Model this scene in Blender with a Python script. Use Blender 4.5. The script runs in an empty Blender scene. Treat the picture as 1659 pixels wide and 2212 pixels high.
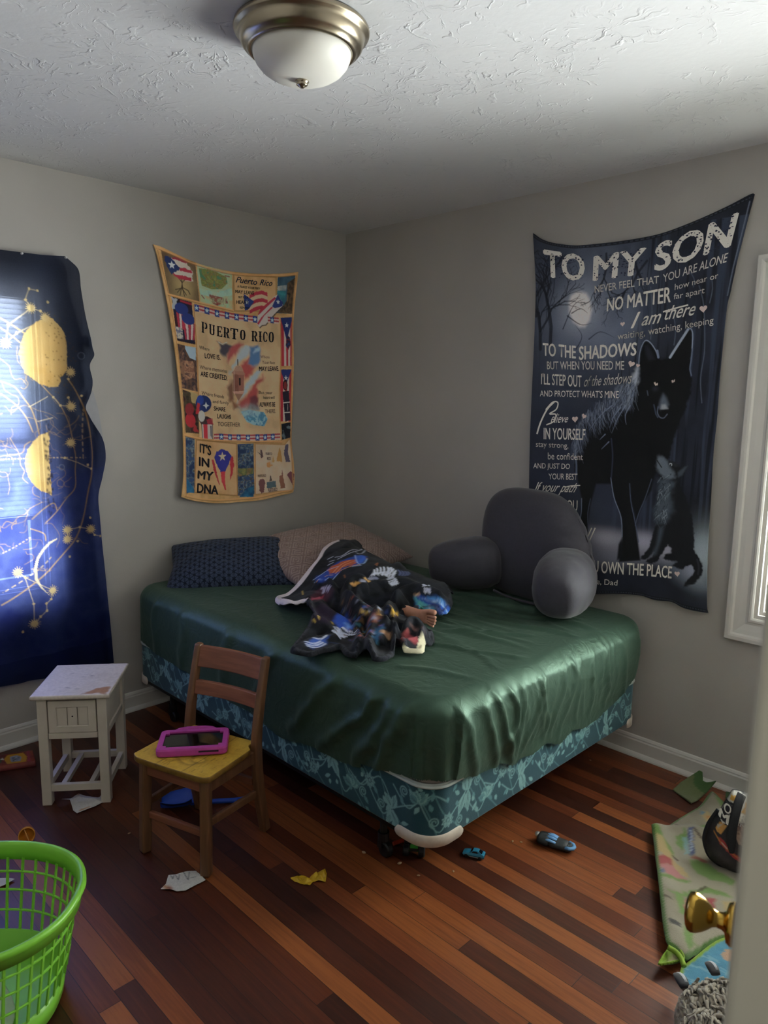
import bpy, math, random
import numpy as np
from mathutils import Vector, Matrix
random.seed(7); np.random.seed(7)
SC = bpy.context.scene
COL = SC.collection
PI = math.pi

# ---------------------------------------------------------------- camera
FPX = 1574.18
cam = bpy.data.cameras.new('camera')
cam.sensor_fit = 'HORIZONTAL'; cam.sensor_width = 36.0
cam.lens = FPX / 1659 * 36.0
cam.clip_start = 0.02
cam.dof.use_dof = True; cam.dof.focus_distance = 3.0; cam.dof.aperture_fstop = cam.lens / 3.2
camo = bpy.data.objects.new('camera', cam); COL.objects.link(camo)
_y, _p, _r = 0.785740, -0.156330, 0.014990
_f = Vector((-math.sin(_y) * math.cos(_p), math.cos(_y) * math.cos(_p), math.sin(_p)))
_rt = Vector((math.cos(_y), math.sin(_y), 0)); _u = _rt.cross(_f)
_r2 = _rt * math.cos(_r) + _u * math.sin(_r); _u2 = _u * math.cos(_r) - _rt * math.sin(_r)
_m = Matrix((_r2, _u2, -_f)).transposed().to_4x4(); _m.translation = (3.2448, -2.9016, 1.5277)
camo.matrix_world = _m
SC.camera = camo

# ---------------------------------------------------------------- view, world, daylight
SC.view_settings.view_transform = 'Standard'; SC.view_settings.look = 'None'
SC.view_settings.gamma = 1.0; SC.view_settings.use_curve_mapping = False
SC.view_settings.exposure = 0.0
SC.cycles.use_denoising = True
SC.cycles.max_bounces = 10; SC.cycles.diffuse_bounces = 6; SC.cycles.transparent_max_bounces = 16
SC.cycles.sample_clamp_indirect = 6.0
SC.cycles.caustics_reflective = False; SC.cycles.caustics_refractive = False

W = bpy.data.worlds.new('world'); SC.world = W; W.use_nodes = True
_bg = W.node_tree.nodes['Background']
_bg.inputs[0].default_value = (0.80, 0.90, 1.0, 1); _bg.inputs[1].default_value = 0.02

def area_light(name, loc, rot, sx, sy, power, col):
    l = bpy.data.lights.new(name, 'AREA'); l.shape = 'RECTANGLE'; l.size = sx; l.size_y = sy
    l.energy = power; l.color = col
    o = bpy.data.objects.new(name, l); COL.objects.link(o); o.location = loc; o.rotation_euler = rot
    return o
# daylight outside the right-hand window, outside the draped window, and the dim landing behind the doorway
area_light('daylight_right_window', (2.70, 0.32, 1.36), (-PI / 2, 0, 0), 0.95, 1.5, 360, (0.95, 1.0, 0.98))
area_light('daylight_draped_window', (-0.50, -2.12, 1.32), (0, -PI / 2, 0), 1.9, 1.7, 220, (0.92, 0.97, 1.0))
area_light('landing_light', (3.95, -3.0, 2.2), (0, math.radians(60), 0), 0.6, 0.6, 9, (1.0, 0.97, 0.88))

# ---------------------------------------------------------------- helpers
def s2l(c):
    if isinstance(c, str):
        c = c.lstrip('#'); c = [int(c[i:i + 2], 16) / 255 for i in (0, 2, 4)]
    return tuple(x / 12.92 if x <= 0.04045 else ((x + 0.055) / 1.055) ** 2.4 for x in c)

def tag(o, label=None, cat=None, group=None, kind=None):
    if label: o['label'] = label
    if cat: o['category'] = cat
    if group: o['group'] = group
    if kind: o['kind'] = kind
    return o

def thing(name, label, cat, loc=(0, 0, 0), rz=0.0, group=None, rot=None):
    o = bpy.data.objects.new(name, None); COL.objects.link(o); o.empty_display_size = 0.1
    o.location = loc; o.rotation_euler = rot if rot else (0, 0, rz)
    return tag(o, label, cat, group)

class G:
    """collects faces for one mesh"""
    def __init__(s): s.v = []; s.f = []; s.m = []
    def add(s, vs, fs, mi=0):
        b = len(s.v); s.v += [tuple(p) for p in vs]
        s.f += [[b + i for i in f] for f in fs]; s.m += [mi] * len(fs); return s
    def box(s, c, d, rot=None, mi=0, taper=1.0):
        x, y, z = d[0] / 2, d[1] / 2, d[2] / 2; t = taper
        vs = [(-x * t, -y * t, -z), (x * t, -y * t, -z), (x * t, y * t, -z), (-x * t, y * t, -z), (-x, -y, z), (x, -y, z), (x, y, z), (-x, y, z)]
        if rot is not None: vs = [rot @ Vector(v) for v in vs]
        vs = [(v[0] + c[0], v[1] + c[1], v[2] + c[2]) for v in vs]
        return s.add(vs, [(0, 3, 2, 1), (4, 5, 6, 7), (0, 1, 5, 4), (1, 2, 6, 5), (2, 3, 7, 6), (3, 0, 4, 7)], mi)
    def bb(s, x0, x1, y0, y1, z0, z1, mi=0):
        return s.box(((x0 + x1) / 2, (y0 + y1) / 2, (z0 + z1) / 2), (x1 - x0, y1 - y0, z1 - z0), None, mi)
    def beam(s, a, b, w, h, mi=0, up=(0, 0, 1)):
        a, b = Vector(a), Vector(b); d = (b - a); L = d.length; d.normalize()
        u = Vector(up); r = d.cross(u)
        if r.length < 1e-4: r = d.cross(Vector((0, 1, 0)))
        r.normalize(); u = r.cross(d)
        R = Matrix((r, d, u)).transposed()
        return s.box((a + b) / 2, (w, L, h), R, mi)
    def tube(s, pts, r, n=10, closed=False, mi=0, caps=True, flat=1.0, up=None):
        pts = [Vector(p) for p in pts]; N = len(pts)
        rs = r if hasattr(r, '__len__') else [r] * N
        vs = []; prev = None
        for i, p in enumerate(pts):
            if closed: t = pts[(i + 1) % N] - pts[i - 1]
            else: t = pts[min(i + 1, N - 1)] - pts[max(i - 1, 0)]
            if t.length < 1e-9: t = Vector((0, 0, 1))
            t.normalize()
            if prev is None:
                a = Vector(up) if up else (Vector((0, 0, 1)) if abs(t.z) < .9 else Vector((1, 0, 0)))
            else: a = prev
            nrm = (a - t * a.dot(t))
            if nrm.length < 1e-6: nrm = t.orthogonal()
            nrm.normalize(); prev = nrm; bi = t.cross(nrm)
            for k in range(n):
                an = 2 * PI * k / n
                vs.append(p + nrm * (math.cos(an) * rs[i] * flat) + bi * (math.sin(an) * rs[i]))
        fs = []
        for i in range(N if closed else N - 1):
            j = (i + 1) % N
            for k in range(n):
                l = (k + 1) % n; fs.append((i * n + k, i * n + l, j * n + l, j * n + k))
        if caps and not closed:
            fs.append(tuple(range(n))[::-1]); fs.append(tuple((N - 1) * n + k for k in range(n)))
        return s.add(vs, fs, mi)
    def lathe(s, prof, n=48, c=(0, 0, 0), mi=0, rot=None):
        vs = []; fs = []
        for r, z in prof:
            for k in range(n):
                a = 2 * PI * k / n; v = Vector((r * math.cos(a), r * math.sin(a), z))
                if rot is not None: v = rot @ v
                vs.append((v[0] + c[0], v[1] + c[1], v[2] + c[2]))
        for i in range(len(prof) - 1):
            for k in range(n):
                l = (k + 1) % n; fs.append((i * n + k, i * n + l, (i + 1) * n + l, (i + 1) * n + k))
        return s.add(vs, fs, mi)
    def prism(s, poly, a, b, f, mi=0):
        """poly of 2-D points swept from a to b; f(p, t) -> 3-D point"""
        n = len(poly); vs = [f(p, a) for p in poly] + [f(p, b) for p in poly]
        fs = [tuple(range(n))[::-1], tuple(range(n, 2 * n))] + [(i, (i + 1) % n, n + (i + 1) % n, n + i) for i in range(n)]
        return s.add(vs, fs, mi)
    def ell(s, c, r, n=16, m=10, rot=None, mi=0, p=1.0):
        vs = []; fs = []
        sp = lambda x: math.copysign(abs(x) ** p, x)
        for i in range(m + 1):
            th = PI * i / m
            for k in range(n):
                a = 2 * PI * k / n
                v = Vector((r[0] * sp(math.sin(th)) * sp(math.cos(a)), r[1] * sp(math.sin(th)) * sp(math.sin(a)), r[2] * sp(math.cos(th))))
                if rot is not None: v = rot @ v
                vs.append((v[0] + c[0], v[1] + c[1], v[2] + c[2]))
        for i in range(m):
            for k in range(n):
                l = (k + 1) % n; fs.append((i * n + k, (i + 1) * n + k, (i + 1) * n + l, i * n + l))
        return s.add(vs, fs, mi)
    def build(s, name, mats, parent=None, smooth=False, bevel=0.0, seg=2, sub=0, merge=False):
        me = bpy.data.meshes.new(name); me.from_pydata(s.v, [], s.f)
        mats = mats if isinstance(mats, (list, tuple)) else [mats]
        for m in mats: me.materials.append(m)
        me.polygons.foreach_set('material_index', s.m)
        if smooth: me.polygons.foreach_set('use_smooth', [True] * len(me.polygons))
        if merge:
            import bmesh
            b = bmesh.new(); b.from_mesh(me); bmesh.ops.remove_doubles(b, verts=b.verts, dist=1e-5)
            bmesh.ops.recalc_face_normals(b, faces=b.faces); b.to_mesh(me); b.free()
        me.update()
        o = bpy.data.objects.new(name, me); COL.objects.link(o)
        if parent: o.parent = parent
        if bevel:
            md = o.modifiers.new('bevel', 'BEVEL'); md.width = bevel; md.segments = seg; md.limit_method = 'ANGLE'; md.angle_limit = math.radians(40)
        if sub:
            md = o.modifiers.new('sub', 'SUBSURF'); md.levels = sub; md.render_levels = sub
        return o

def np_mesh(name, V, F, mats, parent=None, colors=None, smooth=True, mi=None):
    """mesh from arrays; F (n,4) or (n,3) with -1 padding for triangles"""
    me = bpy.data.meshes.new(name)
    V = np.asarray(V, np.float32); F = np.asarray(F, np.int64)
    cnt = np.where(F[:, -1] < 0, 3, F.shape[1]).astype(np.int32)
    loops = F[F >= 0].astype(np.int32)
    me.vertices.add(len(V)); me.vertices.foreach_set('co', V.ravel())
    me.loops.add(len(loops)); me.loops.foreach_set('vertex_index', loops)
    me.polygons.add(len(F)); st = np.concatenate([[0], np.cumsum(cnt)[:-1]]).astype(np.int32)
    me.polygons.foreach_set('loop_start', st)
    try: me.polygons.foreach_set('loop_total', cnt)
    except Exception: pass
    mats = mats if isinstance(mats, (list, tuple)) else [mats]
    for m in mats: me.materials.append(m)
    if mi is not None: me.polygons.foreach_set('material_index', np.asarray(mi, np.int32))
    me.polygons.foreach_set('use_smooth', np.full(len(F), smooth))
    me.update(calc_edges=True); me.validate()
    if colors is not None:
        at = me.color_attributes.new('print', 'FLOAT_COLOR', 'POINT')
        c4 = np.ones((len(V), 4), np.float32); c4[:, :3] = colors; at.data.foreach_set('color', c4.ravel())
    o = bpy.data.objects.new(name, me); COL.objects.link(o)
    if parent: o.parent = parent
    return o

def grid_faces(nv, nu, off=0):
    i = np.arange(nv - 1)[:, None] * nu + np.arange(nu - 1)[None, :]
    return np.stack([i, i + 1, i + nu + 1, i + nu], -1).reshape(-1, 4) + off

# ---------------------------------------------------------------- noise
def vnoise(U, V, sc, seed=0, octv=3):
    out = np.zeros(np.shape(U)); amp = 1.0; tot = 0
    for o in range(octv):
        rs = np.random.RandomState(seed * 31 + o); T = rs.rand(256, 256)
        x = np.asarray(U) * sc * 2 ** o + 57.3; y = np.asarray(V) * sc * 2 ** o + 91.7
        xi = np.floor(x).astype(int); yi = np.floor(y).astype(int); fx = x - xi; fy = y - yi
        fx = fx * fx * (3 - 2 * fx); fy = fy * fy * (3 - 2 * fy)
        a = T[yi % 256, xi % 256]; b = T[yi % 256, (xi + 1) % 256]; c = T[(yi + 1) % 256, xi % 256]; d = T[(yi + 1) % 256, (xi + 1) % 256]
        out += amp * ((a * (1 - fx) + b * fx) * (1 - fy) + (c * (1 - fx) + d * fx) * fy); tot += amp; amp *= .5
    return out / tot

def seg_dist(U, V, pts, closed=False):
    """distance to a polyline and the running parameter 0..1"""
    best = np.full(np.shape(U), 1e9); par = np.zeros(np.shape(U))
    P = [np.array(p, float) for p in pts]
    if closed: P = P + [P[0]]
    n = len(P) - 1
    for i in range(n):
        a, b = P[i], P[i + 1]; d = b - a; L2 = max(d @ d, 1e-12)
        t = np.clip(((U - a[0]) * d[0] + (V - a[1]) * d[1]) / L2, 0, 1)
        q = np.hypot(U - a[0] - t * d[0], V - a[1] - t * d[1])
        m = q < best; best = np.where(m, q, best); par = np.where(m, (i + t) / n, par)
    return best, par

def in_poly(U, V, pts):
    r = np.zeros(np.shape(U), bool); n = len(pts)
    for i in range(n):
        x0, y0 = pts[i]; x1, y1 = pts[(i + 1) % n]
        if y0 == y1: continue
        c = ((y0 > V) != (y1 > V)) & (U < (x1 - x0) * (V - y0) / (y1 - y0) + x0); r ^= c
    return r

def smooth_poly(pts, n=4, closed=True):
    """Catmull-Rom refinement"""
    P = [np.array(p, float) for p in pts]; N = len(P); out = []
    for i in range(N if closed else N - 1):
        g = (lambda k: P[k % N]) if closed else (lambda k: P[min(max(k, 0), N - 1)])
        a, b, c, d = g(i - 1), g(i), g(i + 1), g(i + 2)
        for j in range(n):
            t = j / n
            out.append(tuple(.5 * ((2 * b) + (-a + c) * t + (2 * a - 5 * b + 4 * c - d) * t * t + (-a + 3 * b - 3 * c + d) * t ** 3)))
    if not closed: out.append(tuple(P[-1]))
    return out

class Canvas:
    """a printed pattern laid out on real-world metres; vertices of the cloth pick their ink from it"""
    def __init__(s, u0, u1, v0, v1, r, col):
        s.u0, s.v0, s.r = u0, v0, r
        s.nu = int((u1 - u0) / r) + 2; s.nv = int((v1 - v0) / r) + 2
        s.U, s.V = np.meshgrid(u0 + np.arange(s.nu) * r, v0 + np.arange(s.nv) * r)
        s.c = np.empty((s.nv, s.nu, 3)); s.c[:] = s2l(col)
    def sl(s, pts, pad=0.0):
        P = np.array(pts); i0 = max(int((P[:, 0].min() - pad - s.u0) / s.r), 0); i1 = min(int((P[:, 0].max() + pad - s.u0) / s.r) + 2, s.nu)
        j0 = max(int((P[:, 1].min() - pad - s.v0) / s.r), 0); j1 = min(int((P[:, 1].max() + pad - s.v0) / s.r) + 2, s.nv)
        return (slice(j0, max(j1, j0)), slice(i0, max(i1, i0)))
    def mix(s, q, a, col):
        c = np.array(s2l(col)) if not isinstance(col, np.ndarray) else col
        s.c[q] = s.c[q] * (1 - a[..., None]) + c * a[..., None]
    def poly(s, pts, col, a=1.0, soft=0.0, rough=0.0, seed=1):
        q = s.sl(pts, soft + rough); U, V = s.U[q], s.V[q]
        if U.size == 0: return s
        if rough:
            U = U + (vnoise(U, V, 1 / (rough * 2.2), seed, 2) - .5) * rough * 2; V = V + (vnoise(U, V, 1 / (rough * 2.2), seed + 5, 2) - .5) * rough * 2
        m = in_poly(U, V, pts).astype(float)
        if soft:
            d, _ = seg_dist(U, V, pts, True); sd = np.where(m > 0, d, -d); m = np.clip(sd / soft * .5 + .5, 0, 1); m = m * m * (3 - 2 * m)
        s.mix(q, m * a, col); return s
    def line(s, pts, w, col, a=1.0, taper=False, dash=0):
        q = s.sl(pts, w); U, V = s.U[q], s.V[q]
        if U.size == 0: return s
        d, t = seg_dist(U, V, pts); ww = w / 2 * (1 - .85 * t) if taper else w / 2
        m = np.clip((ww - d) / s.r + .5, 0, 1)
        if dash: m = m * (np.mod(t * dash, 1) < .6)
        s.mix(q, m * a, col); return s
    def blob(s, c, rx, ry, col, a=1.0, ang=0.0, p=2.0, rough=0.0, seed=1):
        R = max(rx, ry) * 2.2; q = s.sl([(c[0] - R, c[1] - R), (c[0] + R, c[1] + R)]); U, V = s.U[q] - c[0], s.V[q] - c[1]
        if U.size == 0: return s
        x = (U * math.cos(ang) + V * math.sin(ang)) / rx; y = (-U * math.sin(ang) + V * math.cos(ang)) / ry
        d = np.hypot(x, y)
        if rough: d = d + (vnoise(U, V, 1 / (max(rx, ry) * rough), seed) - .5) * 1.1
        s.mix(q, np.exp(-np.clip(d, 0, 9) ** p) * a, col); return s
    def ellipse(s, c, rx, ry, col, a=1.0, ang=0.0, soft=0.0):
        pts = [(c[0] + rx * math.cos(t) * math.cos(ang) - ry * math.sin(t) * math.sin(ang), c[1] + rx * math.cos(t) * math.sin(ang) + ry * math.sin(t) * math.cos(ang)) for t in np.linspace(0, 2 * PI, 28, endpoint=False)]
        return s.poly(pts, col, a, soft)
    def star(s, c, R, col, n=5, inner=.4, rot=PI / 2, a=1.0):
        pts = []
        for k in range(2 * n):
            t = rot + PI * k / n; r = R if k % 2 == 0 else R * inner
            pts.append((c[0] + r * math.cos(t), c[1] + r * math.sin(t)))
        return s.poly(pts, col, a)
    def mottle(s, pts, cols, sc, seed=3, a=1.0, octv=4, contrast=2.2):
        """irregular painterly patchwork of inks inside a polygon"""
        q = s.sl(pts); U, V = s.U[q], s.V[q]
        if U.size == 0: return s
        m = in_poly(U, V, pts).astype(float) * a
        n = np.clip((vnoise(U, V, sc, seed, octv) - .5) * contrast + .5, 0, .999) * (len(cols) - 1)
        L = np.array([s2l(c) for c in cols]); i = n.astype(int); f = (n - i)[..., None]
        s.mix(q, m, L[i] * (1 - f) + L[np.minimum(i + 1, len(cols) - 1)] * f); return s
    def text(s, *a, **k): pass
    def sample(s, u, v):
        x = np.clip((np.asarray(u) - s.u0) / s.r, 0, s.nu - 1.001); y = np.clip((np.asarray(v) - s.v0) / s.r, 0, s.nv - 1.001)
        i = x.astype(int); j = y.astype(int); fx = (x - i)[..., None]; fy = (y - j)[..., None]
        return (s.c[j, i] * (1 - fx) + s.c[j, i + 1] * fx) * (1 - fy) + (s.c[j + 1, i] * (1 - fx) + s.c[j + 1, i + 1] * fx) * fy

# ---------------------------------------------------------------- lettering
_fc = {}
def glyphs(txt, bold=0.0, shear=0.0, space=1.0):
    k = (txt, bold, shear, space)
    if k in _fc: return _fc[k]
    cu = bpy.data.curves.new('lettering', 'FONT'); cu.body = txt; cu.offset = bold; cu.shear = shear; cu.resolution_u = 3; cu.space_character = space; cu.fill_mode = 'FRONT'
    o = bpy.data.objects.new('lettering', cu); COL.objects.link(o); bpy.context.view_layer.update()
    me = o.evaluated_get(bpy.context.evaluated_depsgraph_get()).to_mesh()
    V = np.array([v.co[:2] for v in me.vertices]); F = [list(p.vertices) for p in me.polygons]
    o.evaluated_get(bpy.context.evaluated_depsgraph_get()).to_mesh_clear()
    bpy.data.objects.remove(o); bpy.data.curves.remove(cu)
    T = []
    for f in F:
        for i in range(1, len(f) - 1): T.append((f[0], f[i], f[i + 1]))
    _fc[k] = (V, np.array(T)); return _fc[k]
_capH = None
class Letters:
    """flat ink letters in cloth coordinates; each block fills a four-cornered frame (top-left, top-right, bottom-right, bottom-left)"""
    def __init__(s): s.uv = []; s.t = []; s.c = []; s.l = []; s.n = 0; s.lift = .0016
    def put(s, UV, T, col):
        s.uv.append(UV); s.t.append(np.asarray(T) + s.n); s.c.append(np.tile(np.array(s2l(col)), (len(UV), 1))); s.l.append(np.full(len(UV), s.lift)); s.n += len(UV)
    def text(s, txt, quad, col, bold=0.0, shear=0.0, desc=0.0, space=1.0):
        global _capH
        if _capH is None: _capH = glyphs('H')[0][:, 1].max()
        V, T = glyphs(txt, 0.0, shear, space)
        x = (V[:, 0] - V[:, 0].min()) / (V[:, 0].max() - V[:, 0].min()); y = V[:, 1] / _capH
        tl, tr, br, bl = [np.array(p) for p in quad]
        UV = (bl * (1 - x)[:, None] + br * x[:, None]) * (1 - y)[:, None] + (tl * (1 - x)[:, None] + tr * x[:, None]) * y[:, None]
        for dx, dy in (((-1, 0), (1, 0), (0, .6), (0, -.6)) if bold else ((0, 0),)):      # heavier faces are struck several times, slightly off register
            s.put(UV + (br - bl) * (dx * bold * .8 / (V[:, 0].max() - V[:, 0].min())) + (tl - bl) * (dy * bold * .8 / _capH), T, col)
    def heart(s, c, w, col, rot=0.0):
        t = np.linspace(0, 2 * PI, 26, endpoint=False)
        x = 16 * np.sin(t) ** 3; y = 13 * np.cos(t) - 5 * np.cos(2 * t) - 2 * np.cos(3 * t) - np.cos(4 * t)
        x, y = x / 32 * w, y / 32 * w; X = x * math.cos(rot) - y * math.sin(rot); Y = x * math.sin(rot) + y * math.cos(rot)
        UV = np.vstack([[c[0], c[1]], np.stack([c[0] + X, c[1] + Y], 1)]); n = len(t)
        s.put(UV, [(0, 1 + (i + 1) % n, 1 + i) for i in range(n)], col)
    def stroke(s, pts, w, col, taper=False):
        P = np.array(smooth_poly(pts, 5, False)); n = len(P); d = np.gradient(P, axis=0); d /= np.maximum(np.linalg.norm(d, axis=1), 1e-9)[:, None]
        nn = np.stack([-d[:, 1], d[:, 0]], 1); ww = np.full(n, w / 2)
        if taper: ww = ww * (1 - .8 * np.linspace(0, 1, n))
        UV = np.vstack([P + nn * ww[:, None], P - nn * ww[:, None]])
        T = []
        for i in range(n - 1): T += [(i, i + 1, n + i + 1), (i, n + i + 1, n + i)]
        s.put(UV, T, col)
    def slab(s, glyph, quad, col):
        """heavy western slab letters drawn from bars on a unit box"""
        tl, tr, br, bl = [np.array(p) for p in quad]
        def q(x, y): return (bl * (1 - x) + br * x) * (1 - y) + (tl * (1 - x) + tr * x) * y
        def bar(x0, x1, y0, y1):
            s.put(np.array([q(x0, y0), q(x1, y0), q(x1, y1), q(x0, y1)]), [(0, 1, 2), (0, 2, 3)], col)
        def ring(x0, x1, y0, y1, t0, t1, tx, ty):
            n = 22; a = np.linspace(t0, t1, n); cx, cy = (x0 + x1) / 2, (y0 + y1) / 2; rx, ry = (x1 - x0) / 2, (y1 - y0) / 2
            sp = lambda v: np.sign(v) * np.abs(v) ** .75
            o = [q(cx + rx * sp(np.cos(k)), cy + ry * sp(np.sin(k))) for k in a]; i = [q(cx + (rx - tx) * sp(np.cos(k)), cy + (ry - ty) * sp(np.sin(k))) for k in a]
            s.put(np.array(o + i), [f for k in range(n - 1) for f in ((k, k + 1, n + k + 1), (k, n + k + 1, n + k))], col)
        st = lambda x: (bar(x, x + .26, 0, 1), bar(x - .08, x + .34, 0, .08), bar(x - .08, x + .34, .92, 1), bar(x - .04, x + .30, .46, .54))
        if glyph == 'P': st(.12); ring(.1, 1, .42, 1, -PI / 2, PI / 2, .26, .1)
        if glyph == 'R': st(.12); ring(.1, .95, .46, 1, -PI / 2, PI / 2, .26, .1); s.put(np.array([q(.42, .5), q(.68, .5), q(.98, 0), q(.68, 0)]), [(0, 1, 2), (0, 2, 3)], col); bar(.62, 1.05, 0, .08)
        if glyph == 'U': bar(.08, .34, .2, 1); bar(.66, .92, .2, 1); bar(0, .42, .92, 1); bar(.58, 1, .92, 1); bar(.04, .38, .5, .57); bar(.62, .96, .5, .57); ring(.08, .92, 0, .5, -PI, 0, .26, .1)
        if glyph == 'E': st(.12); bar(.12, .95, 0, .1); bar(.12, .95, .9, 1); bar(.12, .7, .46, .54); bar(.82, .95, 0, .28); bar(.82, .95, .72, 1); bar(.62, .72, .38, .62)
        if glyph == 'T': bar(.37, .63, 0, 1); bar(.25, .75, 0, .08); bar(0, 1, .9, 1); bar(0, .14, .74, 1); bar(.86, 1, .74, 1); bar(.32, .68, .46, .54)
        if glyph == 'O': ring(.02, .98, 0, 1, 0, 2 * PI, .3, .1); bar(-.02, .1, .46, .54); bar(.9, 1.02, .46, .54)
        if glyph == 'C': ring(.02, .98, 0, 1, .55, 2 * PI - .55, .3, .1); bar(-.02, .1, .46, .54); bar(.84, .96, .62, .86)
        if glyph == 'I': bar(.3, .7, 0, 1); bar(.1, .9, 0, .08); bar(.1, .9, .92, 1); bar(.2, .8, .46, .54)

# ---------------------------------------------------------------- materials
def nodes_of(name):
    m = bpy.data.materials.new(name); m.use_nodes = True; nt = m.node_tree
    return m, nt, nt.nodes['Principled BSDF']
def N(nt, t, **kw):
    n = nt.nodes.new(t)
    for k, v in kw.items():
        if k in n.inputs and not hasattr(type(n), k): n.inputs[k].default_value = v
        else: setattr(n, k, v)
    return n
def mat(name, col, rough=0.6, metal=0.0, var=0.12, scale=30.0, bump=0.0, bscale=200.0, spec=0.5, sheen=0.0, coat=0.0, aniso=0.0, stretch=None, col2=None, subs=0.0):
    """principled surface with a procedural noise variation of its colour and, if asked, a fine bump"""
    m, nt, b = nodes_of(name); L = nt.links.new
    c = s2l(col); tc = N(nt, 'ShaderNodeTexCoord'); mp = N(nt, 'ShaderNodeMapping')
    if stretch: mp.inputs['Scale'].default_value = stretch
    L(tc.outputs['Object'], mp.inputs[0])
    nz = N(nt, 'ShaderNodeTexNoise'); nz.inputs['Scale'].default_value = scale; nz.inputs['Detail'].default_value = 5
    L(mp.outputs[0], nz.inputs['Vector'])
    rp = N(nt, 'ShaderNodeValToRGB'); L(nz.outputs[0], rp.inputs[0])
    c2 = s2l(col2) if col2 else tuple(x * (1 + var) for x in c); c1 = tuple(x * (1 - var) for x in c) if not col2 else c
    rp.color_ramp.elements[0].position = .3; rp.color_ramp.elements[1].position = .7
    rp.color_ramp.elements[0].color = (*c1, 1); rp.color_ramp.elements[1].color = (*c2, 1)
    L(rp.outputs[0], b.inputs['Base Color'])
    b.inputs['Roughness'].default_value = rough; b.inputs['Metallic'].default_value = metal
    b.inputs['Specular IOR Level'].default_value = spec; b.inputs['Sheen Weight'].default_value = sheen; b.inputs['Coat Weight'].default_value = coat
    b.inputs['Anisotropic'].default_value = aniso
    if subs: b.inputs['Subsurface Weight'].default_value = subs; b.inputs['Subsurface Radius'].default_value = (.01, .004, .002)
    if bump:
        n2 = N(nt, 'ShaderNodeTexNoise'); n2.inputs['Scale'].default_value = bscale; n2.inputs['Detail'].default_value = 3; L(mp.outputs[0], n2.inputs['Vector'])
        bp = N(nt, 'ShaderNodeBump'); bp.inputs['Strength'].default_value = bump; bp.inputs['Distance'].default_value = .004
        L(n2.outputs[0], bp.inputs['Height']); L(bp.outputs[0], b.inputs['Normal'])
    return m
def print_mat(name, gain=1.0, rough=0.9, sheen=0.25, bump=0.25, bscale=500.0, spec=0.2):
    """printed fabric: ink from the mesh's own print, fine pile bump"""
    m, nt, b = nodes_of(name); L = nt.links.new
    at = N(nt, 'ShaderNodeAttribute'); at.attribute_name = 'print'
    tc = N(nt, 'ShaderNodeTexCoord'); nz = N(nt, 'ShaderNodeTexNoise'); nz.inputs['Scale'].default_value = bscale; nz.inputs['Detail'].default_value = 2
    L(tc.outputs['Object'], nz.inputs['Vector'])
    mr = N(nt, 'ShaderNodeMapRange'); mr.inputs['To Min'].default_value = gain * .78; mr.inputs['To Max'].default_value = gain * 1.22; L(nz.outputs[0], mr.inputs[0])
    vm = N(nt, 'ShaderNodeVectorMath', operation='SCALE'); L(at.outputs['Color'], vm.inputs[0]); L(mr.outputs[0], vm.inputs['Scale'])
    L(vm.outputs[0], b.inputs['Base Color']); b.inputs['Roughness'].default_value = rough; b.inputs['Sheen Weight'].default_value = sheen; b.inputs['Specular IOR Level'].default_value = spec
    bp = N(nt, 'ShaderNodeBump'); bp.inputs['Strength'].default_value = bump; bp.inputs['Distance'].default_value = .003
    L(nz.outputs[0], bp.inputs['Height']); L(bp.outputs[0], b.inputs['Normal'])
    return m

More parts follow.
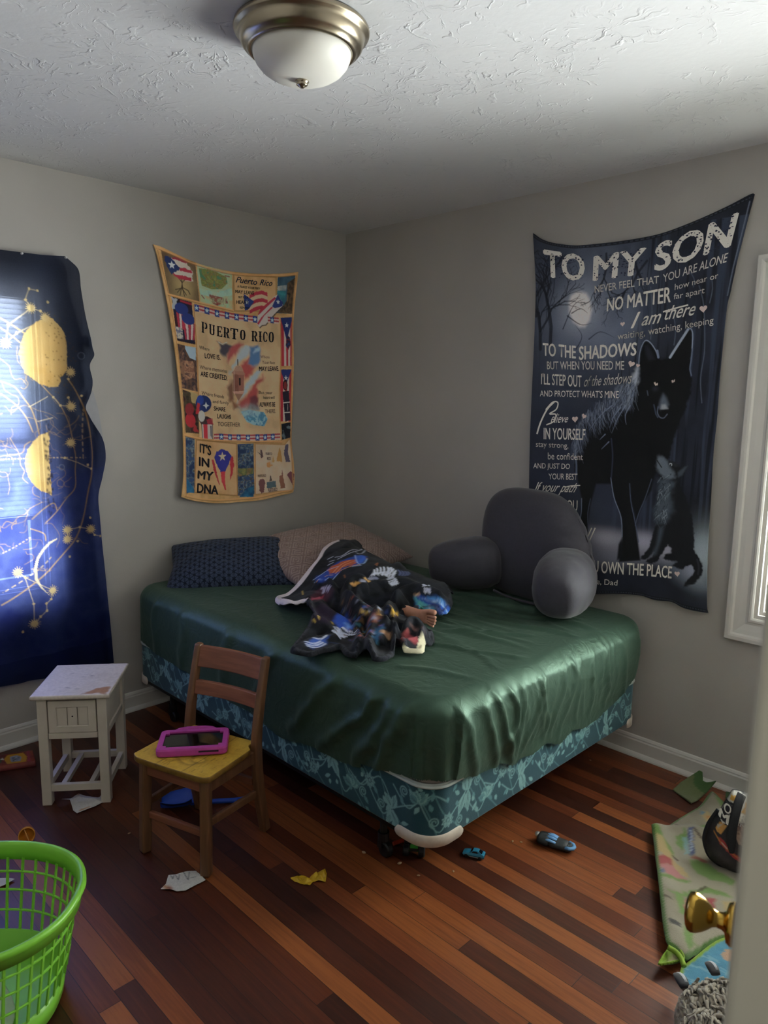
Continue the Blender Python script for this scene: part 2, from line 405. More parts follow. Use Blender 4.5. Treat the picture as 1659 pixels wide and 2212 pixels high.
# ================================================================ ROOM
def wall_material(name, col, patch=None):
    m, nt, b = nodes_of(name); L = nt.links.new
    tc = N(nt, 'ShaderNodeTexCoord'); n1 = N(nt, 'ShaderNodeTexNoise'); n1.inputs['Scale'].default_value = 1.7; n1.inputs['Detail'].default_value = 4
    L(tc.outputs['Object'], n1.inputs['Vector'])
    c = s2l(col); rp = N(nt, 'ShaderNodeValToRGB'); L(n1.outputs[0], rp.inputs[0])
    rp.color_ramp.elements[0].position = .35; rp.color_ramp.elements[1].position = .68
    rp.color_ramp.elements[0].color = (*[x * .95 for x in c], 1); rp.color_ramp.elements[1].color = (*[x * 1.05 for x in c], 1)
    out = rp.outputs[0]
    if patch:   # a touched-up area of fresher, paler paint with a ragged edge
        py, pz, ry, rz = patch
        sp = N(nt, 'ShaderNodeSeparateXYZ'); L(tc.outputs['Object'], sp.inputs[0])
        n2 = N(nt, 'ShaderNodeTexNoise'); n2.inputs['Scale'].default_value = 9; n2.inputs['Detail'].default_value = 5; L(tc.outputs['Object'], n2.inputs['Vector'])
        def mth(op, a, bb=None):
            n = N(nt, 'ShaderNodeMath', operation=op)
            for i, x in enumerate((a, bb)):
                if x is None: continue
                if isinstance(x, (int, float)): n.inputs[i].default_value = x
                else: L(x, n.inputs[i])
            return n.outputs[0]
        dy = mth('DIVIDE', mth('SUBTRACT', sp.outputs[1], py), ry); dz = mth('DIVIDE', mth('SUBTRACT', sp.outputs[2], pz), rz)
        d = mth('SQRT', mth('ADD', mth('MULTIPLY', dy, dy), mth('MULTIPLY', dz, dz)))
        d = mth('ADD', d, mth('MULTIPLY', n2.outputs[0], .9))
        mr = N(nt, 'ShaderNodeMapRange'); mr.inputs['From Min'].default_value = 1.6; mr.inputs['From Max'].default_value = 1.05; L(d, mr.inputs[0])
        mx = N(nt, 'ShaderNodeMix', data_type='RGBA'); L(mr.outputs[0], mx.inputs['Factor']); L(out, mx.inputs['A'])
        mx.inputs['B'].default_value = (*[min(x * 1.05, 1) for x in c], 1); out = mx.outputs['Result']
    L(out, b.inputs['Base Color']); b.inputs['Roughness'].default_value = .62; b.inputs['Specular IOR Level'].default_value = .3
    n3 = N(nt, 'ShaderNodeTexNoise'); n3.inputs['Scale'].default_value = 140; n3.inputs['Detail'].default_value = 3; L(tc.outputs['Object'], n3.inputs['Vector'])
    bp = N(nt, 'ShaderNodeBump'); bp.inputs['Strength'].default_value = .12; bp.inputs['Distance'].default_value = .004; L(n3.outputs[0], bp.inputs['Height']); L(bp.outputs[0], b.inputs['Normal'])
    return m

def ceiling_material():
    m, nt, b = nodes_of('ceiling_plaster'); L = nt.links.new
    tc = N(nt, 'ShaderNodeTexCoord')
    def mth(op, a, bb=None, c=None):
        n = N(nt, 'ShaderNodeMath', operation=op)
        for i, x in enumerate((a, bb, c)):
            if x is None: continue
            if isinstance(x, (int, float)): n.inputs[i].default_value = x
            else: L(x, n.inputs[i])
        return n.outputs[0]
    def layer(scale, off, freq, w):
        mp = N(nt, 'ShaderNodeMapping'); mp.inputs['Scale'].default_value = (scale, scale, 0); mp.inputs['Location'].default_value = (off, off * 1.7, 0); L(tc.outputs['Object'], mp.inputs[0])
        wn = N(nt, 'ShaderNodeTexNoise'); wn.inputs['Scale'].default_value = 2.6; wn.inputs['Detail'].default_value = 3; L(mp.outputs[0], wn.inputs['Vector'])
        ws = N(nt, 'ShaderNodeVectorMath', operation='MULTIPLY_ADD'); L(wn.outputs['Color'], ws.inputs[0]); ws.inputs[1].default_value = (.55, .55, 0); L(mp.outputs[0], ws.inputs[2])
        vo = N(nt, 'ShaderNodeTexVoronoi', voronoi_dimensions='2D'); vo.inputs['Scale'].default_value = 1.0; vo.inputs['Randomness'].default_value = .9; L(ws.outputs[0], vo.inputs['Vector'])
        df = N(nt, 'ShaderNodeVectorMath', operation='SUBTRACT'); L(ws.outputs[0], df.inputs[0]); L(vo.outputs['Position'], df.inputs[1])
        sp = N(nt, 'ShaderNodeSeparateXYZ'); L(df.outputs[0], sp.inputs[0])
        an = mth('ARCTAN2', sp.outputs[1], sp.outputs[0]); r = vo.outputs['Distance']
        sc = N(nt, 'ShaderNodeSeparateColor'); L(vo.outputs['Color'], sc.inputs[0])
        cb = N(nt, 'ShaderNodeCombineXYZ'); L(mth('MULTIPLY', an, freq), cb.inputs[0]); L(mth('MULTIPLY', r, 4.2), cb.inputs[1]); L(mth('MULTIPLY', sc.outputs[0], 37), cb.inputs[2])
        nz = N(nt, 'ShaderNodeTexNoise'); nz.inputs['Scale'].default_value = 1.0; nz.inputs['Detail'].default_value = 2.5; nz.inputs['Roughness'].default_value = .6; L(cb.outputs[0], nz.inputs['Vector'])
        h = N(nt, 'ShaderNodeMapRange', interpolation_type='SMOOTHSTEP'); h.inputs['From Min'].default_value = .56; h.inputs['From Max'].default_value = .68; L(nz.outputs[0], h.inputs[0])
        fo = N(nt, 'ShaderNodeMapRange', interpolation_type='SMOOTHSTEP'); fo.inputs['From Min'].default_value = .62; fo.inputs['From Max'].default_value = .28; L(r, fo.inputs[0])
        return mth('MULTIPLY', mth('MULTIPLY', h.outputs[0], fo.outputs[0]), w)
    h = mth('ADD', layer(3.1, .3, 5.2, 1.0), layer(3.9, 5.1, 4.6, .8))
    fn = N(nt, 'ShaderNodeTexNoise'); fn.inputs['Scale'].default_value = 45; fn.inputs['Detail'].default_value = 4; L(tc.outputs['Object'], fn.inputs['Vector'])
    h = mth('ADD', h, mth('MULTIPLY', fn.outputs[0], .25))
    # the stamped texture stops short of the walls
    bp = N(nt, 'ShaderNodeBump'); bp.inputs['Strength'].default_value = .6; bp.inputs['Distance'].default_value = .004; L(h, bp.inputs['Height']); L(bp.outputs[0], b.inputs['Normal'])
    n1 = N(nt, 'ShaderNodeTexNoise'); n1.inputs['Scale'].default_value = 1.3; L(tc.outputs['Object'], n1.inputs['Vector'])
    rp = N(nt, 'ShaderNodeValToRGB'); L(n1.outputs[0], rp.inputs[0]); a, c = s2l('#d2d2d4'), s2l('#dcdcdc')
    rp.color_ramp.elements[0].color = (*a, 1); rp.color_ramp.elements[1].color = (*c, 1); L(rp.outputs[0], b.inputs['Base Color'])
    b.inputs['Roughness'].default_value = .8; b.inputs['Specular IOR Level'].default_value = .25
    return m

def floor_material():
    m, nt, b = nodes_of('oak_strip_floor'); L = nt.links.new
    tc = N(nt, 'ShaderNodeTexCoord'); sp = N(nt, 'ShaderNodeSeparateXYZ'); L(tc.outputs['Object'], sp.inputs[0])
    def mth(op, a, bb=None):
        n = N(nt, 'ShaderNodeMath', operation=op)
        for i, x in enumerate((a, bb)):
            if x is None: continue
            if isinstance(x, (int, float)): n.inputs[i].default_value = x
            else: L(x, n.inputs[i])
        return n.outputs[0]
    RH = .058
    row = mth('FLOOR', mth('DIVIDE', sp.outputs[1], RH)); wn = N(nt, 'ShaderNodeTexWhiteNoise', noise_dimensions='1D'); L(row, wn.inputs['W'])
    xs = mth('ADD', sp.outputs[0], mth('MULTIPLY', wn.outputs['Value'], 7.3))
    cb = N(nt, 'ShaderNodeCombineXYZ'); L(xs, cb.inputs[0]); L(sp.outputs[1], cb.inputs[1])
    br = N(nt, 'ShaderNodeTexBrick'); br.offset = 0.0; br.squash = 1.0
    br.inputs['Color1'].default_value = (0, 0, 0, 1); br.inputs['Color2'].default_value = (1, 1, 1, 1); br.inputs['Mortar'].default_value = (0, 0, 0, 1)
    br.inputs['Scale'].default_value = 1; br.inputs['Mortar Size'].default_value = .0009; br.inputs['Mortar Smooth'].default_value = .3; br.inputs['Bias'].default_value = 0
    br.inputs['Brick Width'].default_value = 1.35; br.inputs['Row Height'].default_value = RH; L(cb.outputs[0], br.inputs['Vector'])
    gr = N(nt, 'ShaderNodeTexNoise'); gr.inputs['Scale'].default_value = 1; gr.inputs['Detail'].default_value = 6; gr.inputs['Roughness'].default_value = .65
    gv = N(nt, 'ShaderNodeCombineXYZ'); L(mth('MULTIPLY', xs, 5), gv.inputs[0]); L(mth('MULTIPLY', sp.outputs[1], 110), gv.inputs[1]); L(mth('MULTIPLY', br.outputs['Color'], 19), gv.inputs[2]); L(gv.outputs[0], gr.inputs['Vector'])
    bw = N(nt, 'ShaderNodeRGBToBW'); L(br.outputs['Color'], bw.inputs[0])
    t = mth('ADD', bw.outputs[0], mth('MULTIPLY', mth('SUBTRACT', gr.outputs[0], .5), .8))
    rp = N(nt, 'ShaderNodeValToRGB'); L(t, rp.inputs[0]); cr = rp.color_ramp
    stops = [(0.0, '#331810'), (.3, '#472215'), (.55, '#5a2c18'), (.8, '#703b20'), (1.0, '#874d28')]
    cr.elements[0].position = 0; cr.elements[0].color = (*s2l(stops[0][1]), 1); cr.elements[1].position = 1; cr.elements[1].color = (*s2l(stops[-1][1]), 1)
    for p_, c_ in stops[1:-1]:
        e = cr.elements.new(p_); e.color = (*s2l(c_), 1)
    mx = N(nt, 'ShaderNodeMix', data_type='RGBA'); L(br.outputs['Fac'], mx.inputs['Factor']); L(rp.outputs[0], mx.inputs['A']); mx.inputs['B'].default_value = (.008, .004, .003, 1)
    # worn scuffs
    sn = N(nt, 'ShaderNodeTexNoise'); sn.inputs['Scale'].default_value = 4.0; sn.inputs['Detail'].default_value = 6; L(tc.outputs['Object'], sn.inputs['Vector'])
    rr = N(nt, 'ShaderNodeMapRange'); rr.inputs['To Min'].default_value = .26; rr.inputs['To Max'].default_value = .5; L(sn.outputs[0], rr.inputs[0])
    L(mx.outputs['Result'], b.inputs['Base Color']); L(rr.outputs[0], b.inputs['Roughness']); b.inputs['Specular IOR Level'].default_value = .4
    hh = mth('SUBTRACT', mth('MULTIPLY', gr.outputs[0], .15), br.outputs['Fac'])
    bp = N(nt, 'ShaderNodeBump'); bp.inputs['Strength'].default_value = .25; bp.inputs['Distance'].default_value = .002; L(hh, bp.inputs['Height']); L(bp.outputs[0], b.inputs['Normal'])
    return m

M_wall = wall_material('greige_wall_paint', '#b5b1ab')
M_wall_l = wall_material('greige_wall_paint_patched', '#b5b1ab', (-1.36, 1.36, .10, .22))
M_wall_d = wall_material('darkened_greige_wall_paint', '#aaa6a0')  # same paint, darkened on the unseen walls so they bounce less fill light
M_trim = mat('white_gloss_trim', '#d3d0ca', rough=.35, var=.03, scale=6)
M_glass, _nt, _b = nodes_of('window_glass')
_t = N(_nt, 'ShaderNodeBsdfTransparent'); _g = N(_nt, 'ShaderNodeBsdfGlossy'); _g.inputs['Roughness'].default_value = .02
_fr = N(_nt, 'ShaderNodeFresnel'); _mx = N(_nt, 'ShaderNodeMixShader')
_nt.links.new(_fr.outputs[0], _mx.inputs[0]); _nt.links.new(_t.outputs[0], _mx.inputs[1]); _nt.links.new(_g.outputs[0], _mx.inputs[2])
_nt.links.new(_mx.outputs[0], _nt.nodes['Material Output'].inputs[0])

H = 2.44; XE = 3.20; YS = -3.45
W1 = (-2.49, -1.715, .665, 1.96)      # left window opening  y0 y1 z0 z1
W2 = (2.345, 3.03, .715, 1.958)      # right window opening x0 x1 z0 z1
def struct(o): o['kind'] = 'structure'; return o

g = G(); g.bb(-.12, XE + 1.6, YS - .12, .12, -.08, 0); struct(g.build('floor', floor_material()))
g = G(); g.bb(-.12, XE + 1.6, YS - .12, .12, H, H + .06); struct(g.build('ceiling', ceiling_material()))
g = G()
g.bb(-.12, 0, YS, W1[0], 0, H); g.bb(-.12, 0, W1[1], 0, 0, H); g.bb(-.12, 0, W1[0], W1[1], 0, W1[2]); g.bb(-.12, 0, W1[0], W1[1], W1[3], H)
struct(g.build('wall_left', M_wall_l))
g = G()
g.bb(-.12, W2[0], 0, .12, 0, H); g.bb(W2[1], XE + .12, 0, .12, 0, H); g.bb(W2[0], W2[1], 0, .12, 0, W2[2]); g.bb(W2[0], W2[1], 0, .12, W2[3], H)
struct(g.build('wall_right', M_wall))
g = G()   # wall with the doorway the photographer stands in
g.bb(XE, XE + .12, -2.6, 0, 0, H); g.bb(XE, XE + .12, -3.37, -2.6, 2.05, H); g.bb(XE, XE + .12, YS, -3.37, 0, H)
struct(g.build('wall_doorway', M_wall_d))
g = G(); g.bb(-.12, XE + 1.6, YS - .12, YS, 0, H); struct(g.build('wall_rear', M_wall_d))

BP = [(0, 0), (.030, 0), (.029, .006), (.025, .012), (.019, .0165), (.012, .018), (.012, .068), (.0095, .074), (.0095, .079), (.005, .087), (0, .090)]
g = G(); g.prism(BP, YS, 0, lambda p, t: (p[0], t, p[1])); struct(g.build('baseboard_left', M_trim))
g = G(); g.prism(BP, 0.0, XE, lambda p, t: (t, -p[0], p[1])); struct(g.build('baseboard_right', M_trim))
g = G(); g.prism(BP, YS, 0 - 3.37 - 0.06, lambda p, t: (XE - p[0], t, p[1])); g.prism(BP, -2.53, 0, lambda p, t: (XE - p[0], t, p[1])); struct(g.build('baseboard_doorway', M_trim))

CP = [(0, 0), (0, .011), (.006, .015), (.013, .015), (.017, .011), (.026, .010), (.050, .015), (.066, .017), (.072, .024), (.080, .026), (.092, .026), (.095, .023), (.095, 0)]
def frame_trim(g, rect, prof, f, mi=0):
    a0, a1, z0, z1 = rect; n = len(prof); vs = []
    for (ca, cz, sa, sz) in ((a0, z0, -1, -1), (a1, z0, 1, -1), (a1, z1, 1, 1), (a0, z1, -1, 1)):
        vs += [f(ca + sa * d, cz + sz * d, h) for d, h in prof]
    fs = []
    for k in range(4):
        j = (k + 1) % 4
        for i in range(n - 1): fs.append((k * n + i, k * n + i + 1, j * n + i + 1, j * n + i))
    g.add(vs, fs, mi)
def window(name, rect, f, fl):
    """f(a, z, h): h towards the room.  casing, jambs, sash bars, pane"""
    root = struct(bpy.data.objects.new(name, None)); COL.objects.link(root)
    g = G(); frame_trim(g, rect, CP, f); g.build('window_casing', M_trim, root)
    g = G(); frame_trim(g, rect, [(0, 0), (-.014, 0), (-.014, -.12), (0, -.12)], f)
    a0, a1, z0, z1 = rect
    frame_trim(g, (a0 + .014, a1 - .014, z0 + .014, z1 - .014), [(0, -.075), (-.045, -.075), (-.045, -.11), (0, -.11)], f)
    frame_trim(g, (a0 + .014, a1 - .014, z0 + .014, z1 - .014), [(0, -.02), (-.012, -.02), (-.012, -.034), (0, -.034)], f)
    zm = (z0 + z1) / 2
    p = [f(a0 + .05, zm - .02, -.07), f(a1 - .05, zm - .02, -.07), f(a1 - .05, zm + .02, -.07), f(a0 + .05, zm + .02, -.07)]
    q = [f(a0 + .05, zm - .02, -.105), f(a1 - .05, zm - .02, -.105), f(a1 - .05, zm + .02, -.105), f(a0 + .05, zm + .02, -.105)]
    g.add(p + q, [(0, 1, 2, 3), (7, 6, 5, 4), (0, 4, 5, 1), (3, 2, 6, 7)])
    g.build('window_frame', M_trim, root)
    g = G(); g.add([f(a0, z0, -.092), f(a1, z0, -.092), f(a1, z1, -.092), f(a0, z1, -.092)], [(0, 1, 2, 3)]); g.build('window_pane', M_glass, root)
    return root
fL = lambda a, z, h: (h, a, z)
fR = lambda a, z, h: (a, -h, z)
window('window_1', W1, fL, True); window('window_2', W2, fR, False)

# blinds
M_slat, _nt, _b = nodes_of('blind_slat_vinyl')
_tr = N(_nt, 'ShaderNodeBsdfTranslucent'); _tr.inputs[0].default_value = (.92, .93, .9, 1); _mx = N(_nt, 'ShaderNodeMixShader'); _mx.inputs[0].default_value = .6
_nz = N(_nt, 'ShaderNodeTexNoise'); _nz.inputs['Scale'].default_value = 20; _rp = N(_nt, 'ShaderNodeValToRGB'); _rp.color_ramp.elements[0].color = (.78, .78, .74, 1); _rp.color_ramp.elements[1].color = (.84, .84, .80, 1)
_nt.links.new(_nz.outputs[0], _rp.inputs[0]); _nt.links.new(_rp.outputs[0], _b.inputs['Base Color'])
_nt.links.new(_b.outputs[0], _mx.inputs[1]); _nt.links.new(_tr.outputs[0], _mx.inputs[2]); _nt.links.new(_mx.outputs[0], _nt.nodes['Material Output'].inputs[0])
def blind(label, rect, f, drop, tilt):
    a0, a1, z0, z1 = rect; a0 += .022; a1 -= .022; zt = z1 - .02
    root = thing('window_blind', label, 'blind')
    g = G(); 
    def bx(aa, ab, za, zb, ha, hb):
        v = [f(a, z, h) for z in (za, zb) for a, h in ((aa, ha), (ab, ha), (ab, hb), (aa, hb))]
        g.add(v, [(0, 3, 2, 1), (4, 5, 6, 7), (0, 1, 5, 4), (1, 2, 6, 5), (2, 3, 7, 6), (3, 0, 4, 7)])
    bx(a0, a1, zt - .028, zt, -.066, -.036); g.build('head_rail', M_trim, root)
    g = G(); z = zt - .045; c, s_ = math.cos(tilt) * .0125, math.sin(tilt) * .0125
    while z > drop + .02:
        v = []
        for h, dz in ((-c, -s_), (0, .0016), (c, s_)):
            v += [f(a0, z + dz, -.051 + h), f(a1, z + dz, -.051 + h)]
        g.add(v, [(0, 1, 3, 2), (2, 3, 5, 4)]); z -= .0205
    g.build('slats', M_slat, root)
    g = G(); bx(a0, a1, drop, drop + .016, -.064, -.038); g.build('bottom_rail', M_trim, root)
    return root
blind('white mini blind hanging in the bare window right of the wolf blanket', W2, fR, .83, math.radians(18))
blind('white mini blind glowing dimly through the navy celestial curtain', W1, fL, .98, math.radians(-58))

# door: swung almost flat against the doorway wall, brass knob towards the room
M_door = mat('greige_door_paint', '#b4b2a4', rough=.45, var=.03, scale=4)
M_brass = mat('polished_brass', '#c9a24b', rough=.16, metal=1.0, var=.06, scale=14)
dd = Vector((-.284, .959, 0)); dn = Vector((-.959, -.284, 0)); h0 = Vector((3.157, -2.607, 0))
g = G(); g.beam(h0 - dn * .0175 + Vector((0, 0, 1.02)), h0 + dd * .76 - dn * .0175 + Vector((0, 0, 1.02)), .035, 2.02)
door = struct(g.build('door_1', M_door, bevel=.003)); 
kp = h0 + dd * .685 + Vector((0, 0, .842))
R = Vector((0, 0, 1)).rotation_difference(dn).to_matrix()
g = G(); g.lathe([(0.0, 0.0), (0.0273, 0.0), (0.0282, 0.0027), (0.0246, 0.0081), (0.0132, 0.0108), (0.011, 0.0144), (0.0101, 0.0216), (0.0119, 0.0261), (0.0154, 0.0297), (0.0211, 0.0369), (0.0251, 0.045), (0.026, 0.0513), (0.0242, 0.0558), (0.0185, 0.059), (0.0097, 0.0608), (0.0, 0.0612)], 40, kp, rot=R)
k = g.build('door_knob', M_brass, door, smooth=True); k['label'] = 'polished brass door knob'
# door casing on the doorway wall
g = G(); g.bb(XE - .018, XE, -2.6, -2.53, 0, 2.12); g.bb(XE - .018, XE, -3.44, -3.37, 0, 2.12); g.bb(XE - .018, XE, -3.44, -2.53, 2.05, 2.12); struct(g.build('trim_1', M_trim))

# ---------------------------------------------------------------- ceiling lamp
M_nickel = mat('brushed_nickel', '#a79c88', rough=.27, metal=1.0, var=.05, scale=8)
M_opal = mat('frosted_opal_glass', '#dedbd2', rough=.48, var=.02, scale=5, spec=.5)
lamp = thing('ceiling_light', 'round flush ceiling light with nickel ring and white glass bowl', 'ceiling light', (1.675, -1.65, H))
g = G(); g.lathe([(.0, -.001), (.160, -.001), (.169, -.004), (.171, -.010), (.168, -.016), (.160, -.019), (.157, -.027), (.153, -.041), (.146, -.049), (.140, -.051), (.137, -.057), (.131, -.061), (.126, -.060), (.122, -.054), (0, -.054)], 96)
g.build('ring', M_nickel, lamp, smooth=True)
g = G(); g.lathe([(.1245, -.054), (.1245, -.058), (.122, -.070), (.116, -.083), (.104, -.097), (.088, -.108), (.068, -.1165), (.046, -.1215), (.022, -.1240), (0, -.1245)], 96)
g.build('glass_bowl', M_opal, lamp, smooth=True)
g = G(); g.lathe([(0, -.120), (.0165, -.1225), (.018, -.126), (.0145, -.1285), (.0135, -.131), (.0148, -.133), (.011, -.1355), (.007, -.1375), (.006, -.1395), (0, -.141)], 32)
g.build('finial', M_nickel, lamp, smooth=True)

# ================================================================ FURNITURE
# ---------------------------------------------------------------- school chair
M_oak = mat('worn_varnished_oak', '#5f402b', rough=.42, scale=1.0, stretch=(60, 60, 5), col2='#7a553a', bump=.08, bscale=60)
M_oakh = mat('worn_varnished_oak_rail', '#744534', rough=.4, scale=1.0, stretch=(5, 60, 60), col2='#935c46', bump=.08, bscale=60)
M_edge = mat('worn_seat_edge', '#6d5220', rough=.5, scale=40, col2='#8c6a2c')
chair = thing('school_chair', 'small brown wooden school chair with a yellow painted seat', 'chair', (1.1819, -1.7124, 0), .3138)
w, d, hs, HT = .3203, .2753, .346, .6377
M_seat = print_mat('yellow_painted_wood', 1.0, rough=.5, sheen=0, bump=.06, bscale=120, spec=.4)
cv = Canvas(-.18, .18, -.16, .16, .001, '#c79f36')
cv.mottle([(-.18, -.16), (.18, -.16), (.18, .16), (-.18, .16)], ['#b88f2b', '#c9a23a', '#cfa944'], 18, 4, .8)
_rs = np.random.RandomState(5)
for _ in range(150):   # scratches through the paint
    x, y = _rs.uniform(-.15, .15), _rs.uniform(-.13, .13); L_ = _rs.uniform(.005, .03)
    if _rs.rand() < np.exp(-((x - .06) ** 2 / .006 + (y + .02) ** 2 / .006)) + .25: cv.line([(x, y), (x + _rs.uniform(-.004, .004), y + L_)], _rs.uniform(.001, .003), '#5f4a1c', _rs.uniform(.3, .8))
for cx, cy, rx, ry, an in ((-.045, -.075, .03, .019, .2), (.02, -.068, .034, .018, -.3), (-.01, -.045, .028, .02, .9), (.05, -.05, .02, .015, .3)):   # painted flower petals
    cv.ellipse((cx, cy), rx + .008, ry + .008, '#7c6424', .75, an, .014); cv.ellipse((cx, cy), rx, ry, '#d3ae4c', 1, an, .004)
cv.blob((-.09, -.03), .035, .05, '#7a6121', .5, 0, 2, .6, 3)
for xx in (-.052, .056): cv.line([(xx, -.16), (xx + .002, .16)], .0022, '#4b3a18', .9)
nu, nv = 150, 130
uu, vv = np.meshgrid(np.linspace(-w / 2, w / 2, nu), np.linspace(-d / 2, d / 2, nv))
def seat_xy(u, v):   # rounded front corners, back narrowed between the posts
    b = np.clip((v - .075) / .03, 0, 1); uu_ = u * (1 - .16 * b * b * (3 - 2 * b))
    fr = np.clip((np.abs(u) - (w / 2 - .03)) / .03, 0, 1); vf = np.where(v < 0, v * (1 - .06 * fr ** 2 * 1.6), v)
    return uu_, vf
sx, sy = seat_xy(uu, vv)
dip = -.006 * np.exp(-((sx / .11) ** 2 + ((sy + .0) / .09) ** 2)) + .003 * (np.abs(sx) / .16) ** 4
top = np.stack([sx, sy, hs + dip], -1).reshape(-1, 3)
ring = list(range(nu)) + [i * nu + nu - 1 for i in range(1, nv)] + [(nv - 1) * nu + i for i in range(nu - 2, -1, -1)] + [i * nu for i in range(nv - 2, 0, -1)]
V = [top]; F = [grid_faces(nv, nu)]; n0 = len(top); rv = top[ring]; c0 = rv * np.array([.985, .985, 1]) + np.array([0, 0, -.006]); c1 = rv * np.array([.985, .985, 1]) + np.array([0, 0, -.022])
o1 = rv * np.array([1.008, 1.008, 1]) + np.array([0, 0, -.003]); o2 = rv * np.array([1.006, 1.006, 1]) + np.array([0, 0, -.018])
V += [o1, o2, c1]; nr = len(ring); ii = np.arange(nr); jj = (ii + 1) % nr
F.append(np.stack([ii * 0 + np.array(ring)[ii], n0 + ii, n0 + jj, np.array(ring)[jj]], 1)); F.append(np.stack([n0 + ii, n0 + nr + ii, n0 + nr + jj, n0 + jj], 1)); F.append(np.stack([n0 + nr + ii, n0 + 2 * nr + ii, n0 + 2 * nr + jj, n0 + nr + jj], 1))
mi = np.concatenate([np.zeros(len(F[0])), np.ones(3 * nr)])
o = np_mesh('seat', np.concatenate(V), np.concatenate(F), [M_seat, M_edge], chair, np.concatenate([cv.sample(top[:, 0], top[:, 1])] + [np.tile(s2l('#7c5f26'), (3 * nr, 1))]), True, mi)
o['label'] = 'seat painted yellow with scuffed flower petals'
g = G(); g.add([tuple(x) for x in (rv * np.array([.985, .985, 1]) + np.array([0, 0, -.0221]))[::6]], [tuple(range(len(rv[::6])))[::-1]]); g.build('seat_underside', M_oak, chair)
for sx_ in (-1, 1):
    g = G(); g.beam((sx_ * (w / 2 - .028), -d / 2 + .018, 0), (sx_ * (w / 2 - .032), -d / 2 + .030, hs - .022), .034, .034); g.build('leg', M_oak, chair, bevel=.008, seg=3)
    g = G(); x_ = sx_ * (w / 2 - .012)
    P_ = [(d / 2 + .036, 0), (d / 2 + .006, .15), (d / 2 - .008, hs), (d / 2 + .018, .5), (d / 2 + .052, HT)]
    for (a, za), (b, zb) in zip(P_[:-1], P_[1:]): pass
    Q = smooth_poly(P_, 5, False)
    n = len(Q); vs = []; 
    for y_, z_ in Q:
        hw = .0135; dp = .019 if z_ < hs + .02 else .019 - .006 * (z_ - hs) / (HT - hs)
        vs += [(x_ - hw, y_ - dp, z_), (x_ + hw, y_ - dp, z_), (x_ + hw, y_ + dp, z_), (x_ - hw, y_ + dp, z_)]
    fs = [(3, 2, 1, 0), tuple(4 * (n - 1) + k for k in range(4))]
    for i in range(n - 1):
        for k in range(4): fs.append((4 * i + k, 4 * i + (k + 1) % 4, 4 * i + 4 + (k + 1) % 4, 4 * i + 4 + k))
    g.add(vs, fs); g.build('leg', M_oak, chair, bevel=.007, seg=3)
    g = G(); g.beam((sx_ * (w / 2 - .03), -d / 2 + .03, .172), (sx_ * (w / 2 - .016), d / 2 + .004, .160), .016, .026); g.build('stretcher', M_oak, chair, bevel=.004)
    g = G(); g.beam((sx_ * (w / 2 - .03), -d / 2 + .03, hs - .045), (sx_ * (w / 2 - .018), d / 2 - .01, hs - .045), .018, .045); g.build('side_apron', M_oak, chair, bevel=.003)
g = G(); g.beam((-w / 2 + .03, -d / 2 + .03, .135), (w / 2 - .03, -d / 2 + .03, .135), .016, .026); g.build('stretcher', M_oakh, chair, bevel=.004)
g = G(); g.beam((-w / 2 + .03, d / 2 - .005, .20), (w / 2 - .03, d / 2 - .005, .20), .016, .026); g.build('stretcher', M_oakh, chair, bevel=.004)
g = G(); g.beam((-w / 2 + .03, -d / 2 + .03, hs - .045), (w / 2 - .03, -d / 2 + .03, hs - .045), .018, .045); g.build('front_apron', M_oakh, chair, bevel=.003)
def back_rail(nm, z0, z1):
    g = G(); n = 12; vs = []
    for i in range(n + 1):
        t = i / n * 2 - 1; x = t * (w / 2 - .022); bow = .014 * (1 - t * t)
        for z, off in ((z0, 0), (z1, 0)):
            yb = np.interp(z, [hs, .5, HT], [d / 2 - .008, d / 2 + .018, d / 2 + .052]) + bow
            vs += [(x, yb - .008, z), (x, yb + .008, z)]
    fs = [(0, 1, 3, 2), (4 * n, 4 * n + 2, 4 * n + 3, 4 * n + 1)]
    for i in range(n):
        a, b = 4 * i, 4 * i + 4
        fs += [(a, a + 2, b + 2, b), (a + 1, b + 1, b + 3, a + 3), (a, b, b + 1, a + 1), (a + 2, a + 3, b + 3, b + 2)]
    g.add(vs, fs); g.build(nm, M_oakh, chair, bevel=.004)
back_rail('top_rail', .558, .632); back_rail('back_rail', .462, .512)

# ---------------------------------------------------------------- tablet in a pink foam case
M_pink = mat('magenta_foam', '#b23f93', rough=.7, var=.08, scale=60, bump=.15, bscale=400)
M_scr = mat('black_glass_screen', '#0b0c0d', rough=.08, var=.3, scale=9, spec=.6)
M_slot = mat('dark_speaker_slot', '#2a0f24', rough=.8)
tab = thing('tablet', 'tablet with black screen in a chunky magenta foam case lying on the yellow seat', 'tablet', (1.152, -1.708, .3475), math.radians(54))
tw, td, th_ = .232, .150, .026
g = G()
def rrect(wx, wy, r, n=6):
    o = []
    for cx, cy, a0 in ((wx / 2 - r, wy / 2 - r, 0), (-wx / 2 + r, wy / 2 - r, PI / 2), (-wx / 2 + r, -wy / 2 + r, PI), (wx / 2 - r, -wy / 2 + r, 1.5 * PI)):
        for k in range(n + 1): a = a0 + PI / 2 * k / n; o.append((cx + r * math.cos(a), cy + r * math.sin(a)))
    return o
oA = rrect(tw, td, .018); oI = rrect(tw - .038, td - .038, .007); nO = len(oA)
L0 = [(x * .985, y * .98, .001) for x, y in oA]; L1 = [(x, y, .006) for x, y in oA]; L2 = [(x, y, th_ - .006) for x, y in oA]; L3 = [(x * .975, y * .965, th_) for x, y in oA]; L4 = [(x, y, th_) for x, y in oI]; L5 = [(x, y, th_ - .006) for x, y in oI]
vs = L0 + L1 + L2 + L3 + L4 + L5
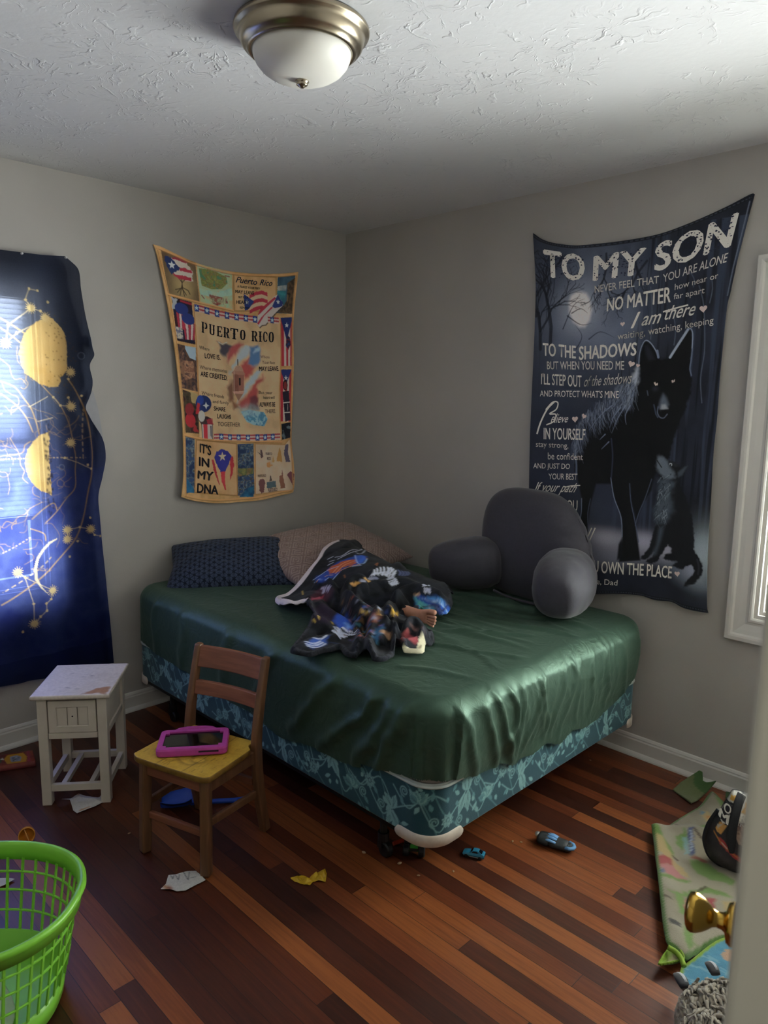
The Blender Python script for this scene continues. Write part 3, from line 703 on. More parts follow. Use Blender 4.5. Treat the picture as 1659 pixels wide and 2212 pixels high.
fs = [tuple(range(nO))[::-1]] + [(k * nO + i, k * nO + (i + 1) % nO, (k + 1) * nO + (i + 1) % nO, (k + 1) * nO + i) for k in range(5) for i in range(nO)]
g.add(vs, fs)
for sx_ in (-1, 1):   # corner bumpers cut into the screen opening
    for sy_ in (-1, 1): g.box((sx_ * (tw / 2 - .024), sy_ * (td / 2 - .024), th_ - .003), (.014, .014, .0058))
g.build('case', M_pink, tab, smooth=False)['label'] = 'magenta foam case'
g = G(); g.add([(x, y, th_ - .0055) for x, y in oI], [tuple(range(nO))]); g.build('screen', M_scr, tab)
g = G(); g.tube([(-.075, td / 2 - .004, .012), (-.055, td / 2 + .018, .013), (-.03, td / 2 + .026, .013), (.03, td / 2 + .026, .013), (.055, td / 2 + .018, .013), (.075, td / 2 - .004, .012)], .0095, 10); g.build('handle', M_pink, tab, smooth=True)
g = G(); g.box((.055, -td / 2 - .0002, .014), (.065, .0012, .006)); g.build('speaker_slot', M_slot, tab, bevel=.0004)

# ---------------------------------------------------------------- nightstand
M_nsw = mat('chipped_white_paint', '#c9c0b4', rough=.5, var=.05, scale=18, bump=.05, bscale=90)
M_nstop = print_mat('stained_white_top', 1.0, rough=.4, sheen=0, bump=.04, bscale=80, spec=.45)
M_gap = mat('dark_gap', '#3a2a16', rough=.8)
ns = thing('nightstand', 'little white nightstand with one drawer and a chipped top', 'nightstand', (.5377, -1.8295, 0), .9085)
w, d, h = .2796, .3195, .4375; ov = .017; W_, D_ = w / 2 - ov, d / 2 - ov; LG = .034
cv = Canvas(-.15, .15, -.17, .17, .001, '#d8cec4')
cv.mottle([(-.15, -.17), (.15, -.17), (.15, .17), (-.15, .17)], ['#cfc4ba', '#dcd3ca', '#d5cbc0'], 14, 8, .7)
cv.poly([(.036, -.155), (.128, -.152), (.126, -.085), (.098, -.092), (.082, -.098), (.06, -.125)], '#a9764d', .9, .006, .012)
cv.poly([(.07, -.14), (.12, -.14), (.115, -.11), (.08, -.115)], '#b5835c', .8, .006, .012)
for _ in range(26):
    x, y = _rs.uniform(-.1, .12), _rs.uniform(-.15, .12); cv.line([(x, y), (x + _rs.uniform(-.03, .05), y + _rs.uniform(-.008, .012))], _rs.uniform(.0008, .002), '#8f8580', _rs.uniform(.3, .7))
for x, y in ((-.02, -.09), (.01, -.1), (-.03, -.085), (.03, .03), (.0, .02), (-.05, .06)): cv.blob((x, y), .006, .003, '#77706d', .8, 0, 2, .6)
nu, nv = 110, 120; uu, vv = np.meshgrid(np.linspace(-w / 2 + .004, w / 2 - .004, nu), np.linspace(-d / 2 + .004, d / 2 - .004, nv))
top = np.stack([uu, vv, np.full_like(uu, h)], -1).reshape(-1, 3); ring = list(range(nu)) + [i * nu + nu - 1 for i in range(1, nv)] + [(nv - 1) * nu + i for i in range(nu - 2, -1, -1)] + [i * nu for i in range(nv - 2, 0, -1)]
rv = top[ring]; nr = len(ring); sg = lambda e, z: np.stack([rv[:, 0] + np.sign(np.round(rv[:, 0] / (w / 2 - .004), 6).astype(int)) * e, rv[:, 1] + np.sign(np.round(rv[:, 1] / (d / 2 - .004), 6).astype(int)) * e, np.full(nr, z)], 1)
loops = [sg(.0028, h - .0015), sg(.004, h - .0055), sg(.004, h - .012), sg(.002, h - .016), sg(-.006, h - .018)]
V = [top] + loops; F = [grid_faces(nv, nu)]; prev = np.array(ring); n0 = len(top); ii = np.arange(nr); jj = (ii + 1) % nr
for k in range(len(loops)):
    cur = n0 + k * nr + ii; F.append(np.stack([prev[ii], cur[ii], cur[jj], prev[jj]], 1)); prev = cur
o = np_mesh('top', np.concatenate(V), np.concatenate(F), M_nstop, ns, np.concatenate([cv.sample(top[:, 0], top[:, 1]), np.tile(s2l('#d6ccc2'), (len(loops) * nr, 1))]), True)
o['label'] = 'white top worn through to bare wood at the front corner'
g = G(); g.bb(-W_, W_, -D_, D_, h - .0195, h - .0175); g.build('top_underside', M_nsw, ns)
for sx_ in (-1, 1):
    for sy_ in (-1, 1):
        g = G(); x, y = sx_ * (W_ - LG / 2), sy_ * (D_ - LG / 2); g.bb(x - LG / 2, x + LG / 2, y - LG / 2, y + LG / 2, 0, h - .018); g.build('leg', M_nsw, ns, bevel=.002)
ci = W_ - .002
g = G(); g.bb(-ci + LG, ci - LG, -D_ + .002, -D_ + .018, .262, .284); g.build('front_rail', M_nsw, ns, bevel=.001); g = G(); g.bb(-ci + LG, ci - LG, -D_ + .002, -D_ + .018, h - .024, h - .018); g.build('front_rail', M_nsw, ns, bevel=.001)
g = G(); g.bb(-ci + LG, ci - LG, -D_ + .02, -D_ + .022, .26, h - .02); g.build('drawer_gap', M_gap, ns)
dr = G(); x1 = ci - LG - .0025; x0 = -x1; z0, z1 = .2865, h - .029; px, pz = .028, .024
Fq = [(x0, z0), (x1, z0), (x1, z1), (x0, z1)]; Iq = [(x0 + px, z0 + pz), (x1 - px, z0 + pz), (x1 - px, z1 - pz), (x0 + px, z1 - pz)]; yf = -D_ + .001
vs = [(x, yf, z) for x, z in Fq] + [(x, yf, z) for x, z in Iq] + [(x + math.copysign(.002, -x), yf + .005, z + (.002 if z < .35 else -.002)) for x, z in Iq] + [(x, yf + .016, z) for x, z in Fq]
fs = [(i, (i + 1) % 4, 4 + (i + 1) % 4, 4 + i) for i in range(4)] + [(4 + i, 4 + (i + 1) % 4, 8 + (i + 1) % 4, 8 + i) for i in range(4)] + [(12 + i, 12 + (i + 1) % 4, (i + 1) % 4, i) for i in range(4)]
dr.add(vs, fs)
xs = np.linspace(x0 + px + .002, x1 - px - .002, 4)
for k in range(3): dr.bb(xs[k] + (.0012 if k else 0), xs[k + 1] - (.0012 if k < 2 else 0), yf + .0035, yf + .009, z0 + pz + .002, z1 - pz - .002)
dro = dr.build('drawer', M_nsw, ns, bevel=.0008)
g = G(); g.lathe([(0, 0), (.0032, 0), (.0032, -.001), (0, -.001)], 14, (0, yf + .0032, (z0 + z1) / 2), rot=Matrix.Rotation(PI / 2, 3, 'X')); g.build('knob_hole', M_slot, dro)
for sx_ in (-1, 1):
    g = G(); xa, xb = sorted((sx_ * (W_ - .010), sx_ * (W_ - .016))); g.bb(xa, xb, -D_ + LG, D_ - LG, .262, h - .018)
    xa, xb = sorted((sx_ * (W_ - .003), sx_ * (W_ - .018))); g.bb(xa, xb, -D_ + LG, D_ - LG, .262, .285); g.build('side_panel', M_nsw, ns, bevel=.001)
    g = G(); xa, xb = sorted((sx_ * (W_ - .006), sx_ * (W_ - .024))); g.bb(xa, xb, -D_ + LG * .9, D_ - LG * .9, .052, .078); g.build('lower_rail', M_nsw, ns, bevel=.001)
    xc = sx_ * .050; g = G(); g.bb(xc - .009, xc + .009, -D_ + .022, D_ - .022, .056, .076); g.build('shelf_slat', M_nsw, ns, bevel=.001)
for sy_ in (-1, 1):
    g = G(); ya, yb = sorted((sy_ * (D_ - .006), sy_ * (D_ - .024))); g.bb(-W_ + LG * .9, W_ - LG * .9, ya, yb, .052, .078); g.build('lower_rail', M_nsw, ns, bevel=.001)
g = G(); g.bb(-ci + LG, ci - LG, D_ - .016, D_ - .006, .262, h - .018); g.build('back_panel', M_nsw, ns)

# ================================================================ BED
BX0, BX1, BY0, BY1 = .045, 1.935, -1.372, -.035
def perimeter(x0, x1, y0, y1, r, step=.004):
    """rounded rectangle starting at the head end of the near side; returns points and running length"""
    P = []
    def seg(a, b):
        n = max(int(math.hypot(b[0] - a[0], b[1] - a[1]) / step), 1)
        for i in range(n): t = i / n; P.append((a[0] + (b[0] - a[0]) * t, a[1] + (b[1] - a[1]) * t))
    def arc(c, a0):
        n = max(int(r * PI / 2 / step), 4)
        for i in range(n): a = a0 + PI / 2 * i / n; P.append((c[0] + r * math.cos(a), c[1] + r * math.sin(a)))
    seg((x0 + r, y0), (x1 - r, y0)); arc((x1 - r, y0 + r), -PI / 2); seg((x1, y0 + r), (x1, y1 - r)); arc((x1 - r, y1 - r), 0)
    seg((x1 - r, y1), (x0 + r, y1)); arc((x0 + r, y1 - r), PI / 2); seg((x0, y1 - r), (x0, y0 + r)); arc((x0 + r, y0 + r), PI)
    P = np.array(P); L_ = np.concatenate([[0], np.cumsum(np.linalg.norm(np.diff(P, axis=0), axis=1))]); return P, L_
# ---- box spring with woven floral damask
def damask(Ls, z0, z1):
    cv = Canvas(0, Ls, z0 - .01, z1 + .01, .0018, '#1d4a55')
    rs = np.random.RandomState(11); lt = '#7fadad'; md = '#5a8b8f'; dk = '#1a4450'
    def leaf(c, L_, wd, an, col, ser=0, vein=True):
        n = 14; pts = []
        for sd in (1, -1):
            for i in range(n + 1):
                t = i / n if sd > 0 else 1 - i / n
                wv = wd * math.sin(PI * t ** .8) * (1 + ser * (.35 if i % 2 else -.15)); pts.append((t * L_, sd * wv))
        q = [(c[0] + x * math.cos(an) - y * math.sin(an), c[1] + x * math.sin(an) + y * math.cos(an)) for x, y in pts]; cv.poly(q, col)
        if vein:
            for k in (-.45, 0, .45): cv.line([(c[0] + L_ * .12 * math.cos(an), c[1] + L_ * .12 * math.sin(an)), (c[0] + L_ * .8 * math.cos(an) - k * wd * math.sin(an), c[1] + L_ * .8 * math.sin(an) + k * wd * math.cos(an))], .0016, dk, .75)
    x = .03; k = 0
    while x < 3.4:
        zc = z0 + (.055 if k % 2 else .125) + rs.uniform(-.01, .01)
        cv.line(smooth_poly([(x - .10, z0 + rs.uniform(.02, .17)), (x - .04, zc - .03), (x, zc), (x + .05, zc + .03), (x + .1, z0 + rs.uniform(.02, .17))], 5, False), .004, lt, .9)
        cv.line(smooth_poly([(x - .06, z1), (x - .02, zc + .03), (x + .03, zc - .02), (x + .07, z0)], 5, False), .0034, md, .9)
        kind = k % 3; a0 = rs.uniform(0, 2 * PI)
        if kind == 0:
            for i in range(7): leaf((x, zc), rs.uniform(.035, .055), .013, PI / 2 + (i - 3) * .38 + rs.uniform(-.1, .1), lt if i % 2 else md, .6)
        elif kind == 1:
            for i in range(9): leaf((x, zc), .026, .009, a0 + i * 2 * PI / 9, lt, .4)
            cv.ellipse((x, zc), .009, .009, dk, .8); cv.ellipse((x, zc), .005, .005, lt, .9)
        else:
            for i in range(4): leaf((x + rs.uniform(-.012, .012), zc + rs.uniform(-.012, .012)), rs.uniform(.05, .075), .015, PI / 2 + rs.uniform(-.8, .8) + (PI if i % 2 else 0), lt, .2)
        for i in range(5):
            an = rs.uniform(0, 2 * PI); leaf((x + rs.uniform(-.06, .06), z0 + rs.uniform(.01, .18)), rs.uniform(.018, .034), .007, an, md if rs.rand() < .5 else lt, .2, False)
        c = (x + .055, z0 + rs.uniform(.04, .15)); t = np.linspace(0, 11, 40); cv.line([(c[0] + (.004 + .0013 * q) * math.cos(q), c[1] + (.004 + .0013 * q) * math.sin(q)) for q in t], .004, lt, .9)
        x += rs.uniform(.085, .11); k += 1
    return cv
M_dam = print_mat('teal_floral_damask', 1.0, rough=.55, sheen=.15, bump=.2, bscale=350, spec=.35)
M_pip = mat('white_piping', '#b9c2bd', rough=.7, var=.06)
M_tick = mat('plain_beige_ticking', '#a79c93', rough=.85, bump=.15, bscale=300)
M_guard = mat('cream_plastic_guard', '#cfc4b4', rough=.5, var=.06, scale=60)
M_blk = mat('black_steel', '#0d0d0e', rough=.5, var=.2)
box = thing('box_spring', 'teal box spring woven with pale floral damask under the green mattress', 'box spring')
PT, LT = perimeter(BX0, BX1, BY0, BY1, .085, .003); nP = len(PT); Z0, Z1 = .186, .366
cvd = damask(3.45, Z0, Z1)
zz = np.concatenate([[Z0 - .001, Z0 + .003], np.linspace(Z0 + .007, Z1 - .007, 58), [Z1 - .003]]); ins = np.concatenate([[.012, .003], np.zeros(58), [.002]])
cen = np.array([(BX0 + BX1) / 2, (BY0 + BY1) / 2])
nrm = np.roll(PT, -1, 0) - np.roll(PT, 1, 0); nrm = np.stack([nrm[:, 1], -nrm[:, 0]], 1); nrm /= np.linalg.norm(nrm, axis=1)[:, None]
V = np.concatenate([np.column_stack([PT - nrm * ins[k], np.full(nP, zz[k])]) for k in range(len(zz))])
sag = .004 * np.sin(LT * 9) * 0
i = np.arange(nP); j = (i + 1) % nP; F = np.concatenate([np.stack([k * nP + i, k * nP + j, (k + 1) * nP + j, (k + 1) * nP + i], 1) for k in range(len(zz) - 1)])
np_mesh('border', V, F, M_dam, box, np.concatenate([cvd.sample(np.minimum(LT, 3.43), np.full(nP, z)) for z in zz]))
g = G(); g.tube([(x, y, Z1 - .001) for x, y in PT[::5]], .0055, 8, closed=True); g.tube([(x, y, Z1 + .006) for x, y in (PT - nrm * .004)[::4]], .004, 8, closed=True); g.build('piping', M_pip, box, smooth=True)
g = G(); q = (PT - nrm * .004)[::4]; g.add([(x, y, Z1 + .004) for x, y in q], [tuple(range(len(q)))]); g.build('top_cover', M_tick, box)
g = G(); g.add([(x, y, Z0) for x, y in (PT - nrm * .012)[::4]], [tuple(range(len(q)))[::-1]]); g.build('underside', M_blk, box)
def guard(cx, cy, a0, half=.062, zt=.208, zb=.168):
    r = .085; pts = []
    nA = 14
    ex = Vector((-math.sin(a0), math.cos(a0), 0)); 
    s0 = -half; arc = r * PI / 2; tot = arc + 2 * half; n = 40; rows = []
    for k in range(n + 1):
        s = -half + tot * k / n
        if s < 0: p = Vector((cx + r * math.cos(a0), cy + r * math.sin(a0), 0)) + Vector((-math.sin(a0), math.cos(a0), 0)) * s; nn = Vector((math.cos(a0), math.sin(a0), 0))
        elif s > arc: a = a0 + PI / 2; p = Vector((cx + r * math.cos(a), cy + r * math.sin(a), 0)) + Vector((-math.sin(a), math.cos(a), 0)) * (s - arc); nn = Vector((math.cos(a), math.sin(a), 0))
        else: a = a0 + s / r; nn = Vector((math.cos(a), math.sin(a), 0)); p = Vector((cx, cy, 0)) + nn * r
        e = min(k, n - k) / n; rd = math.sqrt(max(0, 1 - (1 - min(e / .09, 1)) ** 2)); zc = (zt + zb) / 2 ; hh = (zt - zb) / 2 * (.25 + .75 * rd)
        rows.append([p + nn * .001 + Vector((0, 0, zc - hh)), p + nn * .006 + Vector((0, 0, zc - hh * .8)), p + nn * .006 + Vector((0, 0, zc + hh * .8)), p + nn * .001 + Vector((0, 0, zc + hh))])
    g = G(); vs = [v for r_ in rows for v in r_]; fs = [(4 * k + m, 4 * k + 4 + m, 4 * k + 5 + m, 4 * k + 1 + m) for k in range(n) for m in range(3)] + [(0, 1, 2, 3), (4 * n + 3, 4 * n + 2, 4 * n + 1, 4 * n)]
    g.add(vs, fs); return g.build('corner_guard', M_guard, box, smooth=True)
guard(BX1 - .085, BY0 + .085, -PI / 2); guard(BX1 - .085, BY1 - .085, 0, .02); guard(BX0 + .085, BY0 + .085, PI, .03)
# ---- steel frame on casters
fr = thing('bed_frame', 'low black steel bed frame on casters under the teal box spring', 'bed frame')
for y in (BY0 + .05, BY1 - .05):
    g = G(); g.bb(.09, 1.78, y - .018, y + .018, .182, .186); yy = y - .018 if y < -.7 else y + .015; g.bb(.09, 1.78, yy, yy + .003, .150, .186); g.build('side_rail', M_blk, fr)
for x in (.25, 1.66):
    g = G(); g.bb(x - .015, x + .015, BY0 + .05, BY1 - .05, .162, .182); g.build('cross_bar', M_blk, fr)
    for y in (BY0 + .075, BY1 - .09):
        g = G(); g.tube([(x, y, .17), (x, y, .055)], .013, 12); g.tube([(x, y, .085), (x, y, .055)], .02, 12); l = g.build('leg', M_blk, fr)
        g = G(); g.lathe([(0, -.013), (.022, -.013), (.0262, -.008), (.0262, .008), (.022, .013), (0, .013)], 24, (x + .012, y, .0265), rot=Matrix.Rotation(PI / 2, 3, 'X')); g.beam((x - .002, y - .016, .03), (x - .002, y - .016, .058), .02, .003, up=(0, 1, 0)); g.beam((x - .002, y + .016, .03), (x - .002, y + .016, .058), .02, .003, up=(0, 1, 0)); g.build('caster', M_blk, l, smooth=False)

# ---- mattress in a green satin fitted sheet
def satin():
    m, nt, b = nodes_of('dark_green_satin'); L = nt.links.new
    tc = N(nt, 'ShaderNodeTexCoord'); nz = N(nt, 'ShaderNodeTexNoise'); nz.inputs['Scale'].default_value = 7; nz.inputs['Detail'].default_value = 5; L(tc.outputs['Object'], nz.inputs['Vector'])
    rp = N(nt, 'ShaderNodeValToRGB'); L(nz.outputs[0], rp.inputs[0]); rp.color_ramp.elements[0].color = (*s2l('#374d41'), 1); rp.color_ramp.elements[1].color = (*s2l('#42594b'), 1); L(rp.outputs[0], b.inputs['Base Color'])
    b.inputs['Roughness'].default_value = .50; b.inputs['Metallic'].default_value = .42; b.inputs['Specular IOR Level'].default_value = .6; b.inputs['Specular Tint'].default_value = (.72, .95, .78, 1); b.inputs['Sheen Weight'].default_value = .10; b.inputs['Sheen Roughness'].default_value = .4; b.inputs['Sheen Tint'].default_value = (.7, .95, .78, 1)
    n2 = N(nt, 'ShaderNodeTexNoise'); n2.inputs['Scale'].default_value = 15; n2.inputs['Detail'].default_value = 5; n2.inputs['Distortion'].default_value = 2.2; L(tc.outputs['Object'], n2.inputs['Vector'])
    bp = N(nt, 'ShaderNodeBump'); bp.inputs['Strength'].default_value = .30; bp.inputs['Distance'].default_value = .009; L(n2.outputs[0], bp.inputs['Height']); L(bp.outputs[0], b.inputs['Normal'])
    return m
M_satin = satin()
MX0, MX1, MY0, MY1 = .05, 1.945, -1.375, -.045; MZ = .645
IN = .105     # inset of the flat top; corners fan out from here
cx0, cx1, cy0, cy1 = MX0 + IN, MX1 - IN, MY0 + IN, MY1 - IN
rb = .052; flat = IN - rb
def hem_drop(x, y):
    """how far the cloth runs down, by where it passes the edge: it rides up round the corners"""
    D0 = flat + rb * PI / 2 + (MZ - rb - .362)
    d = np.full(np.shape(x), D0 + .004)
    near = (y <= MY0 + .3); foot = (x >= MX1 - .3)
    g1 = lambda q, c, s: np.exp(-((q - c) / s) ** 2)
    # foot side (running in y)
    f = .045 * g1(y, -.62, .33) - .012 * g1(y, -1.06, .07) + .03 * g1(y, -.98, .04) + .012 * np.sin(y * 34) * g1(y, -.7, .35) - .075 * g1(y, -.09, .09) - .012 * g1(y, -1.30, .12) + .02 * g1(y, -.42, .05)
    nn = .055 * g1(x, 1.2, .42) + .012 * np.sin(x * 17) * g1(x, 1.1, .5) - .02 * g1(x, 1.78, .12) - .03 * g1(x, .10, .12)
    d = d - .034 * np.exp(-((x - 1.90) ** 2 + (y + 1.33) ** 2) / .13 ** 2)
    return d + np.where(foot & ~near, f, np.where(near & ~foot, nn, np.where(foot & near, .5 * f + .5 * nn, 0)))
def ridge(a, b, w, A, U, V, wob=.0, seed=1):
    U2 = U + (vnoise(U, V, 9, seed, 2) - .5) * wob; V2 = V + (vnoise(U, V, 9, seed + 3, 2) - .5) * wob
    d, t = seg_dist(U2, V2, [a, b] if not isinstance(a, list) else a); env = np.clip(t / .18, 0, 1) * np.clip((1 - t) / .22, 0, 1)
    return A * np.exp(-(d / w) ** 2) * np.sqrt(env)
def top_wrinkles(x, y):
    z = .004 * (vnoise(x, y, 3.0, 2, 3) - .5)
    rs = np.random.RandomState(21)
    for k in range(34):      # long pulls fanning out from beneath the backrest to the foot edge
        ya = rs.uniform(-.95, -.2); xa = rs.uniform(1.05, 1.45); L_ = rs.uniform(.25, .62); an = rs.uniform(-.28, .22)
        z = z + ridge((xa, ya), (xa + L_ * math.cos(an), ya + L_ * math.sin(an)), rs.uniform(.008, .02), rs.uniform(.003, .0085), x, y, .05, k)
    for k in range(12):
        xa = rs.uniform(.2, 1.2); ya = rs.uniform(-1.3, -.9); an = rs.uniform(-.5, .5); L_ = rs.uniform(.2, .5)
        z = z + ridge((xa, ya), (xa + L_ * math.cos(an), ya + L_ * math.sin(an)), rs.uniform(.012, .03), rs.uniform(.002, .005), x, y, .06, 50 + k)
    for (a, b, w_, A) in (((1.42, -.62), (1.93, -.50), .014, .012), ((1.40, -.50), (1.92, -.36), .012, .012), ((1.5, -.85), (1.78, -.62), .012, .010), ((1.52, -.98), (1.72, -.93), .010, .010), ((1.72, -.93), (1.90, -.83), .012, .008), ((1.62, -1.22), (1.88, -1.12), .018, .006), ((1.35, -.42), (1.80, -.30), .014, .010), ((.75, -1.28), (1.2, -1.36), .02, .006)):
        z = z + ridge(a, b, w_, A, x, y, .03, 77)
    return z
def side_wrinkles(s, dd_, foot):
    """outward billow along a side: s runs along it, dd_ down it"""
    rs = np.random.RandomState(5 if foot else 9); o = np.zeros(np.shape(s))
    o = o + (.026 if foot else .012) * np.sin(np.clip(dd_ / .3, 0, 1) * PI)
    if foot:
        for s0, s1, w_, A in ((-1.29, -1.20, .018, .020), (-1.20, -1.08, .016, .022), (-1.13, -1.01, .014, .022), (-1.03, -.99, .012, .020), (-.95, -.97, .010, .014), (-.86, -.80, .012, .012), (-.82, -.93, .010, .012), (-.72, -.76, .012, .012), (-.66, -.58, .010, .011), (-.60, -.70, .009, .010), (-.52, -.50, .010, .010), (-.44, -.36, .012, .012), (-.3, -.22, .014, .010)):
            o = o + ridge((s0, .03), (s1, .34), w_, A * .55, s, dd_, .06, int(abs(s0) * 100))
        for k in range(26):
            a = rs.uniform(-1.0, -.25); o = o + ridge((a, rs.uniform(0, .15)), (a + rs.uniform(-.09, .09), rs.uniform(.16, .33)), rs.uniform(.005, .01), rs.uniform(.002, .005), s, dd_, .04, k)
    else:
        for s0, s1, w_, A in ((1.86, 1.70, .02, .02), (1.84, 1.60, .02, .02), (1.76, 1.42, .022, .018), (1.55, 1.25, .022, .014), (1.2, 1.02, .025, .012), (.9, .8, .03, .012), (.55, .48, .03, .010), (.3, .25, .02, .008)):
            o = o + ridge((s0, .02), (s1, .34), w_, A, s, dd_, .05, int(s0 * 100))
    return o
st = .0085
pu = np.arange(cx0 - .60, cx1 + .60, st); pv = np.arange(cy0 - .60, cy1 + .60, st); PU, PV = np.meshgrid(pu, pv)
CX, CY = np.clip(PU, cx0, cx1), np.clip(PV, cy0, cy1); dx, dy = PU - CX, PV - CY; DD = np.hypot(dx, dy); NX, NY = dx / np.maximum(DD, 1e-9), dy / np.maximum(DD, 1e-9)
Dm = hem_drop(CX + NX * IN, CY + NY * IN); keep = DD <= Dm + st * .7; Dc = np.minimum(DD, Dm)
def sheet_pos(CX, CY, NX, NY, d):
    th = np.clip((d - flat) / rb, 0, PI / 2); out = np.where(d < flat, d, flat + rb * np.sin(th)); drop = np.where(d < flat, 0, rb * (1 - np.cos(th))); ex = np.maximum(d - flat - rb * PI / 2, 0)
    x = CX + NX * out; y = CY + NY * out; z = MZ - drop - ex
    topw = np.clip(1 - (d - flat * .3) / (rb * 1.6), 0, 1); z = z + top_wrinkles(x, y) * topw + .012 * np.exp(-(((x - 1.0) / .8) ** 2 + ((y + .7) / .5) ** 2)) * topw - .006
    sd = np.clip((d - flat) / (rb * 1.4), 0, 1); dn_ = np.maximum(d - flat, 0)
    bil = np.where(NX > .5, side_wrinkles(y, dn_, True), np.where(NY < -.5, side_wrinkles(x, dn_, False), .006 * np.sin(np.clip(dn_ / .3, 0, 1) * PI)))
    corner = (np.abs(NX) > .15) & (np.abs(NY) > .15); an = np.arctan2(NY, NX)
    bil = np.where(corner, bil * .5 + .004 * np.sin(an * 9) * np.clip(dn_ / .25, 0, 1), bil)
    tuck = -.02 * np.clip((d - (Dm_ - .05)) / .05, 0, 1) ** 2 if False else 0
    bil = bil + .007 * np.clip((dn_ - .2) / .1, 0, 1)
    return x + NX * bil * sd, y + NY * bil * sd, z
X, Y, Zc = sheet_pos(CX, CY, NX, NY, Dc)
idx = -np.ones(PU.shape, int); idx[keep] = np.arange(keep.sum())
q = np.stack([idx[:-1, :-1], idx[:-1, 1:], idx[1:, 1:], idx[1:, :-1]], -1).reshape(-1, 4); ok = (q >= 0).all(1); q = q[ok]
mattress = thing('mattress', 'thick mattress on the teal box spring in a dark green satin fitted sheet', 'mattress')
so = np_mesh('fitted_sheet', np.column_stack([X[keep], Y[keep], Zc[keep]]), q, M_satin, mattress)
g = G(); Pm, _ = perimeter(MX0 + .012, MX1 - .012, MY0 + .012, MY1 - .012, .09, .03); n = len(Pm)
g.add([(x, y, .374) for x, y in Pm] + [(x, y, .52) for x, y in Pm], [(i, (i + 1) % n, n + (i + 1) % n, n + i) for i in range(n)] + [tuple(range(n))[::-1], tuple(range(n, 2 * n))]); g.build('core', M_tick, mattress)

# ---------------------------------------------------------------- pillows
def cushion(name, label, loc, rot, sx, sy, sz, material, paint=None, nu=170, nv=130, pinch=.10, seed=3):
    u, v = np.meshgrid(np.linspace(-1, 1, nu), np.linspace(-1, 1, nv))
    prof = np.clip((1 - np.abs(u) ** 2.6), 0, 1) ** .55 * np.clip((1 - np.abs(v) ** 2.6), 0, 1) ** .55
    cx = u * (1 - pinch * (1 - u * u) * 0 - pinch * (1 - np.abs(v)) ** 1 * np.abs(u) ** 3 * .6); cy = v * (1 - pinch * (1 - np.abs(u)) * np.abs(v) ** 3 * .8)
    wr = (vnoise(u, v, 3.2, seed, 3) - .5) * .22 + (vnoise(u * 2.4, v, 5, seed + 1, 2) - .5) * .10
    X = cx * sx / 2; Y = cy * sy / 2; Zt = sz / 2 * prof * (1 + wr); Zb = -sz / 2 * prof * (1 + .5 * wr)
    top = np.stack([X, Y, Zt + .002], -1).reshape(-1, 3); bot = np.stack([X, Y, Zb - .002], -1).reshape(-1, 3); n = nu * nv
    Ff = [grid_faces(nv, nu), grid_faces(nv, nu, n)[:, ::-1]]
    ring = np.array(list(range(nu)) + [i * nu + nu - 1 for i in range(1, nv)] + [(nv - 1) * nu + i for i in range(nu - 2, -1, -1)] + [i * nu for i in range(nv - 2, 0, -1)]); r2 = np.roll(ring, -1)
    Ff.append(np.stack([ring, n + ring, n + r2, r2], 1))
    root = thing(name, label, 'pillow', loc, rot=rot)
    c = paint(X.ravel(), Y.ravel()) if paint else None
    o = np_mesh('pillowcase', np.concatenate([top, bot]), np.concatenate(Ff), material, root, None if c is None else np.concatenate([c, c]))
    return root
def paint_stars(x, y):
    s = .026; r = np.round(y / (s * .87)); xo = x - (np.mod(r, 2) * .5) * s; cx = xo - np.round(xo / s) * s; cy = y - r * s * .87
    rr = np.hypot(cx, cy); an = np.arctan2(cy, cx); pet = rr < .0078 * (1 + .42 * np.cos(6 * an)); dotr = (rr > .0115) & (rr < .0128)
    c = np.tile(s2l('#3d475c'), (len(x), 1)); c[pet] = s2l('#141a29'); c[dotr] = s2l('#262f43'); c *= (.85 + .3 * vnoise(x, y, 120, 3, 2))[:, None]; return c
def paint_key(x, y):
    s = .088; a = (x + y) / s; b = (x - y) / s; k = np.mod(np.floor(a) + np.floor(b), 2); fa = a - np.floor(a) - .5; fb = b - np.floor(b) - .5
    m = np.maximum(np.abs(fa), np.abs(fb)); ln = np.mod(m * 5.5 + .1, 1) < .48; cut = np.where(k > 0, (np.abs(fa) < .07) & (fb > 0), (np.abs(fb) < .07) & (fa > 0))
    t = (ln & ~cut).astype(float)[:, None]; c = np.array(s2l('#8b7670')) * (1 - t) + np.array(s2l('#a8948c')) * t; return c * (.93 + .14 * vnoise(x, y, 60, 4, 2))[:, None]
M_pil1 = print_mat('navy_star_cotton', 1.0, rough=.85, sheen=.1, bump=.12, bscale=420)
M_pil2 = print_mat('mauve_key_weave', 1.0, rough=.85, sheen=.15, bump=.15, bscale=380)
cushion('pillow', 'dark navy pillow with a tiny star pattern at the near end of the headside', (.285, -.985, .714), (math.radians(4), math.radians(30), math.radians(-36)), .34, .60, .17, M_pil1, paint_stars, 200, 260, seed=8)
cushion('pillow', 'mauve pillow with a pale key pattern, half hidden by the fleece blanket', (.44, -.50, .733), (math.radians(2), math.radians(14), math.radians(4)), .50, .78, .19, M_pil2, paint_key, 200, 240, seed=4)

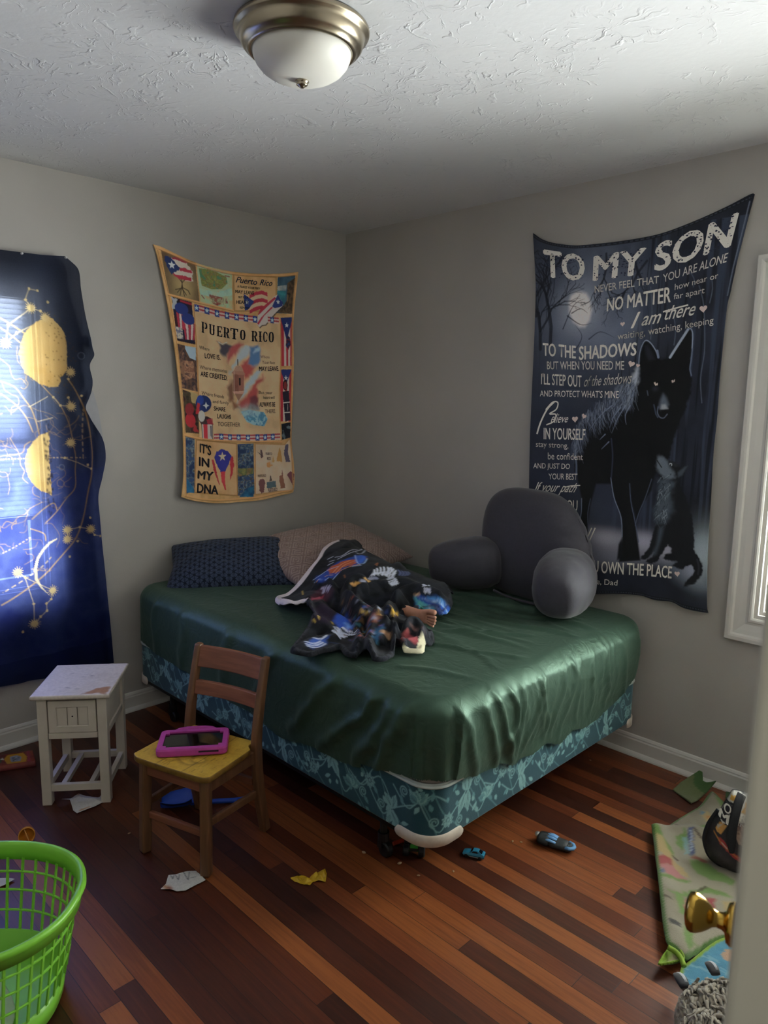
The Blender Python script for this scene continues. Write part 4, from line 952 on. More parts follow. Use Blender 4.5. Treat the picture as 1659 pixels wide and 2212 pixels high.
# ---------------------------------------------------------------- reading backrest
M_back = mat('charcoal_microfibre', '#36343e', rough=.72, var=.10, scale=90, bump=.14, bscale=240, sheen=.25)
back = thing('backrest_pillow', 'big charcoal reading backrest pillow with two arms against the wall', 'backrest pillow', (1.52, -.165, .655))
def superblob(name, fn, n=90, m=60):
    u, v = np.meshgrid(np.linspace(0, 2 * PI, n, endpoint=False), np.linspace(-PI / 2, PI / 2, m)); P_ = fn(u, v).reshape(-1, 3)
    i = np.arange(m - 1)[:, None] * n + np.arange(n)[None, :]; j = np.arange(m - 1)[:, None] * n + (np.arange(n)[None, :] + 1) % n
    F_ = np.stack([i, j, j + n, i + n], -1).reshape(-1, 4); return np_mesh(name, P_, F_, M_back, back)
sgnp = lambda x, e: np.sign(x) * np.abs(x) ** e
def f_back(u, v):
    X = .285 * sgnp(np.cos(v), .62) * sgnp(np.cos(u), .62); Zz = .245 * sgnp(np.cos(v), .62) * sgnp(np.sin(u), .62); Yy = .10 * sgnp(np.sin(v), .9)
    t = (Zz + .245) / .49; X = np.where(X > 0, X * (1.16 - .50 * t ** 1.5), X * (1.0 - .05 * t)) - .055 - .02 * t; Zz = Zz + .226 + .012 * np.clip(-X / .28, -1, 1) * t
    wr = .007 * np.sin(Zz * 95 + X * 10) * np.exp(-((X - .19) / .07) ** 2 - ((Zz - .27) / .14) ** 2) + .006 * (vnoise(X, Zz, 9, 3, 3) - .5)
    Yy = Yy + .03 * t + wr * np.sign(-np.sin(v)) * -1 - .005
    return np.stack([X, Yy, Zz], -1)
superblob('back', f_back, 140, 90)
def f_arm(p0, p1, r0, r1, seed):
    p0, p1 = np.array(p0), np.array(p1); ax = p1 - p0; L_ = np.linalg.norm(ax); ax /= L_; s = np.cross(ax, [0, 0, 1.]); s /= np.linalg.norm(s); up = np.cross(s, ax)
    def fn(u, v):
        t = (np.sin(v) + 1) / 2; c = sgnp(np.cos(v), .45); r = r0 + (r1 - r0) * t
        a = sgnp(np.cos(u), .85) * c * r; b = sgnp(np.sin(u), .85) * c * r * 1.05
        wr = 1 + .05 * (vnoise(t * 2 + seed, u * .6, 4, seed, 2) - .5) - .025 * np.exp(-((t - .12) / .035) ** 2)
        P_ = p0 + ax * (t * L_)[..., None] + s * (a * wr)[..., None] + up * (b * wr)[..., None]; P_[..., 2] = np.maximum(P_[..., 2], .002); return P_
    return fn
superblob('arm', f_arm((-.20, -.04, .135), (-.475, -.235, .105), .125, .100, 2)); superblob('arm', f_arm((.13, .0, .14), (.262, -.335, .115), .138, .108, 5))
g = G(); g.tube(smooth_poly([(-.18, -.125, .02), (-.1, -.14, .012), (0, -.15, .010), (.1, -.145, .012), (.2, -.13, .02)], 4, False), .006, 6); g.build('bottom_seam', M_back, back, smooth=True)

# ================================================================ FLEECE BLANKET AND SLEEPER
def _cap(x, y, a, b, h0, h1, w0, w1):
    d, t = seg_dist(x, y, [a, b]); h = h0 + (h1 - h0) * t; w = w0 + (w1 - w0) * t
    q = np.clip(d / w, 0, 1); return h * (1 - q * q * (3 - 2 * q)) ** .8
def blanket_base(x, y):
    z = np.maximum.reduce([_cap(x, y, (.50, -.48), (.72, -.66), .150, .165, .27, .32), _cap(x, y, (.70, -.64), (1.02, -.74), .165, .150, .34, .36), _cap(x, y, (1.02, -.72), (1.25, -.66), .150, .105, .34, .26), _cap(x, y, (1.22, -.66), (1.40, -.72), .105, .062, .18, .14), _cap(x, y, (1.18, -.95), (1.42, -1.02), .05, .045, .16, .14), _cap(x, y, (.95, -1.02), (1.2, -1.22), .05, .04, .18, .14)])
    return .668 + z
#END_H
out_low = [(0.753,-1.07),(0.851,-1.129),(0.925,-1.153),(0.975,-1.136),(1.01,-1.11),(1.093,-1.164),(1.167,-1.209),(1.212,-1.225),(1.228,-1.282),(1.257,-1.35),(1.319,-1.425),(1.352,-1.437),(1.382,-1.422),(1.412,-1.403),(1.409,-1.363),(1.419,-1.316),(1.414,-1.284),(1.481,-1.315),(1.52,-1.3),(1.495,-1.251),(1.528,-1.268),(1.566,-1.278),(1.596,-1.275),(1.61,-1.243),(1.584,-1.181),(1.547,-1.129),(1.596,-1.146),(1.643,-1.102),(1.605,-1.047),(1.611,-1.022),(1.593,-0.982),(1.558,-0.95),(1.501,-0.918),(1.417,-0.882),(1.395,-0.878),(1.374,-0.835),(1.376,-0.808),(1.439,-0.792),(1.464,-0.783),(1.455,-0.728),(1.412,-0.664),(1.332,-0.594),(1.248,-0.531)]
out_hem = [(0.588,-0.597),(0.597,-0.648),(0.643,-0.722),(0.687,-0.781),(0.698,-0.841),(0.724,-0.933),(0.745,-1.017)]
OUT = smooth_poly(out_low + [(1.36, -.60), (1.27, -.53), (1.16, -.47), (1.0, -.38), (.78, -.34), (.60, -.36)] + out_hem, 3)
folds = [  # (line, height, width)
 ([(1.117,-0.867),(1.078,-0.914),(1.091,-0.963),(1.173,-1.023),(1.265,-1.059),(1.354,-1.078),(1.413,-1.094)], .034, .021), ([(1.146,-0.891),(1.123,-0.924),(1.157,-0.964),(1.243,-1.024),(1.317,-1.044),(1.374,-1.034)], .020, .017),
 ([(0.881,-0.969),(0.939,-0.956),(1.014,-0.973),(1.085,-1.001),(1.184,-1.036),(1.286,-1.085),(1.346,-1.112)], .032, .022), ([(1.056,-1.128),(1.214,-1.241),(1.271,-1.236),(1.327,-1.213),(1.363,-1.167)], .024, .018), ([(1.096,-1.12),(1.17,-1.126),(1.238,-1.123),(1.294,-1.123)], .020, .028),
 ([(1.497,-1.279),(1.383,-1.149),(1.311,-1.101)], .026, .018), ([(1.569,-1.281),(1.464,-1.194),(1.411,-1.112),(1.391,-1.025)], .034, .020), ([(1.58,-1.181),(1.507,-1.096),(1.456,-1.07),(1.401,-1.007)], .036, .019), ([(1.506,-1.17),(1.451,-1.11),(1.431,-1.071)], .022, .022),
 ([(1.496,-1.079),(1.492,-1.024),(1.495,-0.981),(1.536,-0.998),(1.587,-1.06)], .028, .018), ([(1.571,-1.144),(1.585,-1.091),(1.58,-1.027),(1.592,-0.991)], .024, .014), ([(1.458,-0.955),(1.51,-0.957),(1.572,-0.978)], .016, .016),
 ([(1.277,-0.875),(1.27,-0.812),(1.303,-0.774),(1.371,-0.753),(1.444,-0.755)], .038, .026), ([(1.37,-0.866),(1.371,-0.825),(1.414,-0.822),(1.458,-0.814),(1.483,-0.777)], .024, .015), ([(1.367,-1.021),(1.289,-0.881),(1.311,-0.847),(1.35,-0.863)], .028, .020),
 ([(0.936,-0.871),(0.97,-0.816),(0.914,-0.659)], .008, .03), ([(0.761,-0.672),(0.582,-0.428),(0.328,-0.096)], .012, .02), ([(1.103,-0.84),(1.101,-0.766),(1.109,-0.684),(0.801,-0.275)], .016, .022), ([(1.179,-0.842),(1.209,-0.764),(1.288,-0.736)], .016, .03),
 ([(1.355,-1.427),(1.32,-1.333),(1.341,-1.272),(1.358,-1.235)], .014, .025), ([(0.873,-1.127),(1.007,-1.154),(1.011,-1.107)], .012, .02)]
creases = [([(0.994,-1.084),(0.983,-1.026),(1.001,-1.009),(1.109,-1.048),(1.21,-1.079)], .016, .012), ([(1.031,-0.954),(1.166,-1.04),(1.288,-1.093),(1.377,-1.131)], .030, .016), ([(1.337,-1.081),(1.385,-1.138),(1.49,-1.223)], .028, .014), ([(1.422,-1.05),(1.483,-1.095),(1.593,-1.22)], .026, .012), ([(1.454,-1.03),(1.513,-1.078),(1.553,-1.137)], .028, .013), ([(1.268,-0.859),(1.252,-0.914),(1.222,-0.953),(1.157,-0.918)], .020, .03), ([(1.326,-0.862),(1.337,-0.832),(1.36,-0.814)], .018, .016), ([(1.279,-1.283),(1.296,-1.234),(1.336,-1.197)], .014, .014)]
def blanket_h(x, y):
    z = blanket_base(x, y); wx = x + (vnoise(x, y, 14, 3, 2) - .5) * .018; wy = y + (vnoise(x, y, 14, 8, 2) - .5) * .018
    for P_, A, w_ in folds:
        P_ = smooth_poly(P_, 4, False); d, t = seg_dist(wx, wy, P_); env = np.clip(t / .12, 0, 1) * np.clip((1 - t) / .12, 0, 1); z = z + A * 1.35 * np.exp(-(d / w_) ** 2.4) * np.sqrt(env)
    for P_, A, w_ in creases:
        P_ = smooth_poly(P_, 4, False); d, t = seg_dist(wx, wy, P_); env = np.clip(t / .15, 0, 1) * np.clip((1 - t) / .15, 0, 1); z = z - A * 1.3 * np.exp(-(d / w_) ** 2) * env
    z = z + .008 * (vnoise(x, y, 11, 6, 3) - .5); return np.maximum(z, .664)
st = .0042; xs = np.arange(.44, 1.72, st); ys = np.arange(-1.50, -.26, st); XX, YY = np.meshgrid(xs, ys)
ins = in_poly(XX, YY, OUT); keep = ins.copy(); keep[1:-1, 1:-1] |= np.any([ins[1 + a:ins.shape[0] - 1 + a, 1 + b:ins.shape[1] - 1 + b] for a in (-1, 0, 1) for b in (-1, 0, 1)], 0)
xk, yk = XX[keep], YY[keep]; ik_ = ins[keep]
PO = np.array(OUT + [OUT[0]])      # pull the outermost row back onto the hem line
def snap(px, py):
    best = np.full(len(px), 1e9); bx = px.copy(); by = py.copy()
    for a, b in zip(PO[:-1], PO[1:]):
        d = b - a; L2 = max(d @ d, 1e-12); t = np.clip(((px - a[0]) * d[0] + (py - a[1]) * d[1]) / L2, 0, 1); qx, qy = a[0] + t * d[0], a[1] + t * d[1]; q = np.hypot(px - qx, py - qy); m = q < best
        best = np.where(m, q, best); bx = np.where(m, qx, bx); by = np.where(m, qy, by)
    return bx, by, best
o_ = ~ik_; sx_, sy_, _ = snap(xk[o_], yk[o_]); xk[o_], yk[o_] = sx_, sy_
_, _, dE = snap(xk, yk); dE[o_] = 0
q = np.clip(dE / .014, 0, 1); zk = blanket_h(xk, yk) - .010 * (1 - np.sqrt(1 - (1 - q) ** 2)) + .005 * np.exp(-((dE - .010) / .006) ** 2)
# ---- print on the fleece
cv = Canvas(-.36, 1.26, -1.02, .56, .0024, '#15171b')
cv.mottle([(-.5, -1.2), (1.4, -1.2), (1.4, .7), (-.5, .7)], ['#0f1013', '#191b20', '#20232a', '#15161b'], 16, 3)
_rs = np.random.RandomState(9)
def BL(p, w_, c, a=.9, t=False): cv.line(smooth_poly(p, 5, False), w_, c, a, t)
cv.poly([(0.234,-0.327),(0.222,-0.295),(0.241,-0.258),(0.221,-0.226),(0.214,-0.159),(0.227,-0.104),(0.221,-0.053),(0.303,-0.069),(0.333,-0.112),(0.348,-0.163),(0.318,-0.194),(0.332,-0.25),(0.325,-0.288),(0.352,-0.352),(0.328,-0.375)], '#27479a', .9, .01, .014)
cv.poly([(0.235,-0.242),(0.216,-0.191),(0.23,-0.143),(0.258,-0.109),(0.323,-0.14),(0.336,-0.174),(0.295,-0.195),(0.304,-0.24),(0.278,-0.261)], '#b5592c', .95, .006, .012); cv.poly([(0.23,-0.061),(0.295,-0.068),(0.329,-0.094),(0.343,-0.137),(0.319,-0.144),(0.249,-0.094)], '#2f58b4', .9, .006, .008)
for p in ([(0.282,-0.25),(0.257,-0.183),(0.259,-0.125)], [(0.306,-0.257),(0.276,-0.171),(0.299,-0.125)], [(0.321,-0.255),(0.322,-0.219),(0.35,-0.15)], [(0.312,-0.367),(0.273,-0.287),(0.302,-0.268)]): BL(p, .005, '#d9a07a', .8)
for p in ([(0.234,-0.327),(0.233,-0.282),(0.233,-0.236),(0.255,-0.196)], [(0.224,-0.063),(0.329,-0.145),(0.35,-0.128),(0.315,-0.073)], [(0.265,-0.346),(0.352,-0.352),(0.321,-0.255)], [(0.34,-0.185),(0.361,-0.154)]): BL(p, .005, '#9fb8e0', .85)
for p in ([(0.154,-0.12),(0.173,-0.092),(0.148,-0.023),(0.156,0.015)], [(0.185,-0.133),(0.184,-0.087),(0.173,-0.024)], [(0.176,-0.019),(0.13,0.07),(-0.151,0.385)], [(0.196,-0.03),(0.198,0.014),(-0.138,0.382)], [(0.188,-0.197),(0.193,-0.171)], [(0.165,-0.165),(0.177,-0.149)], [(0.131,-0.146),(0.135,-0.119)]): BL(p, .0065, '#b9bdd0', .85)
def stripes(pA, pB, n, w_, c='#c3c8d8'):   # bands running between two rails
    A = np.array(smooth_poly(pA, 6, False)); B = np.array(smooth_poly(pB, 6, False))
    for k in range(n):
        t = (k + .5) / n; a = A[int(t * (len(A) - 1))]; b = B[int(t * (len(B) - 1))]; m = (a + b) / 2 + np.array([.004, .006]); BL([tuple(a), tuple(m), tuple(b)], w_, c, .95)
stripes([(0.456,-0.172),(0.455,-0.12),(0.484,-0.087)], [(0.475,-0.212),(0.493,-0.172),(0.508,-0.128)], 6, .008); stripes([(0.476,-0.097),(0.505,-0.088),(0.52,-0.111)], [(0.498,-0.162),(0.514,-0.149),(0.536,-0.157)], 4, .008)
stripes([(0.531,-0.166),(0.574,-0.194),(0.595,-0.201)], [(0.531,-0.129),(0.568,-0.152),(0.602,-0.172)], 6, .009); stripes([(0.705,-0.133),(0.73,-0.151),(0.753,-0.171)], [(0.688,-0.077),(0.755,-0.147),(0.773,-0.166)], 5, .009); stripes([(0.508,-0.077),(0.524,-0.055),(0.54,-0.041)], [(0.539,-0.104),(0.558,-0.09),(0.566,-0.072)], 4, .010, '#4b5273')
for p, c in (([(0.492,-0.298)][0], '#b58a4e'), ([(0.496,-0.271)][0], '#8f93ab'), ([(0.494,-0.246)][0], '#c29a62'), ([(0.491,-0.22)][0], '#9fa3b8'), ([(0.501,-0.205)][0], '#7a7f9a'), ([(0.488,-0.316)][0], '#c2935a')): cv.ellipse(p, .014, .010, c, .95, .6, .004)
for _ in range(120):
    t = _rs.rand(2); p0 = np.array([(0.326,-0.418),(0.558,-0.412),(0.637,-0.299),(0.795,-0.318),(1.041,-0.542),(1.018,-0.676),(0.906,-0.744),(0.829,-0.834)]); w8 = _rs.dirichlet(np.ones(8) * .6); c = (w8[:, None] * p0).sum(0)
    cv.blob(tuple(c), _rs.uniform(.005, .018), _rs.uniform(.003, .009), ['#7a3d44', '#8d6a3c', '#3b4f8c', '#5a3a52', '#9a9fb2', '#2d3f66', '#6a4a4a', '#a8553a', '#3c6f80'][_rs.randint(9)], _rs.uniform(.4, .9), _rs.uniform(0, 3), 3, .5, _rs.randint(99))
cv.poly([(0.353,-0.426),(0.376,-0.39),(0.439,-0.395),(0.483,-0.429),(0.477,-0.453),(0.471,-0.517)], '#4a2c38', .8, .015, .02); stripes([(0.365,-0.394),(0.388,-0.385),(0.419,-0.383)], [(0.405,-0.423),(0.42,-0.411),(0.43,-0.401)], 5, .006, '#a9a4b8')
cv.poly([(0.412,-0.482),(0.422,-0.431),(0.47,-0.484),(0.454,-0.522)], '#a0495a', .9, .006, .008); cv.poly([(0.565,-0.609),(0.536,-0.502),(0.665,-0.575),(0.718,-0.657),(0.679,-0.689)], '#2a1f33', .8, .02); cv.poly([(0.67,-0.593),(0.656,-0.519),(0.782,-0.59),(0.812,-0.635),(0.743,-0.634)], '#2f51b0', .95, .014, .015); cv.poly([(0.724,-0.585),(0.749,-0.572),(0.79,-0.604),(0.79,-0.638)], '#7ba4e0', .8, .012, .01)
for p in ([(0.743,-0.634),(0.807,-0.643),(0.818,-0.61)], [(0.785,-0.665),(0.82,-0.655),(0.835,-0.629)], [(0.731,-0.641),(0.797,-0.676),(0.826,-0.678)], [(0.738,-0.633),(0.804,-0.67),(0.825,-0.666)], [(0.767,-0.678),(0.799,-0.684),(0.826,-0.696)]): BL(p, .008, '#c6cde2', .9)
cv.poly([(0.796,-0.832),(0.783,-0.778),(0.806,-0.747),(0.798,-0.717),(0.835,-0.762),(0.852,-0.821),(0.819,-0.842)], '#3656a8', .8, .012, .015)
for p in ([(0.787,-0.825),(0.81,-0.807),(0.809,-0.773)], [(0.805,-0.835),(0.823,-0.813),(0.819,-0.771)], [(0.816,-0.839),(0.84,-0.816),(0.831,-0.77)], [(0.776,-0.778),(0.797,-0.762),(0.79,-0.727)]): BL(p, .007, '#c2c9de', .9)
for p in ([(0.671,-0.694),(0.666,-0.68),(0.682,-0.686)], [(0.662,-0.654),(0.68,-0.665)], [(0.691,-0.618),(0.713,-0.631)], [(0.272,-0.425),(0.361,-0.489)]): BL(p, .006, '#b59a4c', .9)
cv.poly([(0.708,-0.487),(0.74,-0.498),(0.763,-0.488),(0.754,-0.506),(0.742,-0.513)], '#c2a35a', .9, .004); cv.poly([(0.838,-0.453),(0.763,-0.334),(0.819,-0.393),(0.86,-0.463)], '#c29a3c', .9, .004); cv.poly([(0.789,-0.514),(0.833,-0.499),(0.853,-0.538),(0.838,-0.548)], '#7a4a38', .8, .012, .01); cv.blob([(0.821,-0.525)][0], .012, .012, '#a9a8bc', .9)
cv.poly([(0.889,-0.585),(0.888,-0.547),(0.933,-0.598),(0.955,-0.637),(0.933,-0.631)], '#3f6f9a', .9, .012, .01); cv.ellipse([(0.919,-0.562)][0], .022, .014, '#b08a6c', .9, .4, .006); cv.ellipse([(0.942,-0.569)][0], .012, .012, '#a58468', .9, 0, .006)
cv.poly([(1.007,-0.575),(0.95,-0.49),(0.962,-0.476),(0.98,-0.501),(1.027,-0.583)], '#a85a5a', .9, .006, .008); cv.poly([(0.966,-0.5),(0.986,-0.488),(1.051,-0.533),(1.054,-0.555),(1.026,-0.558)], '#8f4248', .9, .008, .008); cv.poly([(0.932,-0.446),(0.964,-0.44),(1.025,-0.475),(0.992,-0.463),(0.948,-0.455)], '#8c6a66', .7, .008, .01)
cv.poly([(0.73,-0.211),(0.745,-0.19),(0.787,-0.172),(0.84,-0.173),(0.866,-0.162),(0.917,-0.191),(0.91,-0.233),(0.861,-0.227),(0.821,-0.226),(0.801,-0.256)], '#2457b8', .95, .010, .012); cv.poly([(0.734,-0.213),(0.775,-0.206),(0.812,-0.217),(0.817,-0.259),(0.765,-0.231)], '#5fae9c', .85, .012, .01); cv.poly([(0.777,-0.175),(0.823,-0.176),(0.865,-0.168),(0.869,-0.187),(0.819,-0.191)], '#5d9fd6', .85, .012, .012); cv.poly([(0.805,-0.223),(0.84,-0.212),(0.891,-0.262),(0.861,-0.27)], '#58a5c6', .9, .012, .012); cv.poly([(0.893,-0.229),(0.916,-0.194),(0.941,-0.222),(0.925,-0.248)], '#4f86c0', .8, .012, .01)
for p in ([(0.749,-0.201),(0.809,-0.194),(0.874,-0.192),(0.916,-0.209)], [(0.764,-0.196),(0.822,-0.187),(0.871,-0.174)], [(0.82,-0.218),(0.869,-0.259),(0.887,-0.28)], [(0.854,-0.214),(0.905,-0.228)]): BL(p, .006, '#a9c9ea', .8)
for p in ([(0.747,-0.199),(0.814,-0.199),(0.912,-0.221)], [(0.748,-0.207),(0.822,-0.207),(0.91,-0.233)]): BL(p, .010, '#1a3390', .7)
cv.poly([(0.72,-0.2),(0.729,-0.181),(0.743,-0.189),(0.732,-0.205)], '#c09a78', .9, .004)
for p in ([(0.399,-0.106),(0.387,-0.079),(0.413,-0.111)], [(0.366,-0.259),(0.389,-0.274)], [(0.32,-0.078),(0.309,-0.074)]): BL(p, .005, '#a0623c', .8)
col = cv.sample(xk - .8 * zk, yk + .8 * zk)
# bound edge, and the pale underside turned out along the pillow hem and beneath the last fold
seam = np.exp(-((dE - .012) / .006) ** 2); dash = (vnoise(xk, yk, 160, 4, 2) > .45); col = col * (1 - .75 * seam[:, None]) + (np.where(dash[:, None], s2l('#3b3d46'), s2l('#191a1f'))) * .75 * seam[:, None]
hemA = [(0.588,-0.597),(0.597,-0.648),(0.643,-0.722),(0.687,-0.781),(0.698,-0.841),(0.724,-0.933),(0.745,-1.017),(0.753,-1.07),(0.851,-1.129),(0.925,-1.153),(0.975,-1.136),(1.01,-1.11)]
dh, th_ = seg_dist(xk, yk, hemA); wv = .034 - .010 * np.clip((th_ - .6) / .4, 0, 1) + .006 * np.sin(th_ * 17); hm = np.clip((wv - dh) / .004, 0, 1)[:, None]; col = col * (1 - hm) + np.array(s2l('#cfc5c8')) * hm
dw_, tw2 = seg_dist(xk, yk, [(1.592,-1.145),(1.618,-1.132),(1.643,-1.102),(1.617,-1.062)]); wl = np.clip((.026 * np.sin(np.clip(tw2, .06, 1) * PI * .55 + .25) - dw_) / .003, 0, 1)[:, None]; col = col * (1 - wl) + np.array(s2l('#d8d2b4')) * wl
idx = -np.ones(keep.shape, int); idx[keep] = np.arange(keep.sum()); qf = np.stack([idx[:-1, :-1], idx[:-1, 1:], idx[1:, 1:], idx[1:, :-1]], -1).reshape(-1, 4); qf = qf[(qf >= 0).all(1)]
M_throw = print_mat('printed_plush_throw', 1.35, rough=.9, sheen=.06, bump=.3, bscale=360)
throw = np_mesh('throw_blanket', np.column_stack([xk, yk, zk]), qf, M_throw, None, col)
md = throw.modifiers.new('cloth_thickness', 'SOLIDIFY'); md.thickness = .008; md.offset = -1
tag(throw, 'black plush throw blanket with blue and orange print heaped over the sleeper', 'blanket')

# ---- the sleeper: one body, curled on its side, only one bare foot showing
def skin_body(name, nodes, edges, material, root, parent=None, sub=2):
    me = bpy.data.meshes.new(name); me.from_pydata([n[:3] for n in nodes], edges, []); me.materials.append(material); o = bpy.data.objects.new(name, me); COL.objects.link(o)
    sk = o.modifiers.new('skin', 'SKIN'); sk.use_smooth_shade = True; sk.branch_smoothing = .4
    for i, n in enumerate(nodes): v = me.skin_vertices[0].data[i]; v.radius = (n[3], n[4] if len(n) > 4 else n[3]); v.use_root = (i == root)
    sb = o.modifiers.new('sub', 'SUBSURF'); sb.levels = sub; sb.render_levels = sub
    if parent: o.parent = parent
    return o
M_skin = mat('warm_skin', '#c08a72', rough=.5, var=.06, scale=40, subs=.08, col2='#cf9a86')
nd = [(.98, -.72, .715, .062), (.86, -.68, .725, .062), (.75, -.63, .73, .066), (.66, -.575, .745, .034), (.57, -.52, .765, .062), (.53, -.50, .772, .055),
      (1.10, -.66, .705, .046), (1.20, -.63, .70, .036), (1.25, -.70, .692, .028), (1.27, -.76, .686, .02),
      (1.09, -.73, .695, .046), (1.17, -.745, .69, .036), (1.23, -.79, .688, .028), (1.285, -.835, .686, .021), (1.345, -.856, .688, .025), (1.385, -.862, .689, .022, .026), (1.420, -.862, .690, .016, .030), (1.438, -.860, .691, .013, .030),
      (.78, -.70, .735, .032), (.86, -.77, .715, .025), (.79, -.74, .705, .02), (.76, -.69, .70, .018)]
eg = [(0, 1), (1, 2), (2, 3), (3, 4), (4, 5), (0, 6), (6, 7), (7, 8), (8, 9), (0, 10), (10, 11), (11, 12), (12, 13), (13, 14), (14, 15), (15, 16), (16, 17), (2, 18), (18, 19), (19, 20), (20, 21)]
for zt, l, r in ((.720, .046, .0125), (.7015, .046, .0080), (.6885, .046, .0075), (.6765, .042, .0070), (.666, .036, .0066)):    # toes, big toe uppermost
    b = len(nd); nd += [(1.450, -.862, .691 + (zt - .691) * .85, r * .95), (1.450 + l * .6, -.866, zt, r * .86), (1.450 + l, -.864, zt - .0005, r * 1.0)]; eg += [(17, b), (b, b + 1), (b + 1, b + 2)]
for k in range(5): b = len(nd); nd += [(.74, -.665 + .008 * k, .70, .007), (.715, -.64 + .010 * k, .70, .006)]; eg += [(21, b), (b, b + 1)]
person = skin_body('person', nd, eg, M_skin, 0)
tag(person, 'person curled asleep beneath the plush throw, one bare foot sticking out', 'person')

# ================================================================ WALL CLOTHS
def resample(pts, n):
    P = np.array(smooth_poly(pts, 8, False)); L_ = np.concatenate([[0], np.cumsum(np.linalg.norm(np.diff(P, axis=0), axis=1))]); t = np.linspace(0, L_[-1], n)
    return np.stack([np.interp(t, L_, P[:, 0]), np.interp(t, L_, P[:, 1])], 1)
def coons(top, bot, lef, rig, nu, nv):
    """top,bot run left to right; lef,rig run top to bottom"""
    T, B, L_, R_ = resample(top, nu), resample(bot, nu), resample(lef, nv), resample(rig, nv)
    L_ = L_ + np.linspace(T[0] - L_[0], B[0] - L_[-1], nv); R_ = R_ + np.linspace(T[-1] - R_[0], B[-1] - R_[-1], nv)
    s = np.linspace(0, 1, nu)[None, :, None]; t = np.linspace(0, 1, nv)[:, None, None]
    return (1 - t) * T[None] + t * B[None] + (1 - s) * L_[:, None] + s * R_[:, None] - ((1 - s) * (1 - t) * T[0] + s * (1 - t) * T[-1] + (1 - s) * t * B[0] + s * t * B[-1])
def hung_cloth(name, label, cat, C, cv, letters, off, to3, material, thick=.006, flip=False):
    nv, nu = C.shape[:2]; A, Bz = C[..., 0].ravel(), C[..., 1].ravel()
    h = off(A, Bz); front = to3(A, Bz, h); col = cv.sample(A, Bz); n = nu * nv
    ring = np.array(list(range(nu)) + [i * nu + nu - 1 for i in range(1, nv)] + [(nv - 1) * nu + i for i in range(nu - 2, -1, -1)] + [i * nu for i in range(nv - 2, 0, -1)]); nr = len(ring)
    edge = to3(A[ring], Bz[ring], h[ring] - thick)
    k = 6; sub = np.ix_(range(0, nv, k), range(0, nu, k)); bi = (np.arange(nv)[::k][:, None] * nu + np.arange(nu)[::k][None, :]).ravel(); backv = to3(A[bi], Bz[bi], h[bi] - thick)
    nbv, nbu = len(range(0, nv, k)), len(range(0, nu, k))
    f1 = grid_faces(nv, nu); r2 = np.roll(np.arange(nr), -1); f2 = np.stack([ring, n + np.arange(nr), n + r2, ring[r2]], 1); f3 = grid_faces(nbv, nbu, n + nr)
    V = [front, edge, backv]; Cc = [col, col[ring] * .8, np.tile(np.array([.2, .2, .2]), (len(bi), 1))]; base = n + nr + len(bi)
    pad = lambda f: np.column_stack([f, np.full(len(f), -1)])
    Fs = [f1, f2, f3]
    if letters.n:
        UV = np.concatenate(letters.uv); T = np.concatenate(letters.t); V.append(to3(UV[:, 0], UV[:, 1], off(UV[:, 0], UV[:, 1]) + np.concatenate(letters.l))); Cc.append(np.concatenate(letters.c)); Fs.append(pad(T + base))
    o = np_mesh(name, np.concatenate(V), np.concatenate(Fs), material, None, np.concatenate(Cc)); return tag(o, label, cat)
M_fleece = print_mat('printed_fleece', 1.95, rough=.9, sheen=.3, bump=.2, bscale=420)
M_fleece2 = print_mat('printed_velvet_fleece', 1.25, rough=.9, sheen=.3, bump=.2, bscale=420)

# ---------------------------------------------------------------- island blanket on the left wall
cv = Canvas(-1.25, -.30, .92, 2.26, .0014, '#b08a5e'); q_ = cv
cv.mottle([(-1.3, .9), (-.2, .9), (-.2, 2.3), (-1.3, 2.3)], ['#a67f52', '#b59263', '#c29f72'], 22, 2, .8)
def ZP(s): return s
P_tree = [(-1.157,2.185),(-0.98,2.152),(-0.963,1.973),(-1.13,1.993)]
P_map = [(-0.973,2.151),(-0.774,2.131),(-0.773,1.951),(-0.957,1.968)]
P_txt = [(-0.763,2.127),(-0.5,2.144),(-0.502,1.971),(-0.763,1.947)]
P_sea = [(-0.49,2.144),(-0.373,2.168),(-0.391,1.965),(-0.502,1.96)]
P_cen = [(-0.992,1.953),(-0.825,1.93),(-0.655,1.916),(-0.478,1.919),(-0.475,1.784),(-0.483,1.621),(-0.479,1.456),(-0.475,1.286),(-0.704,1.288),(-0.987,1.317),(-0.978,1.457),(-0.981,1.696)]
cv.mottle(P_cen, ['#b59a76', '#c2a682', '#c8ad8a'], 14, 9)
cv.mottle(P_txt, ['#a98355', '#bd9b70', '#c2a37a'], 12, 4); cv.line(P_txt + P_txt[:1], .008, '#8a6236', .6)
cv.mottle(P_tree, ['#4f3d2e', '#66523d', '#7a6448'], 14, 5); cv.blob([(-1.048,2.038)][0], .06, .07, '#a39067', .9)
cv.mottle(P_map, ['#8fa98f', '#a9ad86', '#9fb59c', '#b0a57c'], 20, 6)
